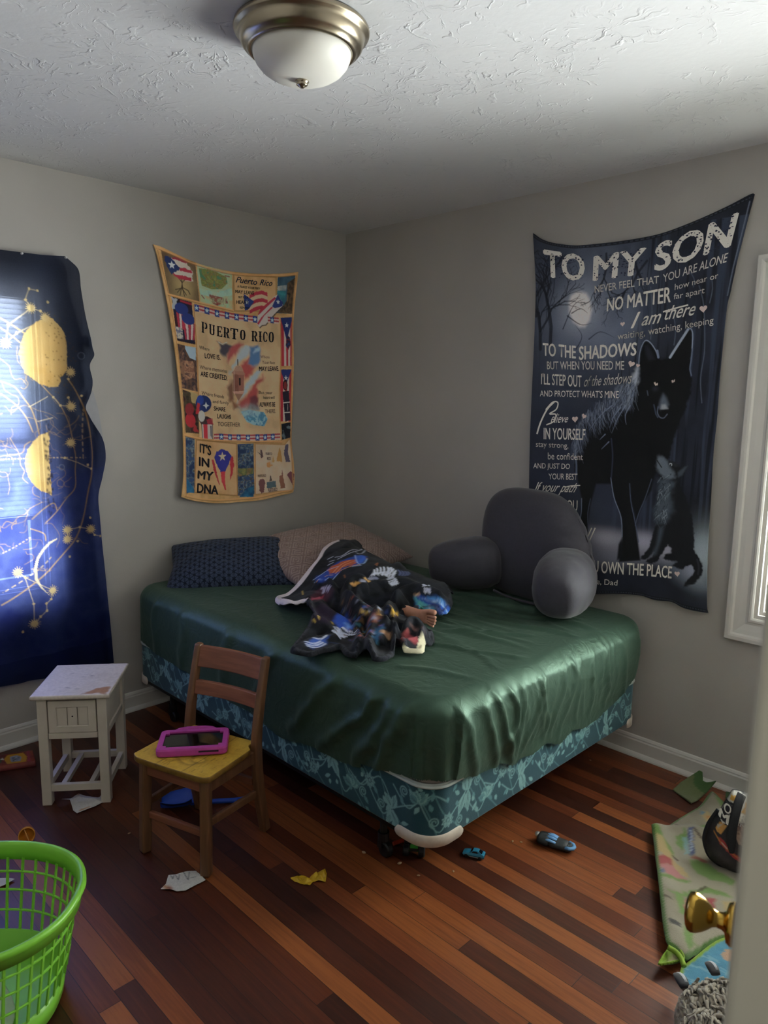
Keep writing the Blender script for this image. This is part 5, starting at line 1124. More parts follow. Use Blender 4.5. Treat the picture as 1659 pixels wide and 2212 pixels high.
# flag-leaved tree
cv.poly([(-1.108,2.159),(-1.062,2.161),(-1.024,2.145),(-0.996,2.111),(-0.997,2.064),(-1.032,2.06),(-1.065,2.068),(-1.099,2.081),(-1.112,2.108)], '#bdb3aa', 1, 0, .006)
cv.poly([(-1.108,2.159),(-1.062,2.167),(-1.014,2.153),(-1.022,2.141),(-1.068,2.15),(-1.099,2.152)], '#8d3040', 1, 0, .004)
cv.poly([(-1.064,2.121),(-1.005,2.116),(-0.996,2.102),(-1.064,2.104)], '#9c3142', 1, 0, .004); cv.poly([(-1.108,2.086),(-1.065,2.085),(-1.001,2.08),(-1.002,2.065),(-1.066,2.062)], '#9c3142', 1, 0, .006)
cv.poly([(-1.138,2.163),(-1.108,2.159),(-1.059,2.115),(-1.11,2.082),(-1.128,2.11),(-1.141,2.138)], '#23305a', 1, 0, .005); cv.star([(-1.105,2.125)][0], .020, '#c9cdd0')
for s in ([(-1.056,2.065),(-1.055,2.044),(-1.059,2.027),(-1.082,2.003)], [(-1.055,2.044),(-1.052,2.028),(-1.023,2.018),(-1.014,2.002)], [(-1.057,2.031),(-1.068,1.992)], [(-1.056,2.031),(-1.044,1.99)], [(-1.066,2.064),(-1.056,2.053)], [(-1.041,2.065),(-1.054,2.051)], [(-1.059,2.025),(-1.091,2.015)], [(-1.057,2.027),(-1.034,1.996)]): cv.line(s, .005, '#3e3127', .9)
# painted island
cv.mottle([(-0.962,2.131),(-0.918,2.131),(-0.863,2.124),(-0.807,2.107),(-0.8,2.078),(-0.837,2.045),(-0.893,2.038),(-0.948,2.05)], ['#6f7b46', '#8c8a52', '#5f6b3e', '#8a7448', '#4f7a5c'], 55, 3, 1, 3, 3)
cv.mottle([(-0.961,2.037),(-0.865,2.027),(-0.776,2.057),(-0.774,2.022),(-0.88,1.999),(-0.956,2.008)], ['#86b0a8', '#9cc0b4', '#a7bca6'], 30, 3, .8)
cv.mottle([(-0.907,2.013),(-0.809,2.003),(-0.799,1.98),(-0.867,1.965),(-0.908,1.984)], ['#a9a987', '#6a5a45', '#a9a987', '#804038'], 60, 8, .9, 2, 3.5)
for s in ([(-0.949,2.003),(-0.936,1.99)], [(-0.888,1.974),(-0.86,1.965),(-0.867,1.976)], [(-0.814,2.112),(-0.789,2.111)]): cv.line(s, .006, '#7a3030', .8)
# waving flag beside the small verse
for i, c in enumerate(('#9c3040', '#bfa88c', '#9c3040', '#bfa88c', '#9c3040')):
    a = [(-0.667,2.038),(-0.619,2.059),(-0.57,2.065),(-0.552,2.05)] if i == 0 else None
    dy = -.0085 * i * 2.2
    T_ = [(y, z + dy) for y, z in [(-0.671,2.035),(-0.635,2.054),(-0.595,2.065),(-0.558,2.059)]]; B_ = [(y, z - .019) for y, z in T_]
    cv.poly(T_ + B_[::-1], c, 1, 0, .002)
cv.poly([(-0.706,2.037),(-0.643,2.005),(-0.672,1.968),(-0.699,1.952)], '#2b3a72', 1, 0, .002); cv.star([(-0.686,1.998)][0], .013, '#c9cdd0')
# sea cliff
cv.mottle(P_sea, ['#2f3d44', '#33566a', '#41505a'], 10, 5); cv.mottle([(-0.491,2.142),(-0.377,2.166),(-0.382,2.114),(-0.492,2.101)], ['#26384c', '#3d5a6c', '#2b3d50'], 12, 4)
cv.mottle([(-0.49,2.099),(-0.431,2.112),(-0.436,2.082),(-0.493,2.076)], ['#8f9190', '#6d7e88', '#a6a39a'], 22, 2); cv.mottle([(-0.493,2.076),(-0.436,2.079),(-0.449,2.005),(-0.497,2)], ['#2e6a74', '#37808a', '#2a5a68'], 14, 2)
cv.mottle([(-0.427,2.122),(-0.375,2.156),(-0.391,1.966),(-0.49,1.963),(-0.457,1.997),(-0.432,2.032)], ['#3a2f26', '#5d4a36', '#2b231f', '#6b5640'], 26, 6)
# the island cut from the flag
isl = [(-0.491,2.057),(-0.475,2.032),(-0.461,2.024),(-0.458,2.002),(-0.482,1.982),(-0.514,1.953),(-0.547,1.92),(-0.572,1.895),(-0.597,1.89),(-0.613,1.877),(-0.628,1.894),(-0.621,1.937),(-0.602,1.972),(-0.567,2),(-0.521,2.039)]
cv.poly([(y + .004, z - .005) for y, z in isl], '#3a2a20', .9, .003); cv.poly(isl, '#bdb4b0')
cv.poly([(-0.604,1.972),(-0.567,2),(-0.513,2.041),(-0.5,2.036),(-0.559,1.988),(-0.616,1.94),(-0.62,1.943)], '#9c3040'); cv.poly([(-0.532,1.99),(-0.522,1.986),(-0.58,1.94),(-0.617,1.89),(-0.627,1.896),(-0.6,1.929)], '#9c3040')
cv.poly([(-0.491,2.057),(-0.475,2.032),(-0.459,2.022),(-0.459,2.001),(-0.48,1.992),(-0.511,1.984),(-0.529,1.991),(-0.507,2.029)], '#27336b'); cv.star([(-0.489,2.018)][0], .013, '#cfd3d6')
# star strips
def strip(cs, hw, hh, ends):
    C_ = np.array(cs); 
    def at(y): return np.interp(y, C_[:, 0], C_[:, 1])
    ys = [ends[0]] + list(C_[:, 0]) + [ends[1]]
    for a, b in zip(ys[:-1], ys[1:]):
        a2, b2 = a + (hw if a != ends[0] else 0), b - (hw if b != ends[1] else 0)
        if b2 <= a2: continue
        for k in range(4):
            z0, z1 = -hh + k * hh / 2, -hh + (k + 1) * hh / 2
            cv.poly([(a2, at(a2) + z0), (b2, at(b2) + z0), (b2, at(b2) + z1), (a2, at(a2) + z1)], '#c3aaa2' if k in (0, 2) else '#9c3d42')
    for y, z in cs:
        cv.poly([(y - hw, at(y - hw) - hh), (y + hw, at(y + hw) - hh), (y + hw, at(y + hw) + hh), (y - hw, at(y - hw) + hh)], '#2b3a75'); cv.star((y, z), hh * .78, '#b9cfd8')
st1 = [(-0.98,1.942),(-0.923,1.934),(-0.866,1.925),(-0.808,1.921),(-0.75,1.918),(-0.694,1.917),(-0.639,1.916)]
strip(st1, .0135, .0165, ([(-0.993,1.944),(-0.621,1.917)][0][0], [(-0.993,1.944),(-0.625,1.917)][1][0]))
strip([(-0.529,1.921)], .0125, .0165, ([(-0.558,1.919),(-0.485,1.925)][0][0], [(-0.558,1.919),(-0.485,1.925)][1][0]))
strip([(-0.86,1.316),(-0.806,1.31),(-0.75,1.308),(-0.693,1.306),(-0.636,1.306),(-0.586,1.305),(-0.535,1.307)], .0125, .0165, ([(-0.904,1.319),(-0.482,1.308)][0][0], [(-0.904,1.319),(-0.482,1.308)][1][0]))
# hand drums
cv.mottle([(-1.114,1.98),(-1.006,1.966),(-0.993,1.767),(-1.094,1.779)], ['#14141c', '#2a1c22', '#1a1f38', '#3a2226'], 20, 8)
cv.poly([(-1.114,1.979),(-1.085,1.973),(-1.089,1.935),(-1.111,1.924)], '#9fa2a8', .9, 0, .008); cv.poly([(-1.071,1.971),(-1.005,1.96),(-1.008,1.951),(-1.069,1.962)], '#8a2a35')
for c, w2 in (([(-1.063,1.908)][0], .03), ([(-1.028,1.863)][0], .03)):
    for k in range(5): x = c[0] - w2 + k * w2 * .5; cv.poly([(x, c[1] + .005), (x + w2 * .42, c[1] - .002), (x * .7 + c[0] * .3 + w2 * .3, c[1] - .075), (x * .7 + c[0] * .3, c[1] - .075)], '#bdaaa6' if k % 2 else '#9c3444')
    cv.ellipse((c[0], c[1] + .022), w2 * 1.25, .026, '#27336b', 1, -.2)
cv.mottle([(-1.102,1.845),(-1.063,1.839),(-1.06,1.788),(-1.094,1.79)], ['#b5b0a4', '#4a4a70', '#c0b8a8', '#30304a'], 50, 2)
# old street
cv.mottle([(-1.094,1.765),(-0.99,1.75),(-0.988,1.54),(-1.079,1.556)], ['#3c2f2f', '#5d4538', '#2a2630', '#7a5a48'], 34, 12)
cv.mottle([(-1.053,1.758),(-0.991,1.753),(-0.993,1.691),(-1.028,1.702),(-1.051,1.741)], ['#41618f', '#6a8bb0', '#9fb2c0'], 10, 3); cv.mottle([(-1.063,1.688),(-1.008,1.686),(-1,1.611),(-1.061,1.592)], ['#8a6450', '#6d4a40', '#a07a60', '#503a38'], 50, 4)
# masked drummer
cv.mottle([(-1.077,1.551),(-0.988,1.523),(-0.988,1.335),(-1.069,1.343)], ['#2b2320', '#4a4030', '#3a2022', '#1c1c20'], 24, 7); cv.poly([(-1.037,1.539),(-0.987,1.531),(-0.989,1.473),(-1.024,1.49)], '#a89368', .9, 0, .006)
cv.ellipse([(-1.037,1.401)][0], .03, .035, '#a02c35', .95, .3); cv.ellipse([(-1.04,1.455)][0], .026, .03, '#7c2a30', .9); cv.poly([(-1.016,1.396),(-0.99,1.337),(-1.023,1.351)], '#9a3034', .9, 0, .005)
cv.ellipse([(-0.958,1.482)][0], .045, .042, '#22305f', 1); cv.ellipse([(-0.975,1.5)][0], .02, .024, '#2a3f86', 1); cv.star([(-0.943,1.473)][0], .018, '#c9cdd0', 4)
cv.poly([(-0.987,1.419),(-0.927,1.418),(-0.911,1.396),(-0.911,1.377),(-0.971,1.378),(-0.983,1.396)], '#3d2c30', 1, 0, .004); cv.poly([(-0.993,1.486),(-0.978,1.482),(-0.985,1.432),(-1.003,1.432)], '#a23038', 1, 0, .003)
cv.ellipse([(-0.97,1.421)][0], .019, .028, '#bdbab4', 1); cv.poly([(-0.947,1.403),(-0.91,1.411),(-0.907,1.377),(-0.933,1.377)], '#9c3440', .8, 0, .006)
cv.poly([(-0.971,1.381),(-0.911,1.379),(-0.909,1.305),(-0.969,1.309)], '#bdb2ae'); cv.poly([(-0.962,1.381),(-0.939,1.38),(-0.939,1.306),(-0.96,1.308)], '#b03540'); cv.line([(-0.971,1.38),(-0.969,1.307),(-0.911,1.304),(-0.91,1.379)], .004, '#2a1c20', .9)
cv.poly([(-0.924,1.373),(-0.915,1.373),(-0.915,1.309),(-0.923,1.324)], '#33303c', .8)
# flags down the right side
for A_, hN in (([(-0.474,1.938),(-0.393,1.948),(-0.399,1.69),(-0.472,1.685)], 0), ([(-0.478,1.667),(-0.404,1.67),(-0.414,1.387),(-0.48,1.388)], 1)):
    cv.poly(A_, '#bfb0aa'); tl, tr, br, bl = [np.array(p) for p in A_]
    for a, b in ((0, .26), (.45, .62), (.80, 1.0)): cv.poly([tuple(tl + (tr - tl) * a), tuple(tl + (tr - tl) * b), tuple(bl + (br - bl) * b), tuple(bl + (br - bl) * a)], '#9c2f3a')
    ap = tl * .5 + tr * .5 + ((bl + br) / 2 - (tl + tr) / 2) * (.48 if not hN else .30); cv.poly([tuple(tl), tuple(tr), tuple(ap)], '#232f62'); cv.star(tuple((tl + tr) / 2 + ((bl + br) / 2 - (tl + tr) / 2) * .16), .015, '#c9cdd0')
cv.mottle([(-0.432,1.851),(-0.414,1.84),(-0.409,1.804),(-0.425,1.771),(-0.442,1.794)], ['#2a3a6a', '#1c1c30', '#8a2a38'], 60, 2)
cv.ellipse([(-0.447,1.584)][0], .015, .029, '#2c1f22'); cv.ellipse([(-0.446,1.582)][0], .010, .021, '#7a3030'); cv.poly([(-0.465,1.549),(-0.424,1.554),(-0.414,1.395),(-0.448,1.387)], '#26212e')
for s in ([(-0.458,1.489),(-0.419,1.493)], [(-0.453,1.436),(-0.419,1.438)]): cv.line(s, .005, '#c0bab4')
cv.line([(-0.432,1.481),(-0.432,1.448)], .002, '#c0bab4'); cv.mottle([(-0.474,1.375),(-0.415,1.384),(-0.416,1.299),(-0.471,1.288)], ['#0e0e14', '#1a1c26', '#101018', '#5d6a70'], 40, 6)
# bottom row
for A_ in ([(-1.073,1.325),(-1.015,1.311),(-1.026,1.072),(-1.041,1.049),(-1.08,1.045)], [(-0.758,1.275),(-0.662,1.275),(-0.66,1.005),(-0.759,1.003)]):
    cv.mottle(A_, ['#23304e', '#3d5470', '#2a3440', '#6a7a8a', '#4a4030', '#31466a'], 48, 21, 1, 3, 3.2)
cv.mottle([(-0.757,1.147),(-0.667,1.146),(-0.665,1.114),(-0.755,1.104)], ['#7f7a3a', '#556030', '#8a6a40'], 45, 2, .8); cv.mottle([(-0.753,0.996),(-0.705,1.036),(-0.664,1.053),(-0.665,0.99)], ['#1f4c72', '#2a6488', '#183a58'], 20, 2)
cv.mottle([(-1.075,1.125),(-1.047,1.085),(-1.023,1.053),(-1.027,1.042),(-1.077,1.05)], ['#1f4c72', '#2a6488', '#183a58'], 20, 4)
P_dna = [(-1.005,1.305),(-0.764,1.277),(-0.763,1.004),(-1.027,1.045)]; cv.mottle(P_dna, ['#b58f63', '#bf9d74', '#c2a27a'], 12, 5); cv.line(P_dna + P_dna[:1], .007, '#8a5a2c', .7)
cv.poly([(-0.92,1.203),(-0.909,1.202),(-0.899,1.159),(-0.877,1.067),(-0.883,1.073),(-0.912,1.156)], '#9c3038', 1, 0, .003); cv.poly([(-0.906,1.213),(-0.893,1.24),(-0.857,1.255),(-0.821,1.24),(-0.797,1.212),(-0.823,1.167),(-0.842,1.137),(-0.871,1.136),(-0.89,1.174)], '#2f2f7c', 1, 0, .004)
cv.poly([(-0.872,1.136),(-0.842,1.139),(-0.845,1.094),(-0.839,1.043),(-0.848,1.045),(-0.865,1.087)], '#a8343c', 1, 0, .003); cv.poly([(-0.808,1.201),(-0.79,1.216),(-0.782,1.176),(-0.792,1.122),(-0.811,1.09)], '#a8343c', 1, 0, .005); cv.star([(-0.857,1.215)][0], .026, '#c7b79c')
P_ic = [(-0.65,1.273),(-0.454,1.261),(-0.42,1.294),(-0.408,1.184),(-0.396,1.046),(-0.409,1.008),(-0.654,1.003)]; cv.mottle(P_ic, ['#b8a38c', '#c4b09c', '#bda88e'], 10, 3); cv.line(P_ic + P_ic[:1], .006, '#9a6a38', .6)
for A_, c in (([(-0.62,1.24),(-0.61,1.24),(-0.601,1.203),(-0.616,1.192)], '#4a3038'), ([(-0.642,1.233),(-0.61,1.212),(-0.615,1.208)], '#2a2026'), ([(-0.511,1.174),(-0.501,1.219),(-0.49,1.251),(-0.48,1.218),(-0.476,1.168)], '#a5753a'), ([(-0.539,1.167),(-0.531,1.204),(-0.522,1.167)], '#b08a50'), ([(-0.46,1.217),(-0.449,1.262),(-0.428,1.262),(-0.434,1.22),(-0.419,1.165),(-0.45,1.167)], '#3a3452'), ([(-0.634,1.067),(-0.624,1.083),(-0.597,1.081),(-0.59,1.06),(-0.601,1.011),(-0.613,1.004),(-0.628,1.018)], '#5d3038'), ([(-0.58,1.063),(-0.515,1.067),(-0.513,1.029),(-0.578,1.03)], '#3f5a66'), ([(-0.563,1.066),(-0.551,1.102),(-0.54,1.069)], '#4a3a34'), ([(-0.494,1.09),(-0.481,1.094),(-0.475,1.127),(-0.471,1.089),(-0.456,1.025),(-0.482,1.019)], '#7a4a3a'), ([(-0.445,1.096),(-0.419,1.115),(-0.393,1.097),(-0.404,1.03)], '#6a3040'), ([(-0.576,1.169),(-0.557,1.174),(-0.547,1.156),(-0.532,1.155),(-0.562,1.14),(-0.577,1.149)], '#b5814a')): cv.poly(A_, c, .92, 0, .003)
# watercolour fort in the middle
for A_, c in (([(-0.863,1.782),(-0.821,1.782),(-0.781,1.771),(-0.795,1.74),(-0.822,1.713),(-0.854,1.737)], '#2a3148'), ([(-0.788,1.773),(-0.741,1.79),(-0.714,1.78),(-0.755,1.742),(-0.813,1.689),(-0.822,1.7)], '#9c4048'), ([(-0.742,1.751),(-0.694,1.784),(-0.666,1.766),(-0.701,1.725),(-0.756,1.68),(-0.797,1.645),(-0.801,1.623),(-0.783,1.668)], '#a9b5bd'), ([(-0.676,1.777),(-0.631,1.788),(-0.607,1.758),(-0.611,1.715),(-0.654,1.673),(-0.692,1.68),(-0.681,1.726)], '#3b6c9e'), ([(-0.726,1.681),(-0.681,1.723),(-0.688,1.683),(-0.654,1.673),(-0.668,1.638),(-0.71,1.603),(-0.716,1.648)], '#a03e44'), ([(-0.711,1.569),(-0.672,1.627),(-0.619,1.663),(-0.598,1.652),(-0.634,1.605),(-0.691,1.555),(-0.726,1.511),(-0.754,1.483)], '#a6b2ba'), ([(-0.584,1.632),(-0.598,1.6),(-0.634,1.564),(-0.628,1.518),(-0.636,1.463),(-0.727,1.451),(-0.747,1.48),(-0.705,1.523),(-0.67,1.564),(-0.634,1.605)], '#983a40'), ([(-0.825,1.566),(-0.785,1.606),(-0.773,1.545),(-0.773,1.505),(-0.8,1.491)], '#6a4438'), ([(-0.8,1.505),(-0.754,1.483),(-0.734,1.451),(-0.774,1.457)], '#7a4a34'), ([(-0.677,1.518),(-0.628,1.518),(-0.633,1.451),(-0.685,1.451)], '#5a3038')): cv.poly(A_, c, .92, .012, .014, 3)
cv.poly([(-0.642,1.768),(-0.607,1.778),(-0.61,1.758),(-0.653,1.747)], '#a9c0cc', .8, .008, .008)
tw_ = [(-0.776,1.635),(-0.71,1.631),(-0.713,1.549),(-0.778,1.545)]; cv.poly(tw_, '#8a5c50'); cv.mottle([(-0.776,1.635),(-0.744,1.633),(-0.746,1.547),(-0.778,1.545)], ['#6a4038', '#7a5046'], 60, 2, .8); cv.poly([(-0.786,1.64),(-0.77,1.652),(-0.716,1.651),(-0.703,1.634),(-0.712,1.63),(-0.776,1.632)], '#9c7262'); cv.poly([(-0.772,1.649),(-0.76,1.672),(-0.736,1.677),(-0.718,1.662),(-0.715,1.648)], '#a58270'); cv.poly([(-0.783,1.545),(-0.711,1.547),(-0.717,1.534),(-0.773,1.533)], '#b08a7c'); cv.poly([(-0.769,1.534),(-0.718,1.534),(-0.747,1.497)], '#8a6654'); cv.line([(-0.747,1.678),(-0.748,1.706)], .006, '#4a3a34'); cv.poly([(-0.743,1.613),(-0.731,1.615),(-0.731,1.577),(-0.742,1.576)], '#1c1418')
cv.line([(-0.771,1.646),(-0.773,1.533)], .003, '#c9b0a2', .7); cv.mottle([(-0.734,1.443),(-0.685,1.451),(-0.593,1.439),(-0.568,1.404),(-0.591,1.365),(-0.659,1.372),(-0.7,1.39)], ['#8fb2bc', '#3a7ea0', '#2f6c96', '#5d9cb4'], 40, 3, .95, 3, 3); cv.blob([(-0.685,1.448)][0], .05, .025, '#9fb8bc', .7, 0, 2, .5)
cv.line([(-0.863,1.787),(-0.84,1.778),(-0.811,1.79)], .004, '#b9b4a8')
for A_ in ([(-1.178,2.196),(-1.151,2.189),(-1.07,2.168),(-0.972,2.146),(-0.763,2.129),(-0.496,2.152),(-0.369,2.176)], [(-0.369,2.173),(-0.395,1.958),(-0.401,1.683),(-0.411,1.382),(-0.403,1.018)], [(-1.089,1.037),(-0.933,0.999),(-0.67,0.986),(-0.413,1.009)], [(-1.174,2.189),(-1.127,1.985),(-1.098,1.771),(-1.081,1.551),(-1.073,1.337),(-1.082,1.04)], [(-1.13,1.99),(-0.963,1.97),(-0.77,1.95)], [(-0.996,1.961),(-0.986,1.755),(-0.984,1.529)], [(-0.475,1.913),(-0.474,1.68),(-0.486,1.522),(-0.475,1.282)], [(-1.073,1.332),(-0.911,1.302),(-0.471,1.277)]): cv.line(smooth_poly(A_, 4, False), .007, '#c79a68', .75); cv.line([(y, z - .006) for y, z in smooth_poly(A_, 4, False)], .004, '#8a5c30', .7)
lt = Letters(); ik = '#15131a'
for ch, qd in (('P', [(-0.957,1.88),(-0.924,1.873),(-0.925,1.821),(-0.958,1.828)]), ('U', [(-0.914,1.872),(-0.882,1.866),(-0.883,1.816),(-0.915,1.822)]), ('E', [(-0.871,1.866),(-0.838,1.863),(-0.839,1.812),(-0.873,1.816)]), ('R', [(-0.833,1.863),(-0.796,1.859),(-0.797,1.809),(-0.834,1.813)]), ('T', [(-0.79,1.862),(-0.743,1.859),(-0.744,1.806),(-0.791,1.808)]), ('O', [(-0.732,1.858),(-0.699,1.857),(-0.7,1.806),(-0.733,1.807)]), ('R', [(-0.664,1.856),(-0.627,1.856),(-0.627,1.804),(-0.665,1.804)]), ('I', [(-0.622,1.857),(-0.597,1.857),(-0.597,1.804),(-0.622,1.804)]), ('C', [(-0.591,1.858),(-0.561,1.859),(-0.562,1.805),(-0.592,1.805)]), ('O', [(-0.554,1.859),(-0.519,1.86),(-0.52,1.806),(-0.555,1.805)])): lt.slab(ch, qd, ik)
gy = '#3a332c'
for tx, qd, c, b in (('Where', [(-0.972,1.764),(-0.915,1.756),(-0.916,1.741),(-0.973,1.747)], gy, 0), ('LOVE IS.', [(-0.943,1.729),(-0.855,1.723),(-0.855,1.7),(-0.943,1.705)], ik, .03), ('Where memories', [(-0.973,1.67),(-0.815,1.655),(-0.816,1.636),(-0.974,1.652)], gy, 0), ('ARE CREATED.', [(-0.969,1.64),(-0.815,1.624),(-0.816,1.599),(-0.97,1.617)], ik, .03), ('Where friends', [(-0.967,1.544),(-0.838,1.525),(-0.838,1.509),(-0.967,1.526)], gy, 0), ('and family', [(-0.906,1.502),(-0.809,1.494),(-0.81,1.478),(-0.907,1.487)], gy, 0), ('SHARE', [(-0.9,1.469),(-0.832,1.464),(-0.832,1.443),(-0.901,1.449)], ik, .03), ('LAUGHS', [(-0.881,1.432),(-0.798,1.426),(-0.799,1.405),(-0.882,1.41)], ik, .03), ('TOGETHER', [(-0.882,1.392),(-0.739,1.385),(-0.739,1.364),(-0.883,1.371)], gy, .005),
    ('Where', [(-0.61,1.735),(-0.55,1.736),(-0.55,1.721),(-0.61,1.721)], gy, 0), ('Your feet', [(-0.6,1.708),(-0.512,1.708),(-0.513,1.693),(-0.6,1.693)], gy, 0), ('MAY LEAVE.', [(-0.62,1.676),(-0.488,1.683),(-0.488,1.659),(-0.621,1.654)], ik, .03), ('But your', [(-0.624,1.55),(-0.533,1.551),(-0.533,1.535),(-0.625,1.535)], gy, 0), ('heart will', [(-0.597,1.524),(-0.518,1.525),(-0.519,1.509),(-0.597,1.509)], gy, 0), ('ALWAYS BE', [(-0.621,1.491),(-0.515,1.492),(-0.515,1.469),(-0.622,1.468)], ik, .03), ('THERE.', [(-0.588,1.453),(-0.511,1.456),(-0.511,1.435),(-0.588,1.433)], gy, .005),
    ('A PLACE YOUR FEET', [(-0.743,2.075),(-0.606,2.077),(-0.607,2.068),(-0.744,2.064)], ik, .03), ('MAY LEAVE', [(-0.755,2.051),(-0.643,2.055),(-0.644,2.037),(-0.756,2.036)], ik, .03), ('BUT YOUR', [(-0.737,2.023),(-0.679,2.026),(-0.679,2.016),(-0.737,2.013)], ik, .02), ('HEART', [(-0.751,2),(-0.679,2.005),(-0.679,1.989),(-0.751,1.984)], ik, .03), ('REMAINS', [(-0.73,1.972),(-0.674,1.975),(-0.674,1.966),(-0.73,1.961)], ik, .02),
    ("IT'S", [(-0.985,1.285),(-0.922,1.271),(-0.926,1.224),(-0.987,1.243)], ik, .05), ('IN', [(-0.992,1.219),(-0.936,1.207),(-0.938,1.165),(-0.994,1.176)], ik, .05), ('MY', [(-1.001,1.152),(-0.913,1.139),(-0.922,1.095),(-1.005,1.114)], ik, .05), ('DNA', [(-1.007,1.088),(-0.89,1.066),(-0.891,1.023),(-1.012,1.043)], ik, .05), ('PUERTO', [(-0.585,1.225),(-0.54,1.221),(-0.54,1.208),(-0.585,1.211)], '#4a3038', .03), ('RICO', [(-0.576,1.198),(-0.55,1.197),(-0.55,1.182),(-0.576,1.184)], '#4a3038', .03), ('PUERTO RICO', [(-0.572,1.028),(-0.505,1.027),(-0.505,1.01),(-0.57,1.007)], '#4a3038', .03), ('PUERTO RICO', [(-0.639,1.108),(-0.585,1.107),(-0.585,1.094),(-0.639,1.094)], '#6a4a44', .02)):
    lt.text(tx, qd, c, b)
lt.text('Puerto', [(-0.748,2.117),(-0.624,2.119),(-0.624,2.089),(-0.753,2.088)], '#1b2033', .018, .32); lt.text('Rico', [(-0.604,2.12),(-0.524,2.124),(-0.529,2.095),(-0.607,2.091)], '#1b2033', .018, .32)
C_ = coons([(-1.193,2.205),(-1.151,2.199),(-1.069,2.176),(-0.972,2.153),(-0.87,2.142),(-0.763,2.138),(-0.614,2.147),(-0.488,2.163),(-0.414,2.176),(-0.352,2.189)], [(-1.109,1.031),(-1.039,1.005),(-0.934,0.983),(-0.824,0.972),(-0.67,0.968),(-0.549,0.974),(-0.465,0.984),(-0.405,0.996)], [(-1.193,2.205),(-1.182,2.177),(-1.166,2.108),(-1.145,2),(-1.124,1.861),(-1.107,1.719),(-1.095,1.574),(-1.085,1.427),(-1.085,1.277),(-1.089,1.157),(-1.101,1.066),(-1.109,1.031)], [(-0.352,2.189),(-0.365,2.103),(-0.382,1.985),(-0.391,1.854),(-0.388,1.723),(-0.397,1.523),(-0.407,1.355),(-0.408,1.253),(-0.394,1.149),(-0.392,1.045),(-0.405,0.996)], 340, 500)
def off1(y, z):
    t = np.clip((2.2 - z) / 1.2, 0, 1); l = np.clip((-.75 - y) / .4, 0, 1)
    return .012 + .034 * t * l ** 1.5 + .010 * t * (1 + np.sin((y + .4) * 26 + 1)) * .5 + .012 * t ** 3 * np.exp(-(((y + .43) + (z - 1.0) * .3) / .03) ** 2)
hung_cloth('wall_blanket', 'tan island blanket with flags and verses pinned to the left wall', 'blanket', C_, cv, lt, off1, lambda a, b, h: np.stack([h, a, b], -1), M_fleece)

# ---------------------------------------------------------------- wolf blanket on the right wall
cv = Canvas(1.22, 2.26, .60, 2.32, .0016, '#171d2e'); UU, VV = cv.U, cv.V
cv.mottle([(1.2, .5), (2.3, .5), (2.3, 2.4), (1.2, 2.4)], ['#121623', '#1a2033', '#20283d'], 9, 4)
cv.blob([(1.536,1.918)][0], .34, .42, '#46536f', .85); cv.blob([(1.571,1.909)][0], .20, .22, '#707e9c', .8, 0, 2, .5, 3); cv.blob([(1.64,1.797)][0], .12, .08, '#7d8db0', .6, 0, 2, .6, 6); cv.blob([(1.469,1.219)][0], .22, .5, '#2a3450', .7)
sl_ = cv.sl([(1.75, .9), (2.26, 2.2)]); a_ = vnoise(UU[sl_] * 6, VV[sl_] * .25, 8, 5, 3); cv.mix(sl_, np.clip((a_ - .5) * 4, 0, .8), '#33405c'); a_ = vnoise(UU[sl_] * 9 + 3, VV[sl_] * .3, 9, 8, 2); cv.mix(sl_, np.clip((a_ - .56) * 6, 0, .85), '#0f131e')
for s in ([(1.848,1.98),(1.861,1.877),(1.863,1.775)], [(2.042,1.967),(2.063,1.907),(2.076,1.825),(2.085,1.716),(2.079,1.618),(2.092,1.524)], [(1.948,1.872),(1.962,1.804),(1.96,1.748)], [(2.089,1.989),(2.095,1.947),(2.089,1.899)], [(1.764,1.901),(1.787,1.836)], [(2.005,2.019),(2.021,1.991),(2.02,1.964)]): cv.line(smooth_poly(s, 5, False), .0035, '#5d6c86', .75)
mo = [(1.535,1.988),(1.56,1.979),(1.579,1.951),(1.591,1.908),(1.584,1.866),(1.562,1.84),(1.534,1.842),(1.504,1.865),(1.483,1.903),(1.477,1.947),(1.486,1.977),(1.51,1.99)]
cv.blob([(1.537,1.915)][0], .095, .105, '#a7b2cc', .8); cv.poly(mo, '#eee6e2', 1, .012)
_rs = np.random.RandomState(3)
def tree(p, an, L_, w, dep):
    q = (p[0] + L_ * math.cos(an), p[1] + L_ * math.sin(an)); m = ((p[0] + q[0]) / 2 + _rs.uniform(-.01, .01), (p[1] + q[1]) / 2); cv.line([p, m, q], w, '#141a2a', .82)
    if dep:
        for _ in range(2 + (_rs.rand() < .4)): tree(q if _rs.rand() < .6 else m, an + _rs.uniform(-.8, .8), L_ * _rs.uniform(.55, .8), w * .62, dep - 1)
for p in [(1.347,1.753),(1.396,1.77),(1.316,1.902)]: tree(p, PI / 2 + _rs.uniform(-.1, .3), .16, .016, 5)
for p in [(1.767,2.112),(1.825,2.083),(1.644,2.133)]: tree(p, -PI / 2 + _rs.uniform(-.6, .6), .10, .010, 4)
for s in ([(1.286,2.158),(1.347,2.026),(1.37,1.898),(1.346,1.772),(1.353,1.512)], [(1.385,2.146),(1.4,2.021),(1.377,1.898),(1.406,1.783)], [(1.473,1.892),(1.54,1.851),(1.595,1.853)], [(1.525,1.747),(1.55,1.801),(1.512,1.852)], [(1.586,1.787),(1.639,1.815),(1.707,1.788)], [(1.455,1.837),(1.5,1.933),(1.554,1.959)], [(1.494,1.902),(1.536,1.918),(1.572,1.897)], [(1.836,2.093),(1.832,1.981),(1.857,1.81)]): cv.line(smooth_poly(s, 5, False), .006, '#1c2438', .8, True)
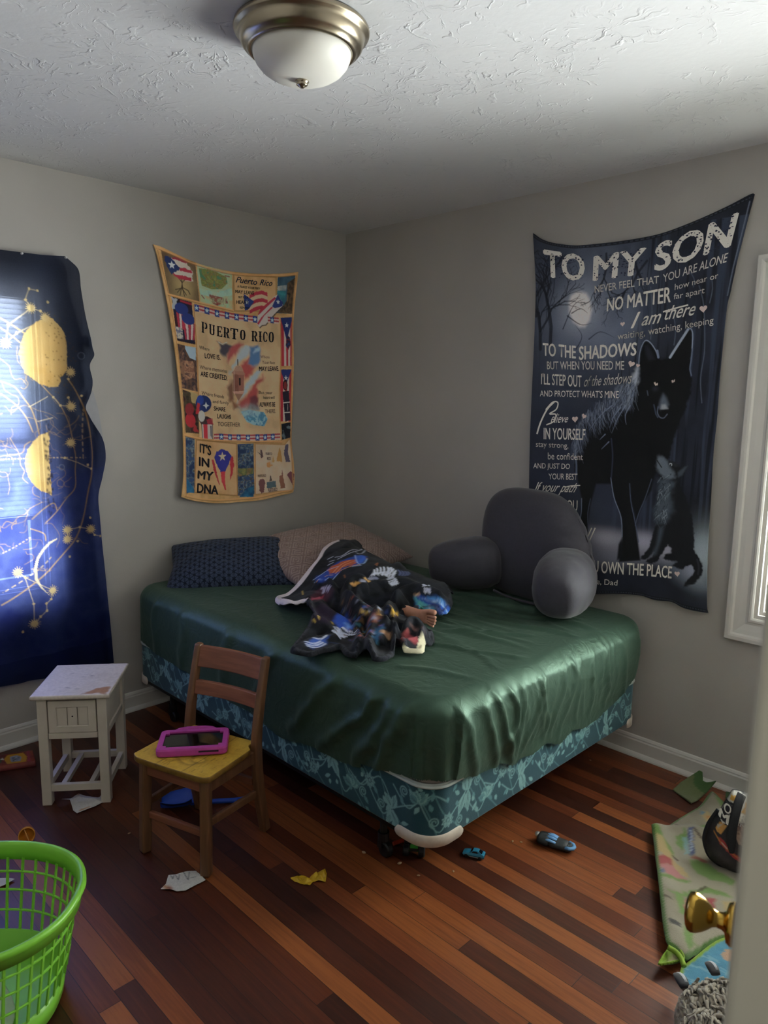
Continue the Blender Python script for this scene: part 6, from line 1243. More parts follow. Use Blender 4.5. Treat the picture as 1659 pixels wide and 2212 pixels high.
# snow and mist on the ground
cv.blob([(1.705,1.041)][0], .16, .16, '#2f3a56', .8); cv.poly([(1.578,0.954),(1.652,0.968),(1.751,0.976),(1.807,0.971),(1.914,0.979),(1.941,0.961),(1.98,0.951),(2.011,0.88),(1.974,0.861),(1.748,0.815),(1.588,0.787)], '#73748c', .95, .03); cv.blob([(1.712,0.936)][0], .10, .035, '#a3a0b8', .8); cv.blob([(1.897,0.944)][0], .07, .04, '#a3a2bc', .9)
cv.poly([(2.064,0.988),(2.166,1.009),(2.183,0.801),(2.128,0.796),(2.047,0.812),(1.987,0.857),(1.966,0.885),(2.005,0.948),(2.045,0.924)], '#66758c', .9, .04); cv.blob([(2.148,0.94)][0], .055, .10, '#9fb6bf', .9); cv.blob([(2.104,0.866)][0], .035, .03, '#8f97b8', .9); cv.blob([(1.998,0.922)][0], .03, .04, '#a8a6bc', .95)
# the big wolf
bk = '#0b0d13'
wolf = [(1.821,1.658),(1.821,1.704),(1.825,1.734),(1.831,1.759),(1.845,1.772),(1.866,1.757),(1.888,1.727),(1.901,1.704),(1.914,1.697),(1.944,1.701),(1.976,1.744),(2.002,1.788),(2.02,1.809),(2.031,1.79),(2.035,1.752),(2.035,1.706),(2.034,1.658),(2.043,1.622),(2.046,1.571),(2.035,1.516),(2.019,1.475),(2.007,1.437),(1.992,1.384),(1.98,1.345),(1.975,1.299),(1.94,1.297),(1.927,1.265),(1.904,1.24),(1.737,1.226),(1.55,1.211),(1.548,1.278),(1.551,1.341),(1.555,1.4),(1.574,1.434),(1.604,1.468),(1.643,1.497),(1.695,1.52),(1.728,1.538),(1.738,1.574),(1.771,1.589),(1.794,1.62),(1.809,1.647)]
cv.poly(wolf, bk, 1, .006, .006)
cv.poly([(1.55,1.279),(1.953,1.306),(1.975,1.344),(1.956,1.27),(1.921,1.23),(1.913,1.167),(1.884,1.114),(1.863,1.042),(1.857,1.009),(1.848,1.059),(1.827,1.121),(1.818,1.203),(1.804,1.208),(1.75,1.203),(1.741,1.176),(1.667,1.169),(1.645,1.074),(1.639,1),(1.641,0.932),(1.616,0.891),(1.591,0.925),(1.592,0.993),(1.597,1.096),(1.567,1.187)], bk, 1, .006)
cv.poly([(1.73,1.214),(1.82,1.222),(1.829,1.121),(1.852,1.028),(1.871,0.947),(1.887,0.864),(1.796,0.843),(1.797,0.883),(1.803,0.95),(1.796,1.033),(1.764,1.101),(1.74,1.163)], bk, 1, .005); cv.poly([(1.802,0.949),(1.814,0.873),(1.788,0.849),(1.79,0.921)], '#10131d', 1, .005)
for s, c, w2 in (([(1.735,1.202),(1.756,1.119),(1.792,1.039),(1.803,0.956)], '#7388b0', .0035), ([(1.819,1.184),(1.83,1.108),(1.854,1.022),(1.874,0.941)], '#46597c', .0035), ([(1.909,1.211),(1.889,1.134),(1.865,1.061),(1.855,1.009)], '#4a5a78', .003), ([(1.597,1.096),(1.599,1.035),(1.592,0.973),(1.595,0.926)], '#7388b0', .004), ([(1.643,1.101),(1.634,1.033),(1.641,0.966)], '#46597c', .003), ([(1.557,1.34),(1.551,1.293),(1.559,1.246),(1.562,1.2)], '#566a8c', .009), ([(1.725,1.368),(1.737,1.292),(1.737,1.202)], '#2b3a58', .006)): cv.line(smooth_poly(s, 5, False), w2, c, .85)
fur = [(1.819,1.674),(1.807,1.647),(1.794,1.624),(1.771,1.591),(1.734,1.578),(1.728,1.538),(1.681,1.518),(1.63,1.493),(1.595,1.467),(1.565,1.429),(1.552,1.4),(1.566,1.409),(1.615,1.443),(1.645,1.465),(1.688,1.49),(1.726,1.499),(1.761,1.491),(1.799,1.5),(1.809,1.531),(1.815,1.562),(1.825,1.609)]
cv.poly(fur, '#627089', .95, .012, .012); cv.poly([(1.818,1.666),(1.801,1.639),(1.795,1.616),(1.811,1.593),(1.824,1.605)], '#b9c2d4', .9, .012, .008); cv.poly([(1.764,1.578),(1.797,1.589),(1.812,1.578),(1.805,1.531),(1.777,1.507),(1.758,1.539)], '#8a98b0', .8, .014, .01)
for _ in range(800):
    t = _rs.rand(); p0 = np.array([(1.804,1.601),(1.724,1.53),(1.643,1.489),(1.565,1.425),(1.551,1.341)]); a = np.array([np.interp(t, np.linspace(0, 1, 5), p0[:, 0]), np.interp(t, np.linspace(0, 1, 5), p0[:, 1])]); a += _rs.uniform(-.02, .03, 2) * [1, -1.4]
    an = -1.05 - .5 * t + _rs.uniform(-.3, .3) - (.5 if t < .3 else 0); L_ = _rs.uniform(.03, .085); b = a + L_ * np.array([math.cos(an), math.sin(an)]); m = (a + b) / 2 + _rs.uniform(-.006, .006, 2)
    m = m + np.array([-.35, .2]) * L_ * _rs.uniform(.1, .5); cv.line(smooth_poly([tuple(a), tuple(m), tuple(b)], 3, False), _rs.uniform(.0014, .0034), ['#8d9dbb', '#5f708f', '#1a2236', '#3c4e74', '#0c0e15'][_rs.randint(5)], _rs.uniform(.5, .95), True)
for s in ([(1.757,1.499),(1.729,1.459),(1.715,1.414)], [(1.777,1.507),(1.747,1.452),(1.725,1.391)], [(1.717,1.506),(1.667,1.465),(1.613,1.398)], [(1.798,1.508),(1.78,1.468),(1.787,1.429)], [(1.695,1.385),(1.67,1.36)], [(1.715,1.354),(1.681,1.32)]): cv.line(smooth_poly(s, 5, False), .0045, '#8398c0', .8, True)
for s, w2, c in (([(1.822,1.67),(1.822,1.719),(1.831,1.755),(1.845,1.771),(1.866,1.758),(1.888,1.728),(1.898,1.704)], .0035, '#8fa3c6'), ([(1.948,1.701),(1.975,1.746),(1.999,1.784),(2.012,1.805)], .010, '#9fb0cc'), ([(2.012,1.805),(2.023,1.808),(2.033,1.785),(2.035,1.731)], .004, '#8fa3c6'), ([(2.036,1.731),(2.035,1.687),(2.033,1.655),(2.041,1.629)], .005, '#5f7599'), ([(1.894,1.728),(1.9,1.702)], .009, '#6f84ac')): cv.line(smooth_poly(s, 5, False), w2, c, .9)
cv.poly([(1.84,1.749),(1.854,1.752),(1.872,1.721),(1.886,1.695),(1.863,1.692),(1.849,1.715)], '#232838', .8, .01)
cv.poly([(1.931,1.557),(1.922,1.533),(1.917,1.502),(1.929,1.493),(1.95,1.498),(1.957,1.515),(1.945,1.541)], '#5d6c82', .9, .010); cv.poly([(1.928,1.514),(1.943,1.516),(1.955,1.499),(1.937,1.495),(1.925,1.497)], '#a3abb4', .9, .006); cv.poly([(1.925,1.493),(1.954,1.496),(1.95,1.479),(1.934,1.478)], '#0a0a0e', 1, .004)
cv.line(smooth_poly([(1.914,1.506),(1.913,1.483),(1.923,1.465),(1.94,1.461),(1.954,1.477)], 5, False), .004, '#5f7090', .8); cv.line([(1.864,1.57),(1.869,1.551)], .004, '#4a5a74', .8); cv.line([(1.896,1.513),(1.907,1.476),(1.916,1.463)], .005, '#3e4e6c', .8); cv.blob([(1.897,1.578)][0], .012, .010, '#2c3446', .8)
for A_ in ([(1.889,1.601),(1.895,1.604),(1.898,1.596),(1.905,1.601),(1.905,1.591),(1.896,1.59)], [(1.961,1.61),(1.967,1.612),(1.969,1.605),(1.975,1.618),(1.975,1.606),(1.964,1.601)]): cv.poly(A_, '#e6cbb8')
# the cub
cub = [(1.927,1.298),(1.935,1.311),(1.955,1.303),(1.973,1.289),(1.991,1.291),(2.014,1.28),(2.031,1.269),(2.06,1.28),(2.048,1.251),(2.028,1.227),(2.025,1.21),(2.049,1.17),(2.078,1.116),(2.099,1.055),(2.109,0.992),(2.113,0.948),(2.136,0.921),(2.154,0.89),(2.153,0.855),(2.131,0.818),(2.082,0.79),(2.09,0.817),(2.114,0.844),(2.121,0.868),(2.109,0.886),(2.091,0.878),(2.067,0.858),(2.034,0.866),(2.02,0.867),(2.045,0.888),(2.006,0.884),(1.982,0.89),(1.991,0.908),(2.016,0.919),(2.015,0.939),(2.001,0.948),(1.989,0.934),(1.974,0.905),(1.961,0.873),(1.93,0.857),(1.907,0.864),(1.934,0.889),(1.94,0.91),(1.918,0.876),(1.887,0.871),(1.893,0.887),(1.917,0.92),(1.928,0.969),(1.937,1.01),(1.94,1.034),(1.934,1.073),(1.941,1.117),(1.948,1.17),(1.944,1.212),(1.935,1.244),(1.923,1.272)]
cv.poly(cub, '#14171f', 1, .004, .004)
cv.poly([(1.926,1.295),(1.935,1.309),(1.954,1.302),(1.971,1.287),(1.983,1.267),(2.004,1.243),(2.006,1.224),(1.98,1.215),(1.953,1.226),(1.938,1.241),(1.926,1.266)], '#67788a', .9, .010, .006); cv.poly([(1.945,1.212),(1.977,1.215),(2.007,1.205),(1.992,1.152),(2.009,1.092),(1.987,1.046),(1.944,1.034),(1.934,1.073),(1.943,1.117),(1.949,1.17)], '#4b5d6e', .85, .02, .012); cv.poly([(1.957,1.013),(1.975,1.022),(1.966,0.964),(1.951,0.902),(1.931,0.888),(1.951,0.942)], '#46586a', .8, .012); cv.poly([(2.017,1.247),(2.044,1.272),(2.057,1.277),(2.037,1.239),(2.021,1.228)], '#4a5b6a', .7, .006)
for _ in range(110):
    t = _rs.rand(); p0 = np.array([(1.964,1.214),(1.967,1.168),(1.961,1.119),(1.958,1.069),(1.964,1.03)]); a = np.array([np.interp(t, np.linspace(0, 1, 5), p0[:, 0]), np.interp(t, np.linspace(0, 1, 5), p0[:, 1])]) + _rs.uniform(-.022, .028, 2); an = -1.9 + _rs.uniform(-.6, .9); L_ = _rs.uniform(.012, .035)
    cv.line([tuple(a), (a[0] + L_ * math.cos(an), a[1] + L_ * math.sin(an))], _rs.uniform(.002, .004), ['#8598a8', '#5d7080', '#1a2029', '#2c3844'][_rs.randint(4)], .85, True)
cv.line(smooth_poly([(1.926,1.289),(1.936,1.276),(1.947,1.262)], 4, False), .004, '#0d0f14'); cv.ellipse([(1.985,1.277)][0], .006, .006, '#b8c4cc'); cv.ellipse([(1.984,1.275)][0], .0035, .0035, '#101216'); cv.poly([(1.975,1.289),(1.994,1.29),(2.021,1.273),(2.002,1.268),(1.988,1.283)], '#26303a', .8, .006)
cv.line(smooth_poly([(2.129,0.912),(2.138,0.884),(2.137,0.855)], 4, False), .008, '#2a3442', .7); cv.poly([(1.654,0.812),(2.012,0.862),(2.058,0.757),(1.685,0.687)], '#1b2238', .55, .05)
for s in ([(1.281,2.255),(1.32,2.229),(1.382,2.205),(1.47,2.183),(1.54,2.175),(1.707,2.168),(1.86,2.174),(2.001,2.202),(2.116,2.233),(2.205,2.26)], [(1.685,0.689),(1.791,0.71),(1.893,0.72),(1.959,0.716),(2.035,0.724),(2.086,0.714),(2.182,0.715)]): cv.line(smooth_poly(s, 5, False), .012, '#10131d', .9); cv.line(smooth_poly(s, 5, False), .003, '#4a5670', .7, False, 60)
cv.line(smooth_poly([(2.201,2.246),(2.182,2.128),(2.165,2.023),(2.153,1.921)], 5, False), .004, '#6b7c99', .7)
_l = (cv.c @ np.array([.3, .5, .2]))[..., None]; cv.c = _l + (cv.c - _l) * .62
lt = Letters(); wh = '#e6e1d8'
for tx, qd, b, sh in (('TO', [(1.34,2.184),(1.541,2.135),(1.542,2.035),(1.354,2.07)], .045, 0), ('MY', [(1.59,2.127),(1.816,2.133),(1.81,2.033),(1.592,2.03)], .035, 0), ('SON', [(1.861,2.139),(2.163,2.211),(2.144,2.098),(1.863,2.039)], .045, 0), ('NEVER FEEL THAT', [(1.599,2.007),(1.879,2.02),(1.881,1.992),(1.602,1.978)], .012, 0), ('YOU ARE ALONE', [(1.895,2.023),(2.143,2.075),(2.138,2.042),(1.899,1.993)], .012, 0), ('NO MATTER', [(1.665,1.947),(1.931,1.973),(1.933,1.915),(1.665,1.898)], .03, 0), ('how near or', [(1.946,1.982),(2.112,2.008),(2.114,1.987),(1.947,1.959)], .008, 0), ('far apart', [(1.945,1.945),(2.065,1.96),(2.066,1.937),(1.945,1.924)], .008, 0), ('I', [(1.79,1.882),(1.812,1.885),(1.804,1.827),(1.779,1.822)], .03, .3), ('am', [(1.824,1.883),(1.902,1.891),(1.897,1.837),(1.822,1.83)], .012, .35), ('there', [(1.916,1.899),(2.039,1.909),(2.035,1.859),(1.915,1.847)], .012, .35),
    ('waiting,', [(1.722,1.804),(1.838,1.817),(1.84,1.789),(1.723,1.779)], .006, 0), ('watching, keeping', [(1.85,1.821),(2.109,1.847),(2.111,1.822),(1.853,1.792)], .006, 0), ('TO THE', [(1.36,1.779),(1.523,1.76),(1.526,1.708),(1.364,1.725)], .035, 0), ('SHADOWS', [(1.54,1.757),(1.808,1.763),(1.807,1.713),(1.544,1.701)], .035, 0), ('BUT WHEN YOU NEED ME', [(1.385,1.697),(1.759,1.69),(1.761,1.655),(1.388,1.663)], .014, 0), ("I'LL STEP OUT", [(1.36,1.643),(1.56,1.633),(1.563,1.584),(1.362,1.597)], .02, 0), ('of the shadows', [(1.575,1.629),(1.798,1.645),(1.798,1.599),(1.575,1.586)], .004, .35), ("AND PROTECT WHAT'S MINE", [(1.358,1.568),(1.745,1.567),(1.746,1.538),(1.359,1.542)], .0, 0),
    ('IN YOURSELF', [(1.387,1.4),(1.596,1.402),(1.596,1.355),(1.39,1.349)], .02, 0), ('stay strong,', [(1.351,1.337),(1.512,1.338),(1.514,1.314),(1.352,1.312)], .006, 0), ('be confident', [(1.414,1.289),(1.59,1.294),(1.592,1.267),(1.416,1.258)], .006, 0), ('AND JUST DO', [(1.344,1.236),(1.527,1.245),(1.527,1.222),(1.345,1.212)], .012, 0), ('YOUR BEST', [(1.423,1.193),(1.568,1.204),(1.568,1.177),(1.425,1.167)], .012, 0), ('If your path', [(1.363,1.149),(1.576,1.162),(1.561,1.12),(1.357,1.105)], .008, .35), ('LANDS YOU', [(1.364,1.067),(1.577,1.085),(1.579,1.038),(1.367,1.022)], .02, 0), ('YOU OWN THE PLACE', [(1.624,0.826),(2.026,0.863),(2.027,0.815),(1.627,0.774)], .025, 0), ('Love, Dad', [(1.647,0.748),(1.798,0.765),(1.798,0.741),(1.649,0.723)], .006, 0)): lt.text(tx, qd, wh, b, sh)
lt.text('elieve', [(1.425,1.469),(1.508,1.462),(1.504,1.429),(1.42,1.422)], wh, 0, .35); lt.stroke([(1.354,1.37),(1.37,1.425),(1.399,1.484),(1.432,1.518)], .008, wh); lt.stroke([(1.392,1.482),(1.424,1.516),(1.45,1.515),(1.444,1.485),(1.412,1.464),(1.443,1.462),(1.435,1.431),(1.399,1.414)], .006, wh)
lt.stroke([(1.66,0.974),(1.643,0.933),(1.627,0.895)], .006, wh); lt.stroke([(1.678,0.977),(1.658,0.928),(1.641,0.885),(1.657,0.891)], .006, wh); lt.stroke([(1.906,1.879),(1.958,1.89),(2.006,1.898)], .006, wh); lt.stroke([(1.505,1.139),(1.543,1.148),(1.586,1.154)], .004, wh)
for c, w2, r in (([(2.067,1.879)][0], .030, .1), ([(1.741,1.841)][0], .020, .1), ([(1.791,1.678)][0], .028, -.3), ([(1.819,1.671)][0], .017, -.3), ([(1.54,1.444)][0], .030, .1), ([(1.585,1.458)][0], .024, -.4), ([(1.575,0.995)][0], .040, -.3), ([(2.051,0.839)][0], .024, .2)): lt.heart(c, w2, '#d6c3bd', r)
lt.lift = .0024
for qd, n_ in (([(1.34,2.184),(1.541,2.135),(1.542,2.035),(1.354,2.07)], 90), ([(1.59,2.127),(1.816,2.133),(1.81,2.033),(1.592,2.03)], 110), ([(1.861,2.139),(2.163,2.211),(2.144,2.098),(1.863,2.039)], 170)):   # worn-away flecks in the big letters
    for _ in range(n_):
        a, b = _rs.rand(2); p = np.array(qd[3]) * (1 - a) * (1 - b) + np.array(qd[2]) * a * (1 - b) + np.array(qd[0]) * (1 - a) * b + np.array(qd[1]) * a * b; k = _rs.randint(4, 7); r_ = _rs.uniform(.0012, .0055); an = _rs.uniform(0, 6)
        P_ = np.array([(p[0] + r_ * _rs.uniform(.4, 1.5) * math.cos(an + 2 * PI * i / k), p[1] + r_ * _rs.uniform(.3, 1) * math.sin(an + 2 * PI * i / k)) for i in range(k)]); lt.put(P_, [(0, i, i + 1) for i in range(1, k - 1)], '#232a3e')
C_ = coons([(1.276,2.266),(1.32,2.236),(1.381,2.211),(1.469,2.19),(1.54,2.182),(1.706,2.175),(1.86,2.18),(2,2.208),(2.116,2.24),(2.199,2.27),(2.214,2.269)], [(1.344,0.633),(1.495,0.648),(1.685,0.681),(1.791,0.702),(1.894,0.714),(1.96,0.708),(2.036,0.717),(2.086,0.706),(2.135,0.705),(2.188,0.708)], [(1.276,2.266),(1.292,2.145),(1.305,2.03),(1.31,1.902),(1.313,1.741),(1.314,1.578)] + [(1.317,1.347),(1.325,1.137),(1.332,0.923),(1.344,0.633)], [(2.214,2.269),(2.204,2.215),(2.189,2.127),(2.174,2.037),(2.162,1.935),(2.153,1.863),(2.151,1.634)] + [(2.154,1.475),(2.153,1.332),(2.159,1.157),(2.163,1.009),(2.171,0.86),(2.181,0.739),(2.188,0.708)], 440, 720)
def off2(x, z):
    t = np.clip((2.25 - z) / 1.5, 0, 1); return .012 + .008 * np.sin(x * 15 + .8) * (.25 + t) + .010 * t + .008 * t * np.clip((x - 2.0) / .2, 0, 1)
hung_cloth('wall_blanket', 'navy wolf blanket with a moon and white verses pinned to the right wall', 'blanket', C_, cv, lt, off2, lambda a, b, h: np.stack([a, -h, b], -1), M_fleece2)

# ---------------------------------------------------------------- celestial curtain over the left window
def curtain_mat():
    m, nt, b = nodes_of('sheer_celestial_cloth'); L = nt.links.new
    a1 = N(nt, 'ShaderNodeAttribute'); a1.attribute_name = 'print'; a2 = N(nt, 'ShaderNodeAttribute'); a2.attribute_name = 'sheer'
    L(a1.outputs['Color'], b.inputs['Base Color']); b.inputs['Roughness'].default_value = .85; b.inputs['Specular IOR Level'].default_value = .15
    tc = N(nt, 'ShaderNodeTexCoord'); wv = N(nt, 'ShaderNodeTexNoise'); wv.inputs['Scale'].default_value = 260; L(tc.outputs['Object'], wv.inputs['Vector']); mr = N(nt, 'ShaderNodeMapRange'); mr.inputs['To Min'].default_value = .75; mr.inputs['To Max'].default_value = 1.2; L(wv.outputs[0], mr.inputs[0])
    vm = N(nt, 'ShaderNodeVectorMath', operation='SCALE'); L(a2.outputs['Color'], vm.inputs[0]); L(mr.outputs[0], vm.inputs['Scale'])
    tr = N(nt, 'ShaderNodeBsdfTranslucent'); L(vm.outputs[0], tr.inputs[0]); tp = N(nt, 'ShaderNodeBsdfTransparent'); L(vm.outputs[0], tp.inputs[0])
    m1 = N(nt, 'ShaderNodeMixShader'); m1.inputs[0].default_value = .28; L(b.outputs[0], m1.inputs[1]); L(tr.outputs[0], m1.inputs[2])
    m2 = N(nt, 'ShaderNodeMixShader'); m2.inputs[0].default_value = .36; L(m1.outputs[0], m2.inputs[1]); L(tp.outputs[0], m2.inputs[2]); L(m2.outputs[0], nt.nodes['Material Output'].inputs[0]); return m
fr_c = Canvas(-2.75, -1.40, .25, 2.13, .0022, '#141726'); sh_c = Canvas(-2.75, -1.40, .25, 2.13, .0022, '#46536f')
def both(f, *a, col='#c19b68', sheer='#ffe0a0', **k): getattr(fr_c, f)(*a, col, **k); getattr(sh_c, f)(*a, sheer, **k)
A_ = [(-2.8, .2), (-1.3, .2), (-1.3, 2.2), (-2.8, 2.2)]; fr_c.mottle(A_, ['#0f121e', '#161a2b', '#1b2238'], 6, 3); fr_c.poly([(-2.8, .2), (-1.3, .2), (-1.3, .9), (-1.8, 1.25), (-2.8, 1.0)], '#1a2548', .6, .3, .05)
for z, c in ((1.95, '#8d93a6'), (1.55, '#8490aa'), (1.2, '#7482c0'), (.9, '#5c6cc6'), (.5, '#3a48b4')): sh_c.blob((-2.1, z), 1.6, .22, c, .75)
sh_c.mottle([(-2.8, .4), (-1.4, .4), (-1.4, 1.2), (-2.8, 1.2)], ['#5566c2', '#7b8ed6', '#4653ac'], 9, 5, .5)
_rs = np.random.RandomState(17)
def squig(y, z, n, L_, w, a):
    p = [(y, z)]; an = _rs.uniform(0, 2 * PI)
    for _ in range(n): an += _rs.uniform(-1.2, 1.2); p.append((p[-1][0] + L_ * math.cos(an), p[-1][1] + L_ * math.sin(an)))
    p = smooth_poly(p, 3, False); both('line', p, w, a=a, col='#6d5238', sheer='#d9b98a')
for _ in range(240):
    z = _rs.uniform(.72, 1.72); y = _rs.uniform(-2.7, -1.62); r = math.hypot((y + 2.35), (z - 1.22) * .95)
    if r < .74: squig(y, z, _rs.randint(3, 8), _rs.uniform(.01, .03), _rs.uniform(.0018, .0034), _rs.uniform(.4, .9))
for s, w2 in (([(-1.884,1.815),(-1.843,1.792),(-1.799,1.763)], .006), ([(-1.886,1.777),(-1.851,1.753),(-1.819,1.726)], .005), ([(-1.627,1.58),(-1.6,1.536),(-1.568,1.463),(-1.549,1.374),(-1.541,1.291),(-1.541,1.241)] + [(-1.542,1.238),(-1.55,1.168),(-1.567,1.099),(-1.596,0.983),(-1.631,0.897),(-1.672,0.847),(-1.727,0.8),(-1.793,0.744),(-1.868,0.692),(-1.956,0.654)], .006), ([(-1.743,1.556),(-1.711,1.522),(-1.673,1.482),(-1.639,1.408),(-1.624,1.327),(-1.615,1.245)] + [(-1.62,1.196),(-1.624,1.119),(-1.66,1.076),(-1.708,1.022),(-1.762,0.978)], .004), ([(-1.899,1.567),(-1.849,1.547),(-1.817,1.502),(-1.79,1.456),(-1.773,1.394),(-1.766,1.353)], .0045), ([(-1.902,1.519),(-1.848,1.475),(-1.813,1.426),(-1.79,1.363)], .004), ([(-1.814,0.999),(-1.766,1.039),(-1.721,1.058),(-1.708,1.026)], .0045), ([(-1.82,0.958),(-1.772,0.933),(-1.766,0.902)], .0045)): both('line', smooth_poly(s, 5, False), w2, a=.8, col='#8a6844', sheer='#eac893')
for s in ([(-1.748,0.826),(-1.802,0.78),(-1.865,0.741),(-1.946,0.706)], [(-1.826,0.921),(-1.884,0.891),(-1.943,0.869)], [(-1.571,1.456),(-1.58,1.358),(-1.582,1.243)], [(-1.726,1.253),(-1.572,1.246)], [(-1.919,1.256),(-1.826,1.255)]): both('line', smooth_poly(s, 4, False), .0045, a=.85, col='#9a7a58', sheer='#f2ddb0', dash=9)
for s in ([(-1.77,1.94),(-1.737,1.936)], [(-1.772,1.936),(-1.786,1.899)], [(-1.786,1.895),(-1.768,1.866)], [(-1.767,1.863),(-1.857,1.791)], [(-1.767,1.863),(-1.729,1.856)], [(-1.857,1.791),(-1.871,1.719),(-1.827,1.761),(-1.777,1.79)], [(-1.883,0.78),(-1.855,0.753),(-1.749,0.68),(-1.758,0.643),(-1.779,0.628),(-1.779,0.596),(-1.805,0.574),(-1.83,0.546),(-1.828,0.634),(-1.855,0.753)], [(-1.666,0.934),(-1.614,0.941),(-1.565,0.926),(-1.549,0.898),(-1.517,0.887)], [(-1.696,1.507),(-1.667,1.472),(-1.623,1.469),(-1.632,1.506)], [(-1.661,1.248),(-1.607,1.226),(-1.55,1.196)], [(-1.799,1.466),(-1.721,1.509)], [(-1.769,1.406),(-1.704,1.421)]): both('line', s, .003, a=.85, col='#b0946c', sheer='#fff0cc', dash=0)
mo1 = [(-1.734,1.82),(-1.771,1.795),(-1.799,1.76),(-1.816,1.717),(-1.822,1.681),(-1.819,1.639),(-1.803,1.603),(-1.775,1.577),(-1.743,1.557),(-1.713,1.55),(-1.682,1.549),(-1.662,1.567),(-1.664,1.589),(-1.644,1.605),(-1.63,1.628),(-1.63,1.662),(-1.627,1.703),(-1.628,1.741),(-1.635,1.778),(-1.65,1.801),(-1.667,1.818),(-1.682,1.832),(-1.703,1.831)]
mo2 = [(-1.723,1.363),(-1.759,1.352),(-1.788,1.327),(-1.811,1.295),(-1.825,1.256),(-1.826,1.215),(-1.818,1.178),(-1.799,1.143),(-1.772,1.115),(-1.726,1.095),(-1.728,1.157),(-1.73,1.232),(-1.727,1.307)]
for mm in (mo1, mo2):
    both('poly', mm, col='#b8986a', sheer='#f6d48c', rough=.005)
    for cvx, cs in ((fr_c, ['#b08e5c', '#bd9d70', '#b7a07a']), (sh_c, ['#f0c87c', '#f8dc9c', '#f3d48c'])): cvx.mottle(mm, cs, 9, 6, .7)
c_ = np.mean(np.array(mo1), 0)
for _ in range(70):
    y, z = c_[0] + _rs.uniform(-.02, .12), c_[1] + _rs.uniform(-.2, .17); both('blob', (y, z), .003, .003, col='#5d4a30', sheer='#6b5a3a', a=.7)
for _ in range(60):
    k = _rs.rand(); y, z = np.array(mo2[-1]) * (1 - k) + np.array(mo2[-4]) * k; both('blob', (y + _rs.uniform(-.02, .006), z + _rs.uniform(-.12, .12)), .004, .006, col='#241c18', sheer='#30364a', a=.8)
both('poly', [(-1.714,0.905),(-1.752,0.895),(-1.782,0.868),(-1.807,0.831),(-1.82,0.783),(-1.818,0.739),(-1.799,0.701),(-1.764,0.66),(-1.793,0.705),(-1.807,0.743),(-1.808,0.781),(-1.798,0.826),(-1.776,0.859),(-1.749,0.885),(-1.715,0.9)], col='#c9b48c', sheer='#fff4d8')
for zz_, lst in (('c3', [(-1.77,1.94),(-1.737,1.936),(-1.786,1.895),(-1.767,1.865),(-1.696,1.895),(-1.729,1.856),(-1.711,1.832),(-1.857,1.791),(-1.827,1.761),(-1.871,1.719)]), ('c1', [(-1.617,1.614),(-1.628,1.584),(-1.696,1.507),(-1.667,1.472),(-1.623,1.469),(-1.632,1.313),(-1.632,1.506),(-1.575,1.514),(-1.697,1.895),(-1.66,1.249)]), ('c2', [(-1.661,1.248),(-1.563,1.214),(-1.55,1.196),(-1.666,0.934),(-1.668,0.893),(-1.565,0.926),(-1.565,0.978),(-1.549,0.898),(-1.517,0.887),(-1.614,0.941),(-1.626,0.88),(-1.662,0.814),(-1.883,0.78),(-1.855,0.753),(-1.749,0.68),(-1.758,0.643),(-1.779,0.628),(-1.828,0.634),(-1.779,0.596),(-1.805,0.574),(-1.83,0.546),(-1.878,0.52)])):
    big = {'c3': (3, 6, 9), 'c1': (0, 4, 5), 'c2': (3, 4, 5, 12, 14, 20)}[zz_]
    for k, p in enumerate(lst):
        r = .021 if k in big else .0085
        if k in big: both('star', p, r * 1.25, col='#c7a675', sheer='#ffe9ae', n=14, inner=.42)
        both('ellipse', p, r * .62, r * .62, col='#c7a675', sheer='#ffe9ae')
for p, t in (([(-1.568,1.684)][0], .014), ([(-1.676,1.209)][0], .012)):
    ring_ = [(p[0] + t * math.cos(q), p[1] + t * math.sin(q)) for q in np.linspace(0, 2 * PI, 20)]; both('line', ring_, .003, col='#5d6476', sheer='#8a90a8')
def offc(y, z):
    t = np.clip((2.08 - z) / 1.75, 0, 1); r = np.clip((y + 1.70) / .16, 0, 1)
    return .056 - .020 * r + .010 * np.sin((y + 1.45) * 34) * (.25 + .9 * t) * (.4 + .6 * np.clip((y + 1.95) / .3, 0, 1)) + .012 * t + .012 * np.exp(-((y + 1.56 - .03 * t) / .02) ** 2)
rt = [(-1.614,2.09),(-1.563,2.043),(-1.555,1.96),(-1.54,1.868),(-1.518,1.773),(-1.51,1.723),(-1.504,1.689),(-1.528,1.644),(-1.517,1.582),(-1.526,1.533),(-1.559,1.471),(-1.546,1.426),(-1.487,1.335),(-1.473,1.248),(-1.491,1.156),(-1.517,1.065),(-1.514,0.972),(-1.51,0.877),(-1.501,0.732),(-1.493,0.585),(-1.485,0.436),(-1.479,0.274)]
tp = [(-2.70, 2.055), (-2.5, 2.06), (-2.3, 2.065), (-2.1, 2.072), (-1.95, 2.077)] + [(-1.866,2.078),(-1.789,2.079),(-1.71,2.081),(-1.614,2.09)]; bt = [(-2.70, .31), (-2.5, .31), (-2.3, .308), (-2.1, .304)] + [(-1.977,0.307),(-1.895,0.298),(-1.862,0.298),(-1.678,0.286),(-1.479,0.274)]; lf = [(-2.70, 2.055), (-2.70, 1.2), (-2.70, .31)]
C_ = coons(tp, bt, lf, rt, 420, 640); nv, nu = C_.shape[:2]; A_, B_ = C_[..., 0].ravel(), C_[..., 1].ravel()
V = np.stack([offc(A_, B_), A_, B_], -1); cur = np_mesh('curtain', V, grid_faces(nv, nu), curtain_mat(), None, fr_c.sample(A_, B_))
at = cur.data.color_attributes.new('sheer', 'FLOAT_COLOR', 'POINT'); c4 = np.ones((len(V), 4), np.float32); c4[:, :3] = sh_c.sample(A_, B_); at.data.foreach_set('color', c4.ravel())
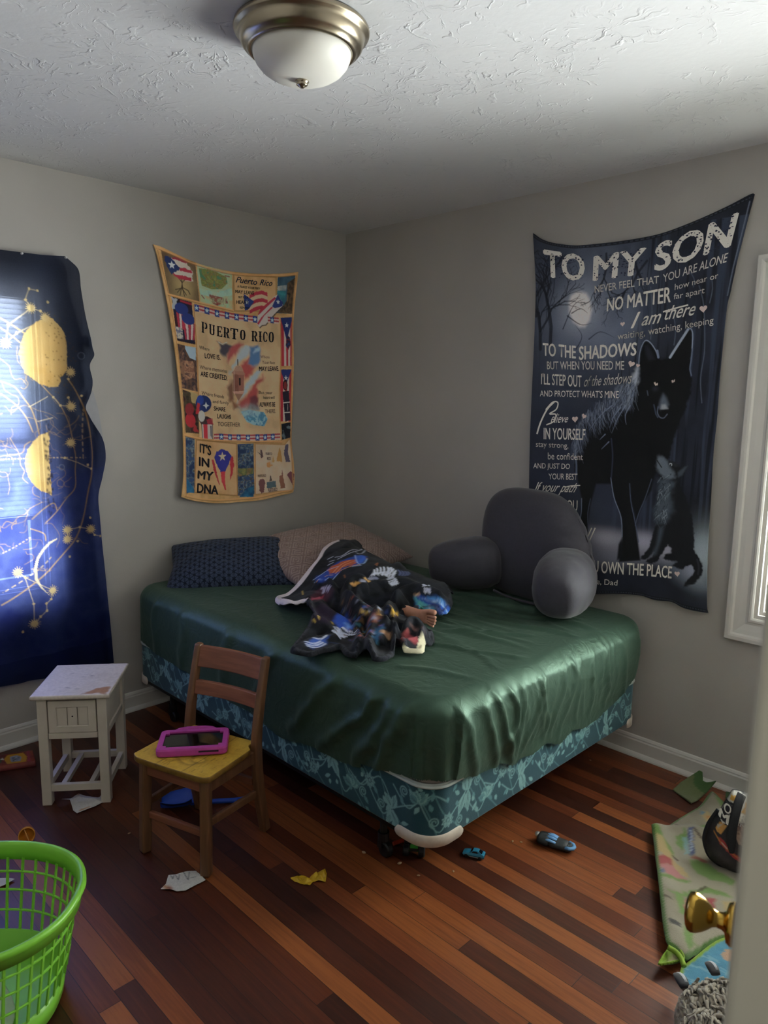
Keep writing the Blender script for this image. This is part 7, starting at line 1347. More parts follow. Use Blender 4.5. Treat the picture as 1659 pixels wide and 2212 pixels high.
md = cur.modifiers.new('cloth_edge', 'SOLIDIFY'); md.thickness = .0008; md.use_rim_only = True
tag(cur, 'navy sun, moon and zodiac curtain pinned over the bright left window', 'curtain')
M_lin = mat('pale_cloth_back', '#a8a8ac', rough=.9, var=.05)
for pl in ([(-1.57,1.748),(-1.535,1.775),(-1.509,1.769),(-1.502,1.711),(-1.526,1.727)], [(-1.555,1.475),(-1.512,1.538),(-1.492,1.457),(-1.475,1.322),(-1.507,1.38),(-1.539,1.429)]):
    g = G(); n = len(pl); g.add([(.024, y, z) for y, z in pl] + [(.0225, y, z) for y, z in pl], [tuple(range(n)), tuple(range(n, 2 * n))[::-1]] + [(i, n + i, n + (i + 1) % n, (i + 1) % n) for i in range(n)]); o = g.build('turned_back_edge', M_lin, cur); o['label'] = 'pale reverse of the curtain showing at its turned edge'
M_pin = mat('clear_push_pin', '#cfd0d4', rough=.25, var=.03)
for k, (p, lb) in enumerate((([(-1.79,2.08)][0], 'white push pin in the curtain top edge nearest the picture edge'), ([(-1.612,2.09)][0], 'white push pin holding the top corner of the navy curtain'))):
    g = G(); g.lathe([(0, .012), (.0035, .012), (.0042, .010), (.0025, .006), (.005, .002), (.005, 0), (0, 0)], 14, (offc(np.array(p[0]), np.array(p[1])) + .000, p[0], p[1] - .006), rot=Matrix.Rotation(PI / 2, 3, 'Y')); tag(g.build('push_pin', M_pin, smooth=True), lb, 'push pin')

# ================================================================ FLOOR CLUTTER
def flat_patch(outline, hfun, st=.004, zmin=.002):
    P = np.array(outline); xs = np.arange(P[:, 0].min() - st, P[:, 0].max() + 2 * st, st); ys = np.arange(P[:, 1].min() - st, P[:, 1].max() + 2 * st, st); X, Y = np.meshgrid(xs, ys)
    ins = in_poly(X, Y, outline); kp = ins.copy(); kp[1:-1, 1:-1] |= np.any([ins[1 + a:ins.shape[0] - 1 + a, 1 + b:ins.shape[1] - 1 + b] for a in (-1, 0, 1) for b in (-1, 0, 1)], 0); x, y = X[kp], Y[kp]; o = ~ins[kp]
    C2 = np.vstack([P, P[:1]]); best = np.full(len(x), 1e9); bx, by = x.copy(), y.copy()
    for a, b in zip(C2[:-1], C2[1:]):
        d = b - a; L2 = max(d @ d, 1e-12); t = np.clip(((x - a[0]) * d[0] + (y - a[1]) * d[1]) / L2, 0, 1); qx, qy = a[0] + t * d[0], a[1] + t * d[1]; q = np.hypot(x - qx, y - qy); m = q < best; best = np.where(m, q, best); bx = np.where(m, qx, bx); by = np.where(m, qy, by)
    x[o], y[o] = bx[o], by[o]; best[o] = 0
    idx = -np.ones(kp.shape, int); idx[kp] = np.arange(kp.sum()); q = np.stack([idx[:-1, :-1], idx[:-1, 1:], idx[1:, 1:], idx[1:, :-1]], -1).reshape(-1, 4); q = q[(q >= 0).all(1)]
    return np.column_stack([x, y, np.maximum(hfun(x, y, best), zmin)]), q, best
def sheet_thing(name, label, cat, outline, hfun, material, cvf=None, st=.004, th=.0012):
    V, q, b = flat_patch(outline, hfun, st); c = cvf(V[:, 0], V[:, 1], b) if cvf else None
    o = np_mesh(name, V, q, material, None, c); md = o.modifiers.new('thickness', 'SOLIDIFY'); md.thickness = th; md.offset = -1; return tag(o, label, cat)
# ---- play rug, rucked up towards the skirting board
M_rug = print_mat('printed_play_rug', .85, rough=.95, sheen=.2, bump=.6, bscale=520, spec=.1)
rug_out = smooth_poly([(2.236,-0.522),(2.272,-0.586),(2.322,-0.679),(2.375,-0.775),(2.432,-0.88),(2.473,-0.957),(2.502,-1.008),(2.528,-1.045),(2.554,-1.044),(2.582,-1.05),(2.589,-1.008),(2.599,-0.932),(2.619,-0.872),(2.664,-0.8),(2.582,-0.559),(2.457,-0.191),(2.367,-0.143),(2.335,-0.12),(2.285,-0.082),(2.279,-0.105),(2.285,-0.213),(2.277,-0.275),(2.264,-0.377),(2.255,-0.469)], 3)
crest = [(2.265,-0.55),(2.34,-0.692),(2.399,-0.798),(2.453,-0.895),(2.498,-0.973),(2.535,-1.036)]
def rug_h(x, y, b):
    d, t = seg_dist(x, y, crest); z = .014 + .030 * np.exp(-(d / .05) ** 2)
    z = z + .085 * np.clip(1 - np.hypot((x - 2.545) / .16, (y + .035) / .30), 0, 1) ** 1.3
    dr, t2 = seg_dist(x, y, [(2.245,-0.536),(2.289,-0.468),(2.35,-0.416),(2.41,-0.387)]); z = z + .020 * np.exp(-(dr / .03) ** 2)
    z = z + .012 * (vnoise(x, y, 7, 2, 2) - .5) - .010 * np.exp(-b / .012); return z
cr = Canvas(2.05, 3.1, -1.75, 0.0, .003, '#928a78'); _rs = np.random.RandomState(4)
cr.mottle([(2, -1.8), (3.2, -1.8), (3.2, .1), (2, .1)], ['#857d6c', '#979080', '#a09886'], 8, 3)
gn_, tn, rd = '#6a8a45', '#b39b6c', '#9a3a42'
for p, c in (([(2.241,-0.531),(2.265,-0.527),(2.308,-0.57),(2.354,-0.604),(2.366,-0.642),(2.33,-0.62),(2.299,-0.6),(2.273,-0.585)], gn_), ([(2.266,-0.57),(2.295,-0.562),(2.333,-0.606),(2.366,-0.642),(2.43,-0.671),(2.447,-0.691),(2.407,-0.705),(2.358,-0.671),(2.311,-0.65)], tn), ([(2.329,-0.689),(2.368,-0.65),(2.388,-0.692),(2.356,-0.735)], rd), ([(2.355,-0.736),(2.388,-0.692),(2.435,-0.703),(2.438,-0.719),(2.395,-0.754)], '#b5767a'), ([(2.362,-0.752),(2.381,-0.737),(2.384,-0.757),(2.372,-0.769)], '#5a6a8a'), ([(2.316,-0.507),(2.328,-0.45),(2.354,-0.478),(2.36,-0.536),(2.36,-0.567),(2.342,-0.555)], gn_), ([(2.343,-0.376),(2.363,-0.333),(2.385,-0.344),(2.385,-0.39),(2.363,-0.391)], gn_), ([(2.336,-0.442),(2.345,-0.42),(2.4,-0.547),(2.395,-0.572)], '#3d4a7c'), ([(2.338,-0.489),(2.347,-0.474),(2.389,-0.568),(2.381,-0.581)], '#7fa3a8'), ([(2.352,-0.425),(2.418,-0.475),(2.445,-0.549),(2.405,-0.551)], '#a59a84'), ([(2.402,-0.554),(2.444,-0.551),(2.448,-0.571),(2.401,-0.581)], '#8a4a38'), ([(2.475,-0.806),(2.503,-0.751),(2.54,-0.726),(2.553,-0.761),(2.517,-0.824),(2.5,-0.858)], rd), ([(2.48,-0.809),(2.488,-0.796),(2.499,-0.818),(2.492,-0.834)], '#c7b0a8'), ([(2.452,-0.809),(2.466,-0.795),(2.506,-0.875),(2.497,-0.885)], gn_), ([(2.521,-0.906),(2.541,-0.901),(2.573,-0.97),(2.582,-1.016),(2.555,-0.988),(2.525,-0.933)], gn_), ([(2.558,-0.723),(2.59,-0.698),(2.607,-0.746),(2.582,-0.756)], tn), ([(2.304,-0.259),(2.334,-0.24),(2.368,-0.303),(2.348,-0.324)], tn), ([(2.304,-0.259),(2.321,-0.254),(2.325,-0.281),(2.316,-0.284)], '#4f7f9c'), ([(2.336,-0.275),(2.348,-0.269),(2.356,-0.297),(2.346,-0.301)], '#b5783a'), ([(2.299,-0.102),(2.328,-0.114),(2.363,-0.17),(2.346,-0.175)], gn_), ([(2.405,-0.591),(2.446,-0.568),(2.511,-0.587),(2.552,-0.59),(2.548,-0.622),(2.478,-0.649),(2.445,-0.647)], gn_), ([(2.43,-0.832),(2.447,-0.806),(2.496,-0.694),(2.545,-0.678),(2.578,-0.685),(2.506,-0.718),(2.455,-0.815)], gn_), ([(2.375,-0.775),(2.448,-0.704),(2.45,-0.719),(2.385,-0.788)], gn_), ([(2.487,-0.964),(2.52,-1.025),(2.534,-1.039),(2.529,-1.043),(2.505,-1.012)], gn_)): cr.poly(p, c, .9, .006, .008)
for p in ([(2.35,-0.427),(2.379,-0.441),(2.408,-0.454)], [(2.282,-0.418),(2.297,-0.426)], [(2.487,-0.73),(2.496,-0.694)], [(2.425,-0.866),(2.454,-0.858)], [(2.366,-0.632),(2.378,-0.634)], [(2.297,-0.107),(2.329,-0.114)], [(2.274,-0.074),(2.295,-0.065)]): cr.line(p, .010, '#4a3a30', .8)
for p in ([(2.496,-0.955),(2.517,-0.941)], [(2.504,-0.962),(2.52,-0.949)]): cr.line(p, .012, '#2c2c30', .85)
cr.line(smooth_poly([(2.344,-0.444),(2.357,-0.464),(2.364,-0.49),(2.377,-0.508),(2.386,-0.54)], 4, False), .006, '#aab4cc', .8)
V1, q1, b1_ = flat_patch(rug_out, rug_h, .006); c1_ = cr.sample(V1[:, 0], V1[:, 1]); e_ = np.clip((.012 - b1_) / .004, 0, 1)[:, None]; c1_ = c1_ * (1 - e_) + np.array(s2l('#4a6b30')) * e_
grn = [(2.166,-0.179),(2.173,-0.129),(2.215,-0.056),(2.228,-0.057),(2.248,-0.096),(2.27,-0.085),(2.288,-0.072),(2.275,-0.13),(2.257,-0.226)]
def grn_h(x, y, b): return .008 + .080 * np.clip((y + .19) / .17, 0, 1) ** 1.6 + .006 * (vnoise(x, y, 20, 3, 2) - .5)
V2, q2, b2_ = flat_patch(grn, grn_h, .006); c2_ = np.tile(s2l('#3f5a30'), (len(V2), 1)) * (.8 + .5 * vnoise(V2[:, 0], V2[:, 1], 16, 2, 3))[:, None]; m_ = (vnoise(V2[:, 0], V2[:, 1], 9, 7, 2) > .62)[:, None] * .35; c2_ = c2_ * (1 - m_) + np.array(s2l('#8f8468')) * m_
grn2 = smooth_poly([(2.325,-0.063),(2.365,-0.061),(2.41,-0.054),(2.424,-0.097),(2.363,-0.136)], 2); V3, q3, b3_ = flat_patch(grn2, lambda x, y, b: .02 + 0 * x, .006); c3_ = np.tile(s2l('#3f5a30'), (len(V3), 1))
cor = smooth_poly([(2.539,-1.12),(2.536,-1.057),(2.541,-1.036),(2.564,-1.036),(2.581,-1.054),(2.578,-1.071),(2.547,-1.125)], 2); V4, q4, b4_ = flat_patch(cor, lambda x, y, b: .012 + .022 * np.exp(-((b) / .012) ** 2), .004); c4_ = np.tile(s2l('#9c9472'), (len(V4), 1)); e_ = np.clip((.014 - b4_) / .004, 0, 1)[:, None]; c4_ = c4_ * (1 - e_) + np.array(s2l('#7f9c34')) * e_
nn = np.cumsum([0, len(V1), len(V2), len(V3)]); rug = np_mesh('play_rug', np.concatenate([V1, V2, V3, V4]), np.concatenate([q1, q2 + nn[1], q3 + nn[2], q4 + nn[3]]), M_rug, None, np.concatenate([c1_, c2_, c3_, c4_]))
md = rug.modifiers.new('thickness', 'SOLIDIFY'); md.thickness = .006; md.offset = -1
tag(rug, 'rumpled play rug printed with roads and little buildings beside the right wall', 'rug')
M_bind = mat('lime_binding', '#7f9c34', rough=.9, bump=.2)
g = G(); g.tube([(x, y, z) for (x, y), z in zip(smooth_poly([(2.539,-1.067),(2.561,-1.063),(2.579,-1.071),(2.593,-1.086)], 4, False), np.linspace(.045, .03, 13))], .007, 8); g.build('edge_binding', M_bind, rug, smooth=True)
# ---- blue mat
M_mat = print_mat('blue_printed_mat', .85, rough=.95, sheen=.2, bump=.5, bscale=500, spec=.1)
bl = smooth_poly([(2.584,-1.091),(2.582,-1.046),(2.59,-1.007),(2.6,-0.935),(2.616,-0.873),(2.645,-0.845),(2.718,-0.88),(2.793,-1.11),(2.744,-1.208),(2.628,-1.139)], 2)
def bl_c(x, y, b):
    c = np.array(s2l('#4f86a0'))[None] * (.75 + .5 * vnoise(x * 1.2, y * 3.2, 24, 4, 3))[:, None]; w_ = (vnoise(x * .8, y * 3.5, 26, 9, 2) > .66)[:, None] * .5; c = c * (1 - w_) + np.array(s2l('#8fb3bf')) * w_
    for p in [(2.655,-0.936),(2.657,-0.917)]: m_ = (np.hypot(x - p[0], y - p[1]) < .018)[:, None]; c = np.where(m_, s2l('#b5937a'), c)
    e = np.clip((.010 - b) / .003, 0, 1)[:, None]; return c * (1 - e) + np.array(s2l('#7f9c34')) * e
sheet_thing('play_mat', 'blue water-printed play mat under the fluffy grey plush', 'play mat', bl, lambda x, y, b: .007 + .004 * vnoise(x, y, 12, 3, 2), M_mat, bl_c, .005, .004)

# ---- fluffy plush with two dark ears
M_fluff = mat('grey_taupe_curls', '#8b8170', rough=.95, var=.22, scale=40, sheen=.4)
M_ear = mat('black_plush', '#16161d', rough=.8, var=.2, sheen=.3); M_earin = mat('white_plush', '#b9b9bd', rough=.9, sheen=.3)
plush = thing('plush_toy', 'fluffy grey-taupe plush with black ears lying on the blue mat', 'plush toy', (2.795, -1.315, 0))
pc = [(2.706,-1.239,0.1)][0]; plush.location = (pc[0] + .075, pc[1] + .0, 0)
g = G(); _rs = np.random.RandomState(12)
g.ell((0, 0, .06), (.125, .12, .068), 32, 18)
g.ell((.02, -.09, .07), (.105, .10, .07), 28, 16)
lock = []
for _ in range(2300):
    e = _rs.rand() < .55; c0_, rr_ = ((0, 0, .06), (.125, .12, .068)) if e else ((.02, -.09, .07), (.105, .10, .07))
    th_ = math.acos(_rs.uniform(-.55, 1)); ph = _rs.uniform(0, 2 * PI); n_ = Vector((math.sin(th_) * math.cos(ph), math.sin(th_) * math.sin(ph), math.cos(th_))); p = Vector((c0_[0] + rr_[0] * n_.x, c0_[1] + rr_[1] * n_.y, c0_[2] + rr_[2] * n_.z))
    if p.z < .012: continue
    fl = Vector((.5, -.75, -.15)) + Vector(_rs.uniform(-.5, .5, 3)); fl = (fl - n_ * fl.dot(n_)); fl.normalize(); L_ = _rs.uniform(.03, .052); sd = n_.cross(fl); k = _rs.uniform(-.006, .006)
    pts = [p - n_ * .004, p + n_ * .006 + fl * L_ * .3 + sd * k, p + n_ * .005 + fl * L_ * .7 - sd * k, p - n_ * .001 + fl * L_]
    pts = [Vector((q.x, q.y, max(q.z, .004))) for q in pts]; g.tube(pts, [.0035, .0048, .0036, .0008], 5, caps=False)
g.build('body', M_fluff, plush, smooth=True)
def ear(px, axis, L_, w_):
    g = G(); ax = Vector(axis).normalized(); sd = ax.cross(Vector((0, 0, 1))).normalized(); up = sd.cross(ax); pts = []; rr = []
    for t in np.linspace(0, 1, 9): pts.append(Vector(px) + ax * L_ * t + up * .012 * math.sin(PI * t)); rr.append(w_ * (math.sin(PI * (.28 + .72 * t) ** 1.0) * .95 + .06))
    g.tube(pts, rr, 14, flat=.42, up=tuple(up)); e = g.build('ear', M_ear, plush, smooth=True); e['label'] = 'black ear with white lining'
    g = G(); g.tube([q + up * w_ * .18 + sd * w_ * .25 for q in pts[1:7]], [r * .55 for r in rr[1:7]], 10, flat=.45, up=tuple(up)); g.build('ear_lining', M_earin, e, smooth=True)
la = Vector([(2.604,-1.162,0.05)][0]) - plush.location; lb = Vector([(2.653,-1.088,0.07)][0]) - plush.location
ra = Vector([(2.638,-1.19,0.06)][0]) - plush.location; rb_ = Vector([(2.684,-1.115,0.08)][0]) - plush.location
ear(ra, la - ra, (la - ra).length * 1.35, .016); ear(rb_, lb - rb_, (lb - rb_).length * 1.3, .015)

# ---- printed sling bag beside the door
M_bagp = print_mat('printed_bag_face', 1.25, rough=.55, sheen=0, bump=.08, bscale=200, spec=.4); M_strap = mat('black_webbing', '#101116', rough=.75, bump=.25, bscale=500)
b0 = Vector([(2.501,-0.543,0.022)][0]); vd = Vector((3.2448, -2.9016, 0)) - b0; vd.z = 0; vd.normalize(); rt_ = Vector((-vd.y, vd.x, 0)); 
bag = thing('bag', 'black drawstring bag with white lettering standing on the rumpled rug', 'bag', (b0.x, b0.y, .018))
ln = Vector((0, 0, 1)) * math.cos(.30) - vd * math.sin(.30)
S = 1 / 6450.0
def bagp(px, py, d=0.0):   # face coordinates of the bag in tenths of a millimetre -> its own space
    return rt_ * ((px - 700) * S) + ln * ((1860 - py) * S * 1.12) + vd * d
face = [(690, 450), (850, 440), (1010, 455), (1230, 515), (1330, 560), (1400, 900), (1440, 1300), (1430, 1650), (1300, 1850), (1000, 1900), (800, 1895), (600, 1855), (440, 1790), (330, 1690), (255, 1500), (262, 1350), (310, 1180), (390, 1020), (470, 900), (560, 700), (620, 600)]
cb = Canvas(200, 1500, 400, 1950, 6, '#1c1a1e')
cb.mottle([(200, 400), (1500, 400), (1500, 1950), (200, 1950)], ['#17161a', '#221f22', '#2a2526'], .004, 3)
cb.poly([(620, 600), (690, 450), (850, 440), (1400, 560), (1400, 900), (1100, 880), (1000, 880), (560, 1010), (470, 900)], '#b9b7ae'); cb.poly([(680, 500), (800, 480), (790, 560), (660, 590)], '#b98a3c'); cb.poly([(950, 545), (1110, 570), (1050, 640), (980, 740), (900, 710), (960, 600)], '#b98a3c')
cb.poly([(610, 620), (760, 610), (740, 660), (590, 660)], '#15151c'); cb.poly([(580, 665), (740, 665), (700, 820), (470, 900), (560, 740)], '#1b1820'); cb.poly([(540, 810), (680, 850), (690, 1010), (480, 940)], '#1b1820')
cb.poly([(440, 1130), (520, 1000), (660, 1020), (560, 1200), (480, 1180)], '#b08040', .9); cb.poly([(470, 1060), (600, 1010), (560, 1040), (480, 1130)], '#8f8c86', .9)
cb.mottle([(850, 940), (1000, 900), (1130, 950), (1150, 1200), (1100, 1320), (900, 1290), (830, 1150)], ['#5d4a42', '#7a6458', '#8d7868', '#6a5448'], .012, 5); cb.poly([(500, 1260), (620, 1280), (760, 1430), (900, 1490), (1080, 1560), (1060, 1640), (880, 1570), (720, 1480), (560, 1380)], '#8f2a2a', .95, 8, 20); cb.line([(420, 1200), (560, 1330), (720, 1440), (900, 1530)], 26, '#a06a30', .8); cb.line([(590, 1340), (700, 1420)], 22, '#b9a49a', .7)
for p in ((720, 1650), (560, 1560), (860, 1750)): cb.blob(p, 90, 70, '#3a3335', .7)
P2 = np.array(smooth_poly(face, 4)); 
Vf, qf, bf = flat_patch([tuple(p) for p in P2], lambda x, y, b: np.zeros_like(x), 14, -1)
bul = 260 * np.sqrt(np.clip(1 - (1 - np.clip(bf / 330, 0, 1)) ** 2, 0, 1))
fr_v = np.array([tuple(bagp(x, y, b * S)) for x, y, b in zip(Vf[:, 0], Vf[:, 1], bul)]); bk_v = np.array([tuple(bagp(x, y, -b * S * .9)) for x, y, b in zip(Vf[:, 0], Vf[:, 1], bul)])
lb_ = Letters(); bw_ = '#d6d4cb'
lb_.text('O', [(575, 668), (712, 668), (700, 815), (560, 810)], bw_, .03); lb_.text('RE', [(900, 735), (1130, 750), (1110, 880), (880, 870)], '#d9d7ce', .04); lb_.text('M', [(500, 812), (675, 845), (668, 1000), (478, 930)], bw_, .05); lb_.text('INE', [(860, 900), (1120, 925), (1110, 985), (850, 960)], '#a9a5a0', .02)
UVb = np.concatenate(lb_.uv); Tb = np.concatenate(lb_.t); d_, _ = seg_dist(UVb[:, 0], UVb[:, 1], [tuple(p) for p in P2], True); bb_ = 260 * np.sqrt(np.clip(1 - (1 - np.clip(d_ / 330, 0, 1)) ** 2, 0, 1))
lv = np.array([tuple(bagp(x, y, b * S + .0012)) for x, y, b in zip(UVb[:, 0], UVb[:, 1], bb_)]); n_ = len(fr_v)
allF = np.concatenate([qf, qf[:, ::-1] + n_, np.column_stack([Tb + 2 * n_, np.full(len(Tb), -1)])]); cc_ = cb.sample(Vf[:, 0], Vf[:, 1])
np_mesh('pouch', np.concatenate([fr_v, bk_v, lv]), allF, M_bagp, bag, np.concatenate([cc_, np.tile(s2l('#17161a'), (n_, 1)), np.concatenate(lb_.c)]))
g = G(); g.tube([bagp(x, y, .0) for x, y in smooth_poly([(470, 880), (390, 1020), (305, 1190), (262, 1360), (258, 1500), (335, 1690), (440, 1790), (600, 1855), (800, 1895), (1000, 1900)], 3, False)], .0085, 8); g.build('edge_cord', M_strap, bag, smooth=True)
g = G(); sp_ = smooth_poly([(880, 440, .020), (830, 560, .038), (790, 760, .047), (765, 1000, .050), (765, 1200, .050), (780, 1330, .050), (790, 1460, .048)], 4, False); g.tube([bagp(x, y, d) for x, y, d in sp_], [.0145] * (len(sp_) - 6) + [.013, .012, .011, .0095, .008, .006], 10, flat=.28, up=tuple(vd)); g.build('strap', M_strap, bag, smooth=True)

# ---- green laundry basket
M_bask = mat('lime_green_plastic', '#7cc23c', rough=.38, var=.05, scale=12, spec=.5)
bx = thing('laundry_basket', 'open lime green plastic laundry basket with slatted sides', 'laundry basket', (1.385, -2.512, 0), math.atan2(.78, .62))
BA, BB, BH = .30, .232, .30
def ovl(t, k, z, e=2.35):
    c, s_ = math.cos(t), math.sin(t); return Vector((BA * k * math.copysign(abs(c) ** (2 / e), c), BB * k * math.copysign(abs(s_) ** (2 / e), s_), z))
kk = lambda z: .80 + .17 * (z / BH)
g = G(); n = 120; prof = [(1.00, -.034), (1.012, -.034), (1.025, -.012), (1.045, -.006), (1.060, .002), (1.058, .009), (1.04, .014), (1.01, .012), (.992, .006), (.985, -.01), (.988, -.034)]
vs = []; 
for i in range(n):
    t = 2 * PI * i / n; bump_ = .010 * sum(math.exp(-((((t - a + PI) % (2 * PI)) - PI) / .16) ** 2) for a in (0, PI))
    for kx, dz in prof: vs.append(ovl(t, kk(BH) * kx * (1 + bump_ * 2.0), BH + dz + (bump_ if dz > -.03 else 0)))
m_ = len(prof); fs = [(i * m_ + j, ((i + 1) % n) * m_ + j, ((i + 1) % n) * m_ + (j + 1) % m_, i * m_ + (j + 1) % m_) for i in range(n) for j in range(m_)]
g.add(vs, fs); g.build('rim', M_bask, bx, smooth=True)
g = G(); NR = 46
for i in range(NR):
    t = 2 * PI * (i + .5) / NR; a = ovl(t, kk(.075), .075); b = ovl(t, kk(BH - .03), BH - .028); g.beam(a, b, .0062, .0045, up=tuple((Vector((a.x, a.y, 0))).normalized()))
for z in (.13, .185, .235):
    g.tube([ovl(2 * PI * i / 90, kk(z), z) for i in range(90)], .0034, 6, closed=True)
g.build('slatted_side', M_bask, bx, smooth=False)
g = G(); vs = []; n = 90; pr = [(0, .006), (.5, .006), (.965, .006), (1.0, .014), (1.0, .078), (.985, .078), (.975, .02), (.9, .012), (.5, .0115), (0.02, .0115)]
for i in range(n):
    for kx, z in pr: vs.append(ovl(2 * PI * i / n, kk(z) * max(kx, .001), z))
m_ = len(pr); g.add(vs, [(i * m_ + j, ((i + 1) % n) * m_ + j, ((i + 1) % n) * m_ + j + 1, i * m_ + j + 1) for i in range(n) for j in range(m_ - 1)]); g.build('base', M_bask, bx, smooth=True)
M_pbag = mat('milky_plastic', '#a9bda0', rough=.35, var=.12, scale=16, bump=.5, bscale=30)
pbo = [(1.40 + .13 * math.cos(t) * (1 + .18 * math.sin(3 * t)), -2.50 + .12 * math.sin(t) * (1 + .2 * math.cos(2 * t))) for t in np.linspace(0, 2 * PI, 22, endpoint=False)]
sheet_thing('plastic_bag', 'crumpled milky plastic bag in the bottom of the green basket', 'plastic bag', smooth_poly(pbo, 2), lambda x, y, b: .018 + .03 * np.clip(b / .05, 0, 1) * (.4 + vnoise(x, y, 22, 4, 3)), M_pbag, None, .005, .001)

# ---- torn papers and wrapper
M_paper = print_mat('scribbled_paper', 1.0, rough=.8, sheen=0, bump=.1, bscale=200)
pa = [(1.311,-1.927),(1.3,-1.904),(1.267,-1.877),(1.28,-1.858),(1.291,-1.829),(1.308,-1.802),(1.338,-1.802),(1.368,-1.802),(1.37,-1.839),(1.37,-1.874),(1.356,-1.896),(1.328,-1.911)]
def pa_c(x, y, b):
    c = Canvas(x.min() - .01, x.max() + .01, y.min() - .01, y.max() + .01, .0015, '#c9c6bd')
    for p in ([(1.275,-1.873),(1.293,-1.876),(1.28,-1.865)], [(1.283,-1.86),(1.311,-1.866),(1.289,-1.85)], [(1.289,-1.836),(1.333,-1.844),(1.302,-1.822)], [(1.33,-1.833),(1.336,-1.818)]): c.line(p, .0025, '#3a3c48', .9)
    c.blob([(1.319,-1.912)][0], .016, .010, '#b5742e', .9, 0, 2, .6); c.blob([(1.33,-1.907)][0], .010, .006, '#8f3a24', .9, 0, 2, .6); return c.sample(x, y)
sheet_thing('paper', 'torn white paper with pen scribbles at the front leg of the school chair', 'paper', pa, lambda x, y, b: .003 + .006 * vnoise(x, y, 26, 3, 2), M_paper, pa_c, .003, .0008)
pb = [(0.585,-1.947),(0.605,-1.919),(0.595,-1.901),(0.589,-1.885),(0.625,-1.872),(0.672,-1.841),(0.653,-1.822),(0.71,-1.843),(0.718,-1.881),(0.716,-1.894),(0.716,-1.921),(0.718,-1.944),(0.688,-1.946),(0.635,-1.932),(0.608,-1.926)]
def pb_c(x, y, b):
    c = Canvas(x.min() - .01, x.max() + .01, y.min() - .01, y.max() + .01, .0015, '#c4c1bf')
    for p in ([(0.709,-1.928),(0.71,-1.892)], [(0.71,-1.931),(0.708,-1.907)]): c.line(p, .004, '#b58458', .8)
    c.blob([(0.595,-1.888)][0], .006, .005, '#b5703a', .8); return c.sample(x, y)
sheet_thing('paper', 'crumpled white paper scrap under the front of the white nightstand', 'paper', pb, lambda x, y, b: .003 + .016 * vnoise(x, y, 20, 6, 2) * np.clip(b / .02, .2, 1), M_paper, pb_c, .003, .0008)
M_paper2 = mat('plain_white_paper', '#bfbdb8', rough=.8, bump=.1)
sheet_thing('paper', 'white paper scrap on the floor behind the green basket at the picture edge', 'paper', [(0.915,-2.299),(0.916,-2.268),(0.934,-2.247),(0.953,-2.236),(0.962,-2.267),(0.957,-2.296),(0.933,-2.31)], lambda x, y, b: .003 + .006 * vnoise(x, y, 22, 8, 2), M_paper2, None, .004, .0008)
M_yel = mat('yellow_wrapper', '#c9a21f', rough=.4, var=.15, scale=50, bump=.3, bscale=90)
Z_ = 0
ye = [(1.545,-1.602),(1.551,-1.582),(1.564,-1.565),(1.587,-1.558),(1.586,-1.515),(1.591,-1.496),(1.61,-1.504),(1.638,-1.534),(1.608,-1.562),(1.618,-1.58),(1.587,-1.596),(1.564,-1.604)]
sheet_thing('wrapper', 'twisted yellow wrapper lying alone on the dark floorboards', 'wrapper', ye, lambda x, y, b: .003 + .03 * np.abs(vnoise(x, y, 40, 3, 2) - .45) * np.clip(b / .008, .3, 1) * 1.6, M_yel, None, .0022, .0008)

# ---- orange screw cap, dark foil, snack carton
M_org = mat('amber_plastic', '#c07f24', rough=.4, var=.06, spec=.5)
cp = Vector([(0.773,-2.137,0.022)][0]); vd2 = (Vector((3.2448, -2.9016, 0)) - cp); vd2.z = 0; vd2.normalize(); ax = (vd2 * .93 + Vector((0, 0, .36))).normalized()
cap = thing('bottle_cap', 'orange screw cap lying on its side behind the green basket', 'bottle cap', (cp.x, cp.y, .030)); R = Vector((0, 0, 1)).rotation_difference(ax).to_matrix()
g = G(); g.lathe([(0, -.018), (.022, -.018), (.0255, -.014), (.0262, -.006), (.0255, -.004), (.0262, .0), (.0255, .003), (.0268, .018), (.0268, .021), (.0235, .021), (.0225, -.010), (0, -.011)], 36, (0, 0, 0), rot=R); g.build('shell', M_org, cap, smooth=True)
g = G(); g.beam(R @ Vector((-.0225, 0, 0)), R @ Vector((.0225, .0, .003)), .004, .016, up=tuple(ax)); g.build('cross_bar', M_org, cap)
M_foil = mat('violet_black_foil', '#37323f', rough=.22, metal=.6, var=.4, scale=40, bump=.6, bscale=50)
fo = [(0.764,-2.223),(0.754,-2.211),(0.749,-2.195),(0.764,-2.183),(0.777,-2.191),(0.778,-2.208),(0.778,-2.222)]
sheet_thing('foil_scrap', 'crumpled dark shiny foil scrap beside the orange cap', 'foil', fo, lambda x, y, b: .003 + .022 * vnoise(x, y, 40, 3, 2) * np.clip(b / .01, .2, 1), M_foil, None, .0025, .0008)
M_cart = print_mat('printed_carton', 1.0, rough=.5, sheen=0, bump=.03, spec=.4)
q4 = [Vector(p) for p in [(0.163,-2.138,0.026),(0.073,-2.101,0.026),(0.152,-1.9,0.026),(0.256,-1.924,0.026)]]
ca = thing('snack_carton', 'red and yellow snack carton lying along the left baseboard', 'carton'); 
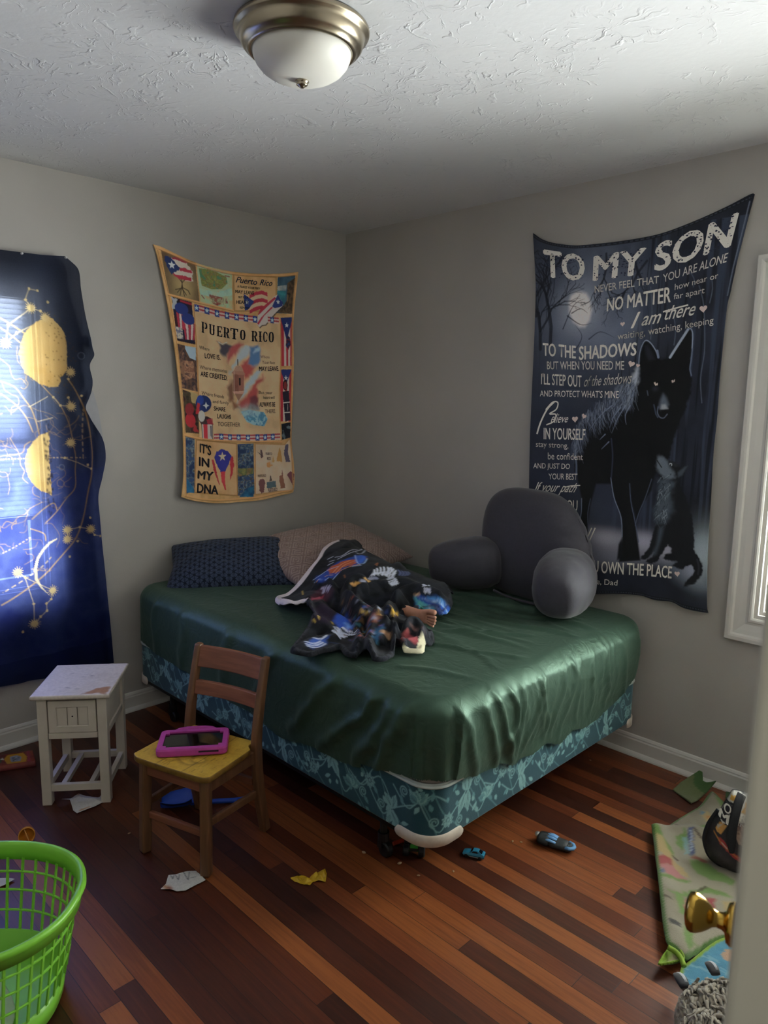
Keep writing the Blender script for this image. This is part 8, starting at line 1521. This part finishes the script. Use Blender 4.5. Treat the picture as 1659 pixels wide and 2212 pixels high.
cu = Canvas(0, 1.25, 0, 1, .008, '#6a1f24'); cu.mottle([(0, 0), (1.25, 0), (1.25, 1), (0, 1)], ['#5a1c22', '#7a2a26', '#8f3f22'], 5, 3); cu.poly([(.66, .10), (1.02, .06), (1.06, .5), (1.0, .9), (.68, .92), (.60, .6), (.64, .3)], '#bd8a1e'); cu.poly([(.74, .25), (.92, .22), (.95, .6), (.86, .8), (.72, .74)], '#8d93a6'); cu.mottle([(.76, .3), (.92, .28), (.92, .65), (.76, .68)], ['#8d93a6', '#2c3040', '#a3a8b5', '#3a3a58'], 9, 2); cu.ellipse((.44, .45), .12, .34, '#394a2e'); cu.ellipse((.42, .35), .07, .2, '#34426a'); cu.line([(1.08, .05), (1.10, .95)], .05, '#8f2a48'); cu.poly([(.52, .55), (.6, .5), (.58, .75)], '#c7c3b8')
nu, nv = 60, 40; uu, vv = np.meshgrid(np.linspace(0, 1, nu), np.linspace(0, 1, nv)); Pq = [np.array(p) for p in q4]
T3 = ((1 - uu) * (1 - vv))[..., None] * Pq[0] + ((1 - uu) * vv)[..., None] * Pq[1] + (uu * vv)[..., None] * Pq[2] + (uu * (1 - vv))[..., None] * Pq[3]; T3 = T3.reshape(-1, 3); T3[:, 2] = .026 + .004 * np.sin(uu.ravel() * 7) * np.sin(vv.ravel() * PI)
ring = np.array(list(range(nu)) + [i * nu + nu - 1 for i in range(1, nv)] + [(nv - 1) * nu + i for i in range(nu - 2, -1, -1)] + [i * nu for i in range(nv - 2, 0, -1)]); lo = T3[ring].copy(); lo[:, 2] = .002; r2 = np.roll(np.arange(len(ring)), -1); n_ = len(T3)
cc_ = cu.sample(uu.ravel() * 1.2, vv.ravel()); np_mesh('sleeve', np.concatenate([T3, lo]), np.concatenate([grid_faces(nv, nu)[:, ::-1], np.stack([ring, ring[r2], n_ + r2, n_ + np.arange(len(ring))], 1)]), M_cart, ca, np.concatenate([cc_, np.tile(s2l('#5a1c22'), (len(ring), 1))]))

# ---- blue toy shovel under the chair
M_blue = mat('cobalt_plastic', '#1f4fc0', rough=.4, var=.05, spec=.5)
sa, sb, sc_, sd_ = [Vector(p) for p in [(0.89,-1.67,0.02),(0.962,-1.61,0.02),(0.941,-1.588,0.02),(1.05,-1.443,0.02)]]
sh = thing('toy_shovel', 'cobalt blue toy shovel on the floor underneath the school chair', 'toy shovel', (sb.x, sb.y, 0))
dr_ = (sd_ - sa); dr_.z = 0; dr_.normalize(); sd2 = Vector((-dr_.y, dr_.x, 0)); Lh = (sd_ - sb).length
g = G(); vs = []; nu, nv = 14, 12
for k in (0, 1):
    for i in range(nu):
        t = i / (nu - 1)
        for j in range(nv):
            s_ = j / (nv - 1) * 2 - 1; w_ = .052 * (1 - .55 * (1 - t) ** 3) if t < .8 else .052 * (1 - (t - .8) * 1.2); p = -dr_ * (.115 * (1 - t)) + sd2 * (s_ * w_); vs.append((p.x, p.y, .006 + .034 * abs(s_) ** 2.5 + .012 * t * t + (.0025 if k else 0)))
fs = [(i * nv + j, i * nv + j + 1, (i + 1) * nv + j + 1, (i + 1) * nv + j) for i in range(nu - 1) for j in range(nv - 1)]; o2 = nu * nv
fs += [tuple(o2 + a for a in f[::-1]) for f in fs]; rg = [j for j in range(nv)] + [i * nv + nv - 1 for i in range(1, nu)] + [(nu - 1) * nv + j for j in range(nv - 2, -1, -1)] + [i * nv for i in range(nu - 2, 0, -1)]
fs += [(a, b, o2 + b, o2 + a) for a, b in zip(rg, rg[1:] + rg[:1])]; g.add(vs, fs); g.build('scoop', M_blue, sh, smooth=True)
g = G(); g.tube([Vector((0, 0, .018)) - dr_ * .008, dr_ * .03 + Vector((0, 0, .016)), dr_ * (Lh * .8) + Vector((0, 0, .012)), dr_ * Lh + Vector((0, 0, .012))], [.012, .009, .009, .012], 12); g.build('handle', M_blue, sh, smooth=True)

# ---- die-cast toy car
M_car = mat('metallic_sky_blue', '#2f86a8', rough=.3, metal=.3, var=.06, spec=.6); M_win = mat('dark_toy_glass', '#10151a', rough=.15, spec=.6); M_tyre = mat('black_toy_tyre', '#101010', rough=.6); M_chr = mat('pale_chassis', '#a5a8a6', rough=.3, metal=.5)
ca_, cb_ = [Vector(p) for p in [(1.85,-1.113,0.006),(1.908,-1.066,0.006)]]; dv = cb_ - ca_; an = math.atan2(dv.y, dv.x); mid = (ca_ + cb_) / 2
car = thing('toy_car', 'small sky blue toy car with its nose towards the bed corner', 'toy car', (mid.x + .0, mid.y + .006, 0), an + math.radians(-14))
CL = .074; hw = .0148
sec = [(-.037, .0075, .010, .80), (-.035, .0065, .0135, .92), (-.026, .0060, .0165, 1.0), (-.010, .0060, .0178, 1.0), (-.006, .006, .0182, 1.0), (.004, .006, .0185, .98), (.016, .006, .0186, .98), (.026, .006, .0190, 1.0), (.034, .0065, .0188, .96), (.037, .0075, .0175, .90)]
g = G(); vs = []
for x, z0, z1, k in sec:
    for s_, z in ((-.86, z0), (-1, z0 + .004), (-1, (z0 + z1) / 2 + .001), (-.88, z1), (0, z1 + .0012), (.88, z1), (1, (z0 + z1) / 2 + .001), (1, z0 + .004), (.86, z0)): vs.append((x, s_ * hw * k, z))
m_ = 9; n_ = len(sec); g.add(vs, [(i * m_ + j, (i + 1) * m_ + j, (i + 1) * m_ + (j + 1) % m_, i * m_ + (j + 1) % m_) for i in range(n_ - 1) for j in range(m_)] + [tuple(range(m_)), tuple((n_ - 1) * m_ + j for j in range(m_))[::-1]])
g.build('car_body', M_car, car, smooth=False)
g = G(); rf = [(-.010, .0178, .78), (-.002, .0262, .66), (.008, .0272, .64), (.016, .0262, .66), (.031, .0188, .80)]; vs = []
for x, z, k in rf: vs += [(x, -hw * k, z), (x, hw * k, z)]
bs = [(-.010, .0178, .80), (.031, .0185, .84)]
g.add(vs + [(-.010, -hw * .84, .0176), (-.010, hw * .84, .0176), (.031, -hw * .86, .0184), (.031, hw * .86, .0184)], [(2 * i, 2 * i + 2, 2 * i + 3, 2 * i + 1) for i in range(4)] + [(0, 10, 12, 8, 6, 4, 2), (1, 3, 5, 7, 9, 13, 11)]); g.build('roof', M_car, car)
g = G()
for s_ in (-1, 1): g.add([(-.006, s_ * hw * .82, .0196), (.0, s_ * hw * .735, .0247), (.012, s_ * hw * .73, .0252), (.018, s_ * hw * .80, .0200)], [(0, 1, 2, 3) if s_ < 0 else (3, 2, 1, 0)])
g.add([(-.0105, -hw * .68, .0186), (-.0105, hw * .68, .0186), (-.0026, hw * .58, .0264), (-.0026, -hw * .58, .0264)], [(0, 3, 2, 1)]); g.add([(.0185, -hw * .56, .0258), (.0185, hw * .56, .0258), (.029, hw * .66, .0205), (.029, -hw * .66, .0205)], [(0, 3, 2, 1)]); g.build('window', M_win, car)
for x in (-.0225, .0235):
    for s_ in (-1, 1):
        g = G(); g.lathe([(0, -.0028), (.0052, -.0028), (.0062, -.0018), (.0062, .0018), (.0052, .0028), (0, .0028)], 20, (x, s_ * hw * .93, .0062), rot=Matrix.Rotation(PI / 2, 3, 'X')); g.build('wheel', M_tyre, car, smooth=True)
g = G(); g.bb(-.014, .016, -hw * .94, -hw * .90, .0045, .0078); g.bb(-.034, .036, -hw * .8, hw * .8, .0040, .0062); g.build('chassis', M_chr, car, bevel=.0008)

# ---- rubbery blue and black toy
M_rub = mat('charcoal_rubber', '#24282a', rough=.6, var=.2, scale=60, bump=.2); M_lb = mat('pale_blue_rubber', '#6b9fd0', rough=.55, var=.06)
ta, tb = [Vector(p) for p in [(1.975,-0.856,0.018),(2.103,-0.82,0.018)]]; dv = tb - ta; 
toy = thing('rubber_toy', 'black rubber toy with pale blue ribs lying right of the toy car', 'toy', ((ta.x + tb.x) / 2, (ta.y + tb.y) / 2, 0), math.atan2(dv.y, dv.x)); Lt = dv.length
def lump(nm, x0, x1, r0, r1, zc, M_, n=9, fl=.55):
    g = G(); pts = []; rr = []
    for t in np.linspace(0, 1, n): pts.append((x0 + (x1 - x0) * t, 0, zc)); rr.append((r0 + (r1 - r0) * t) * math.sqrt(max(1 - (2 * t - 1) ** 6, .12)))
    g.tube(pts, rr, 18, flat=fl, up=(0, 0, 1)); return g.build(nm, M_, toy, smooth=True)
lump('heel', -Lt * .46, -Lt * .10, .030, .034, .020, M_rub); lump('middle', -Lt * .16, Lt * .38, .030, .026, .0175, M_rub); lump('front', Lt * .26, Lt * .46, .025, .020, .015, M_rub)
for k in range(4):
    g = G(); y = (k - 1.5) * .0135; zz_ = .031 - .003 * abs(k - 1.5) ** 1.5; g.tube([(-Lt * .20, y, zz_ + .004), (-Lt * .08, y, zz_ + .004), (Lt * .06, y * .95, zz_ + .001)], [.0058, .0062, .0055], 10, flat=.7, up=(0, 0, 1)); g.build('rib', M_lb, toy, smooth=True)
g = G(); g.tube([(Lt * .30, -.018, .020), (Lt * .42, -.017, .020), (Lt * .49, -.008, .019), (Lt * .50, .004, .019), (Lt * .46, .014, .020), (Lt * .34, .018, .022)], .0068, 10, flat=.8, up=(0, 0, 1)); g.build('toe_band', M_lb, toy, smooth=True)
g = G(); g.ell((-Lt * .47, .004, .026), (.010, .012, .008), 12, 8); g.build('heel_tip', M_chr, toy, smooth=True)

# ---- toy truck and foam dart beneath the bed corner
M_grn = mat('bright_green_plastic', '#3f9a34', rough=.4)
tp_ = Vector([(1.732,-1.224,0)][0]); tr = thing('toy_truck', 'black and green toy monster truck under the white corner guard', 'toy truck', (tp_.x - .012, tp_.y + .018, 0), math.radians(-52))
for x in (-.027, .027):
    for s_ in (-1, 1):
        g = G(); g.lathe([(.004, -.011), (.014, -.011), (.0185, -.008), (.0185, .008), (.014, .011), (.006, .009), (.004, .009)], 20, (x, s_ * .026, .0185), rot=Matrix.Rotation(PI / 2, 3, 'X')); g.build('wheel', M_tyre, tr, smooth=False)
g = G(); g.bb(-.036, .036, -.013, .013, .020, .032); g.bb(-.020, .014, -.012, .012, .032, .046); g.build('truck_body', M_tyre, tr, bevel=.003)
g = G(); g.bb(-.037, -.016, -.0135, .0135, .0325, .0345); g.bb(.016, .037, -.0135, .0135, .0325, .0345); g.bb(-.012, .006, -.0125, .0125, .0462, .048); g.build('green_panel', M_grn, tr, bevel=.0008)
g = G(); g.tube([(-.027, -.024, .0185), (-.027, .024, .0185)], .003, 8); g.tube([(.027, -.024, .0185), (.027, .024, .0185)], .003, 8); g.build('axle', M_grn, tr)
M_dart = mat('orange_foam', '#c8451f', rough=.7); M_dtip = mat('grey_white_rubber', '#a8a39a', rough=.6)
da, db = [Vector(p) for p in [(1.65,-1.238,0.01),(1.669,-1.16,0.01)]]
dart = thing('foam_dart', 'orange foam dart with a pale tip under the near bed corner', 'foam dart', (da.x, da.y, .0075)); dv = db - da; dv.z = 0
g = G(); g.tube([(0, 0, 0), tuple(dv * .62)], .0068, 14); g.build('foam_body', M_dart, dart, smooth=False); g = G(); g.tube([tuple(dv * .62), tuple(dv * .68), tuple(dv * .95), tuple(dv)], [.0045, .0064, .0064, .003], 14); g.build('tip', M_dtip, dart, smooth=False)

# ---- crumbs
M_crumb = mat('pale_crumb', '#a58a6a', rough=.9, var=.2)
cl_ = [(1.61,-1.34),(1.734,-1.294),(1.883,-1.196),(1.819,-1.294),(1.921,-0.919),(1.945,-0.902),(0.962,-1.861),(1.812,-0.196)]
nm_ = ['by the bed caster', 'in front of the bed caster', 'below the toy car', 'right of the yellow wrapper', 'between the two blue toys', 'left of the rubber toy', 'left of the school chair', 'under the far bed end']
for k, (p, t) in enumerate(zip(cl_, nm_)):
    g = G(); r_ = .006 if k < 2 else .004; g.ell((0, 0, r_ * .5), (r_ * 1.5, r_, r_ * .6), 8, 6, p=1.2); o = g.build('crumb', M_crumb, None, smooth=False); o.location = (p[0], p[1], 0); o.rotation_euler = (0, 0, k * 1.3)
    tag(o, 'pale crumb on the floorboards ' + t, 'crumb', 'crumbs on the floorboards')
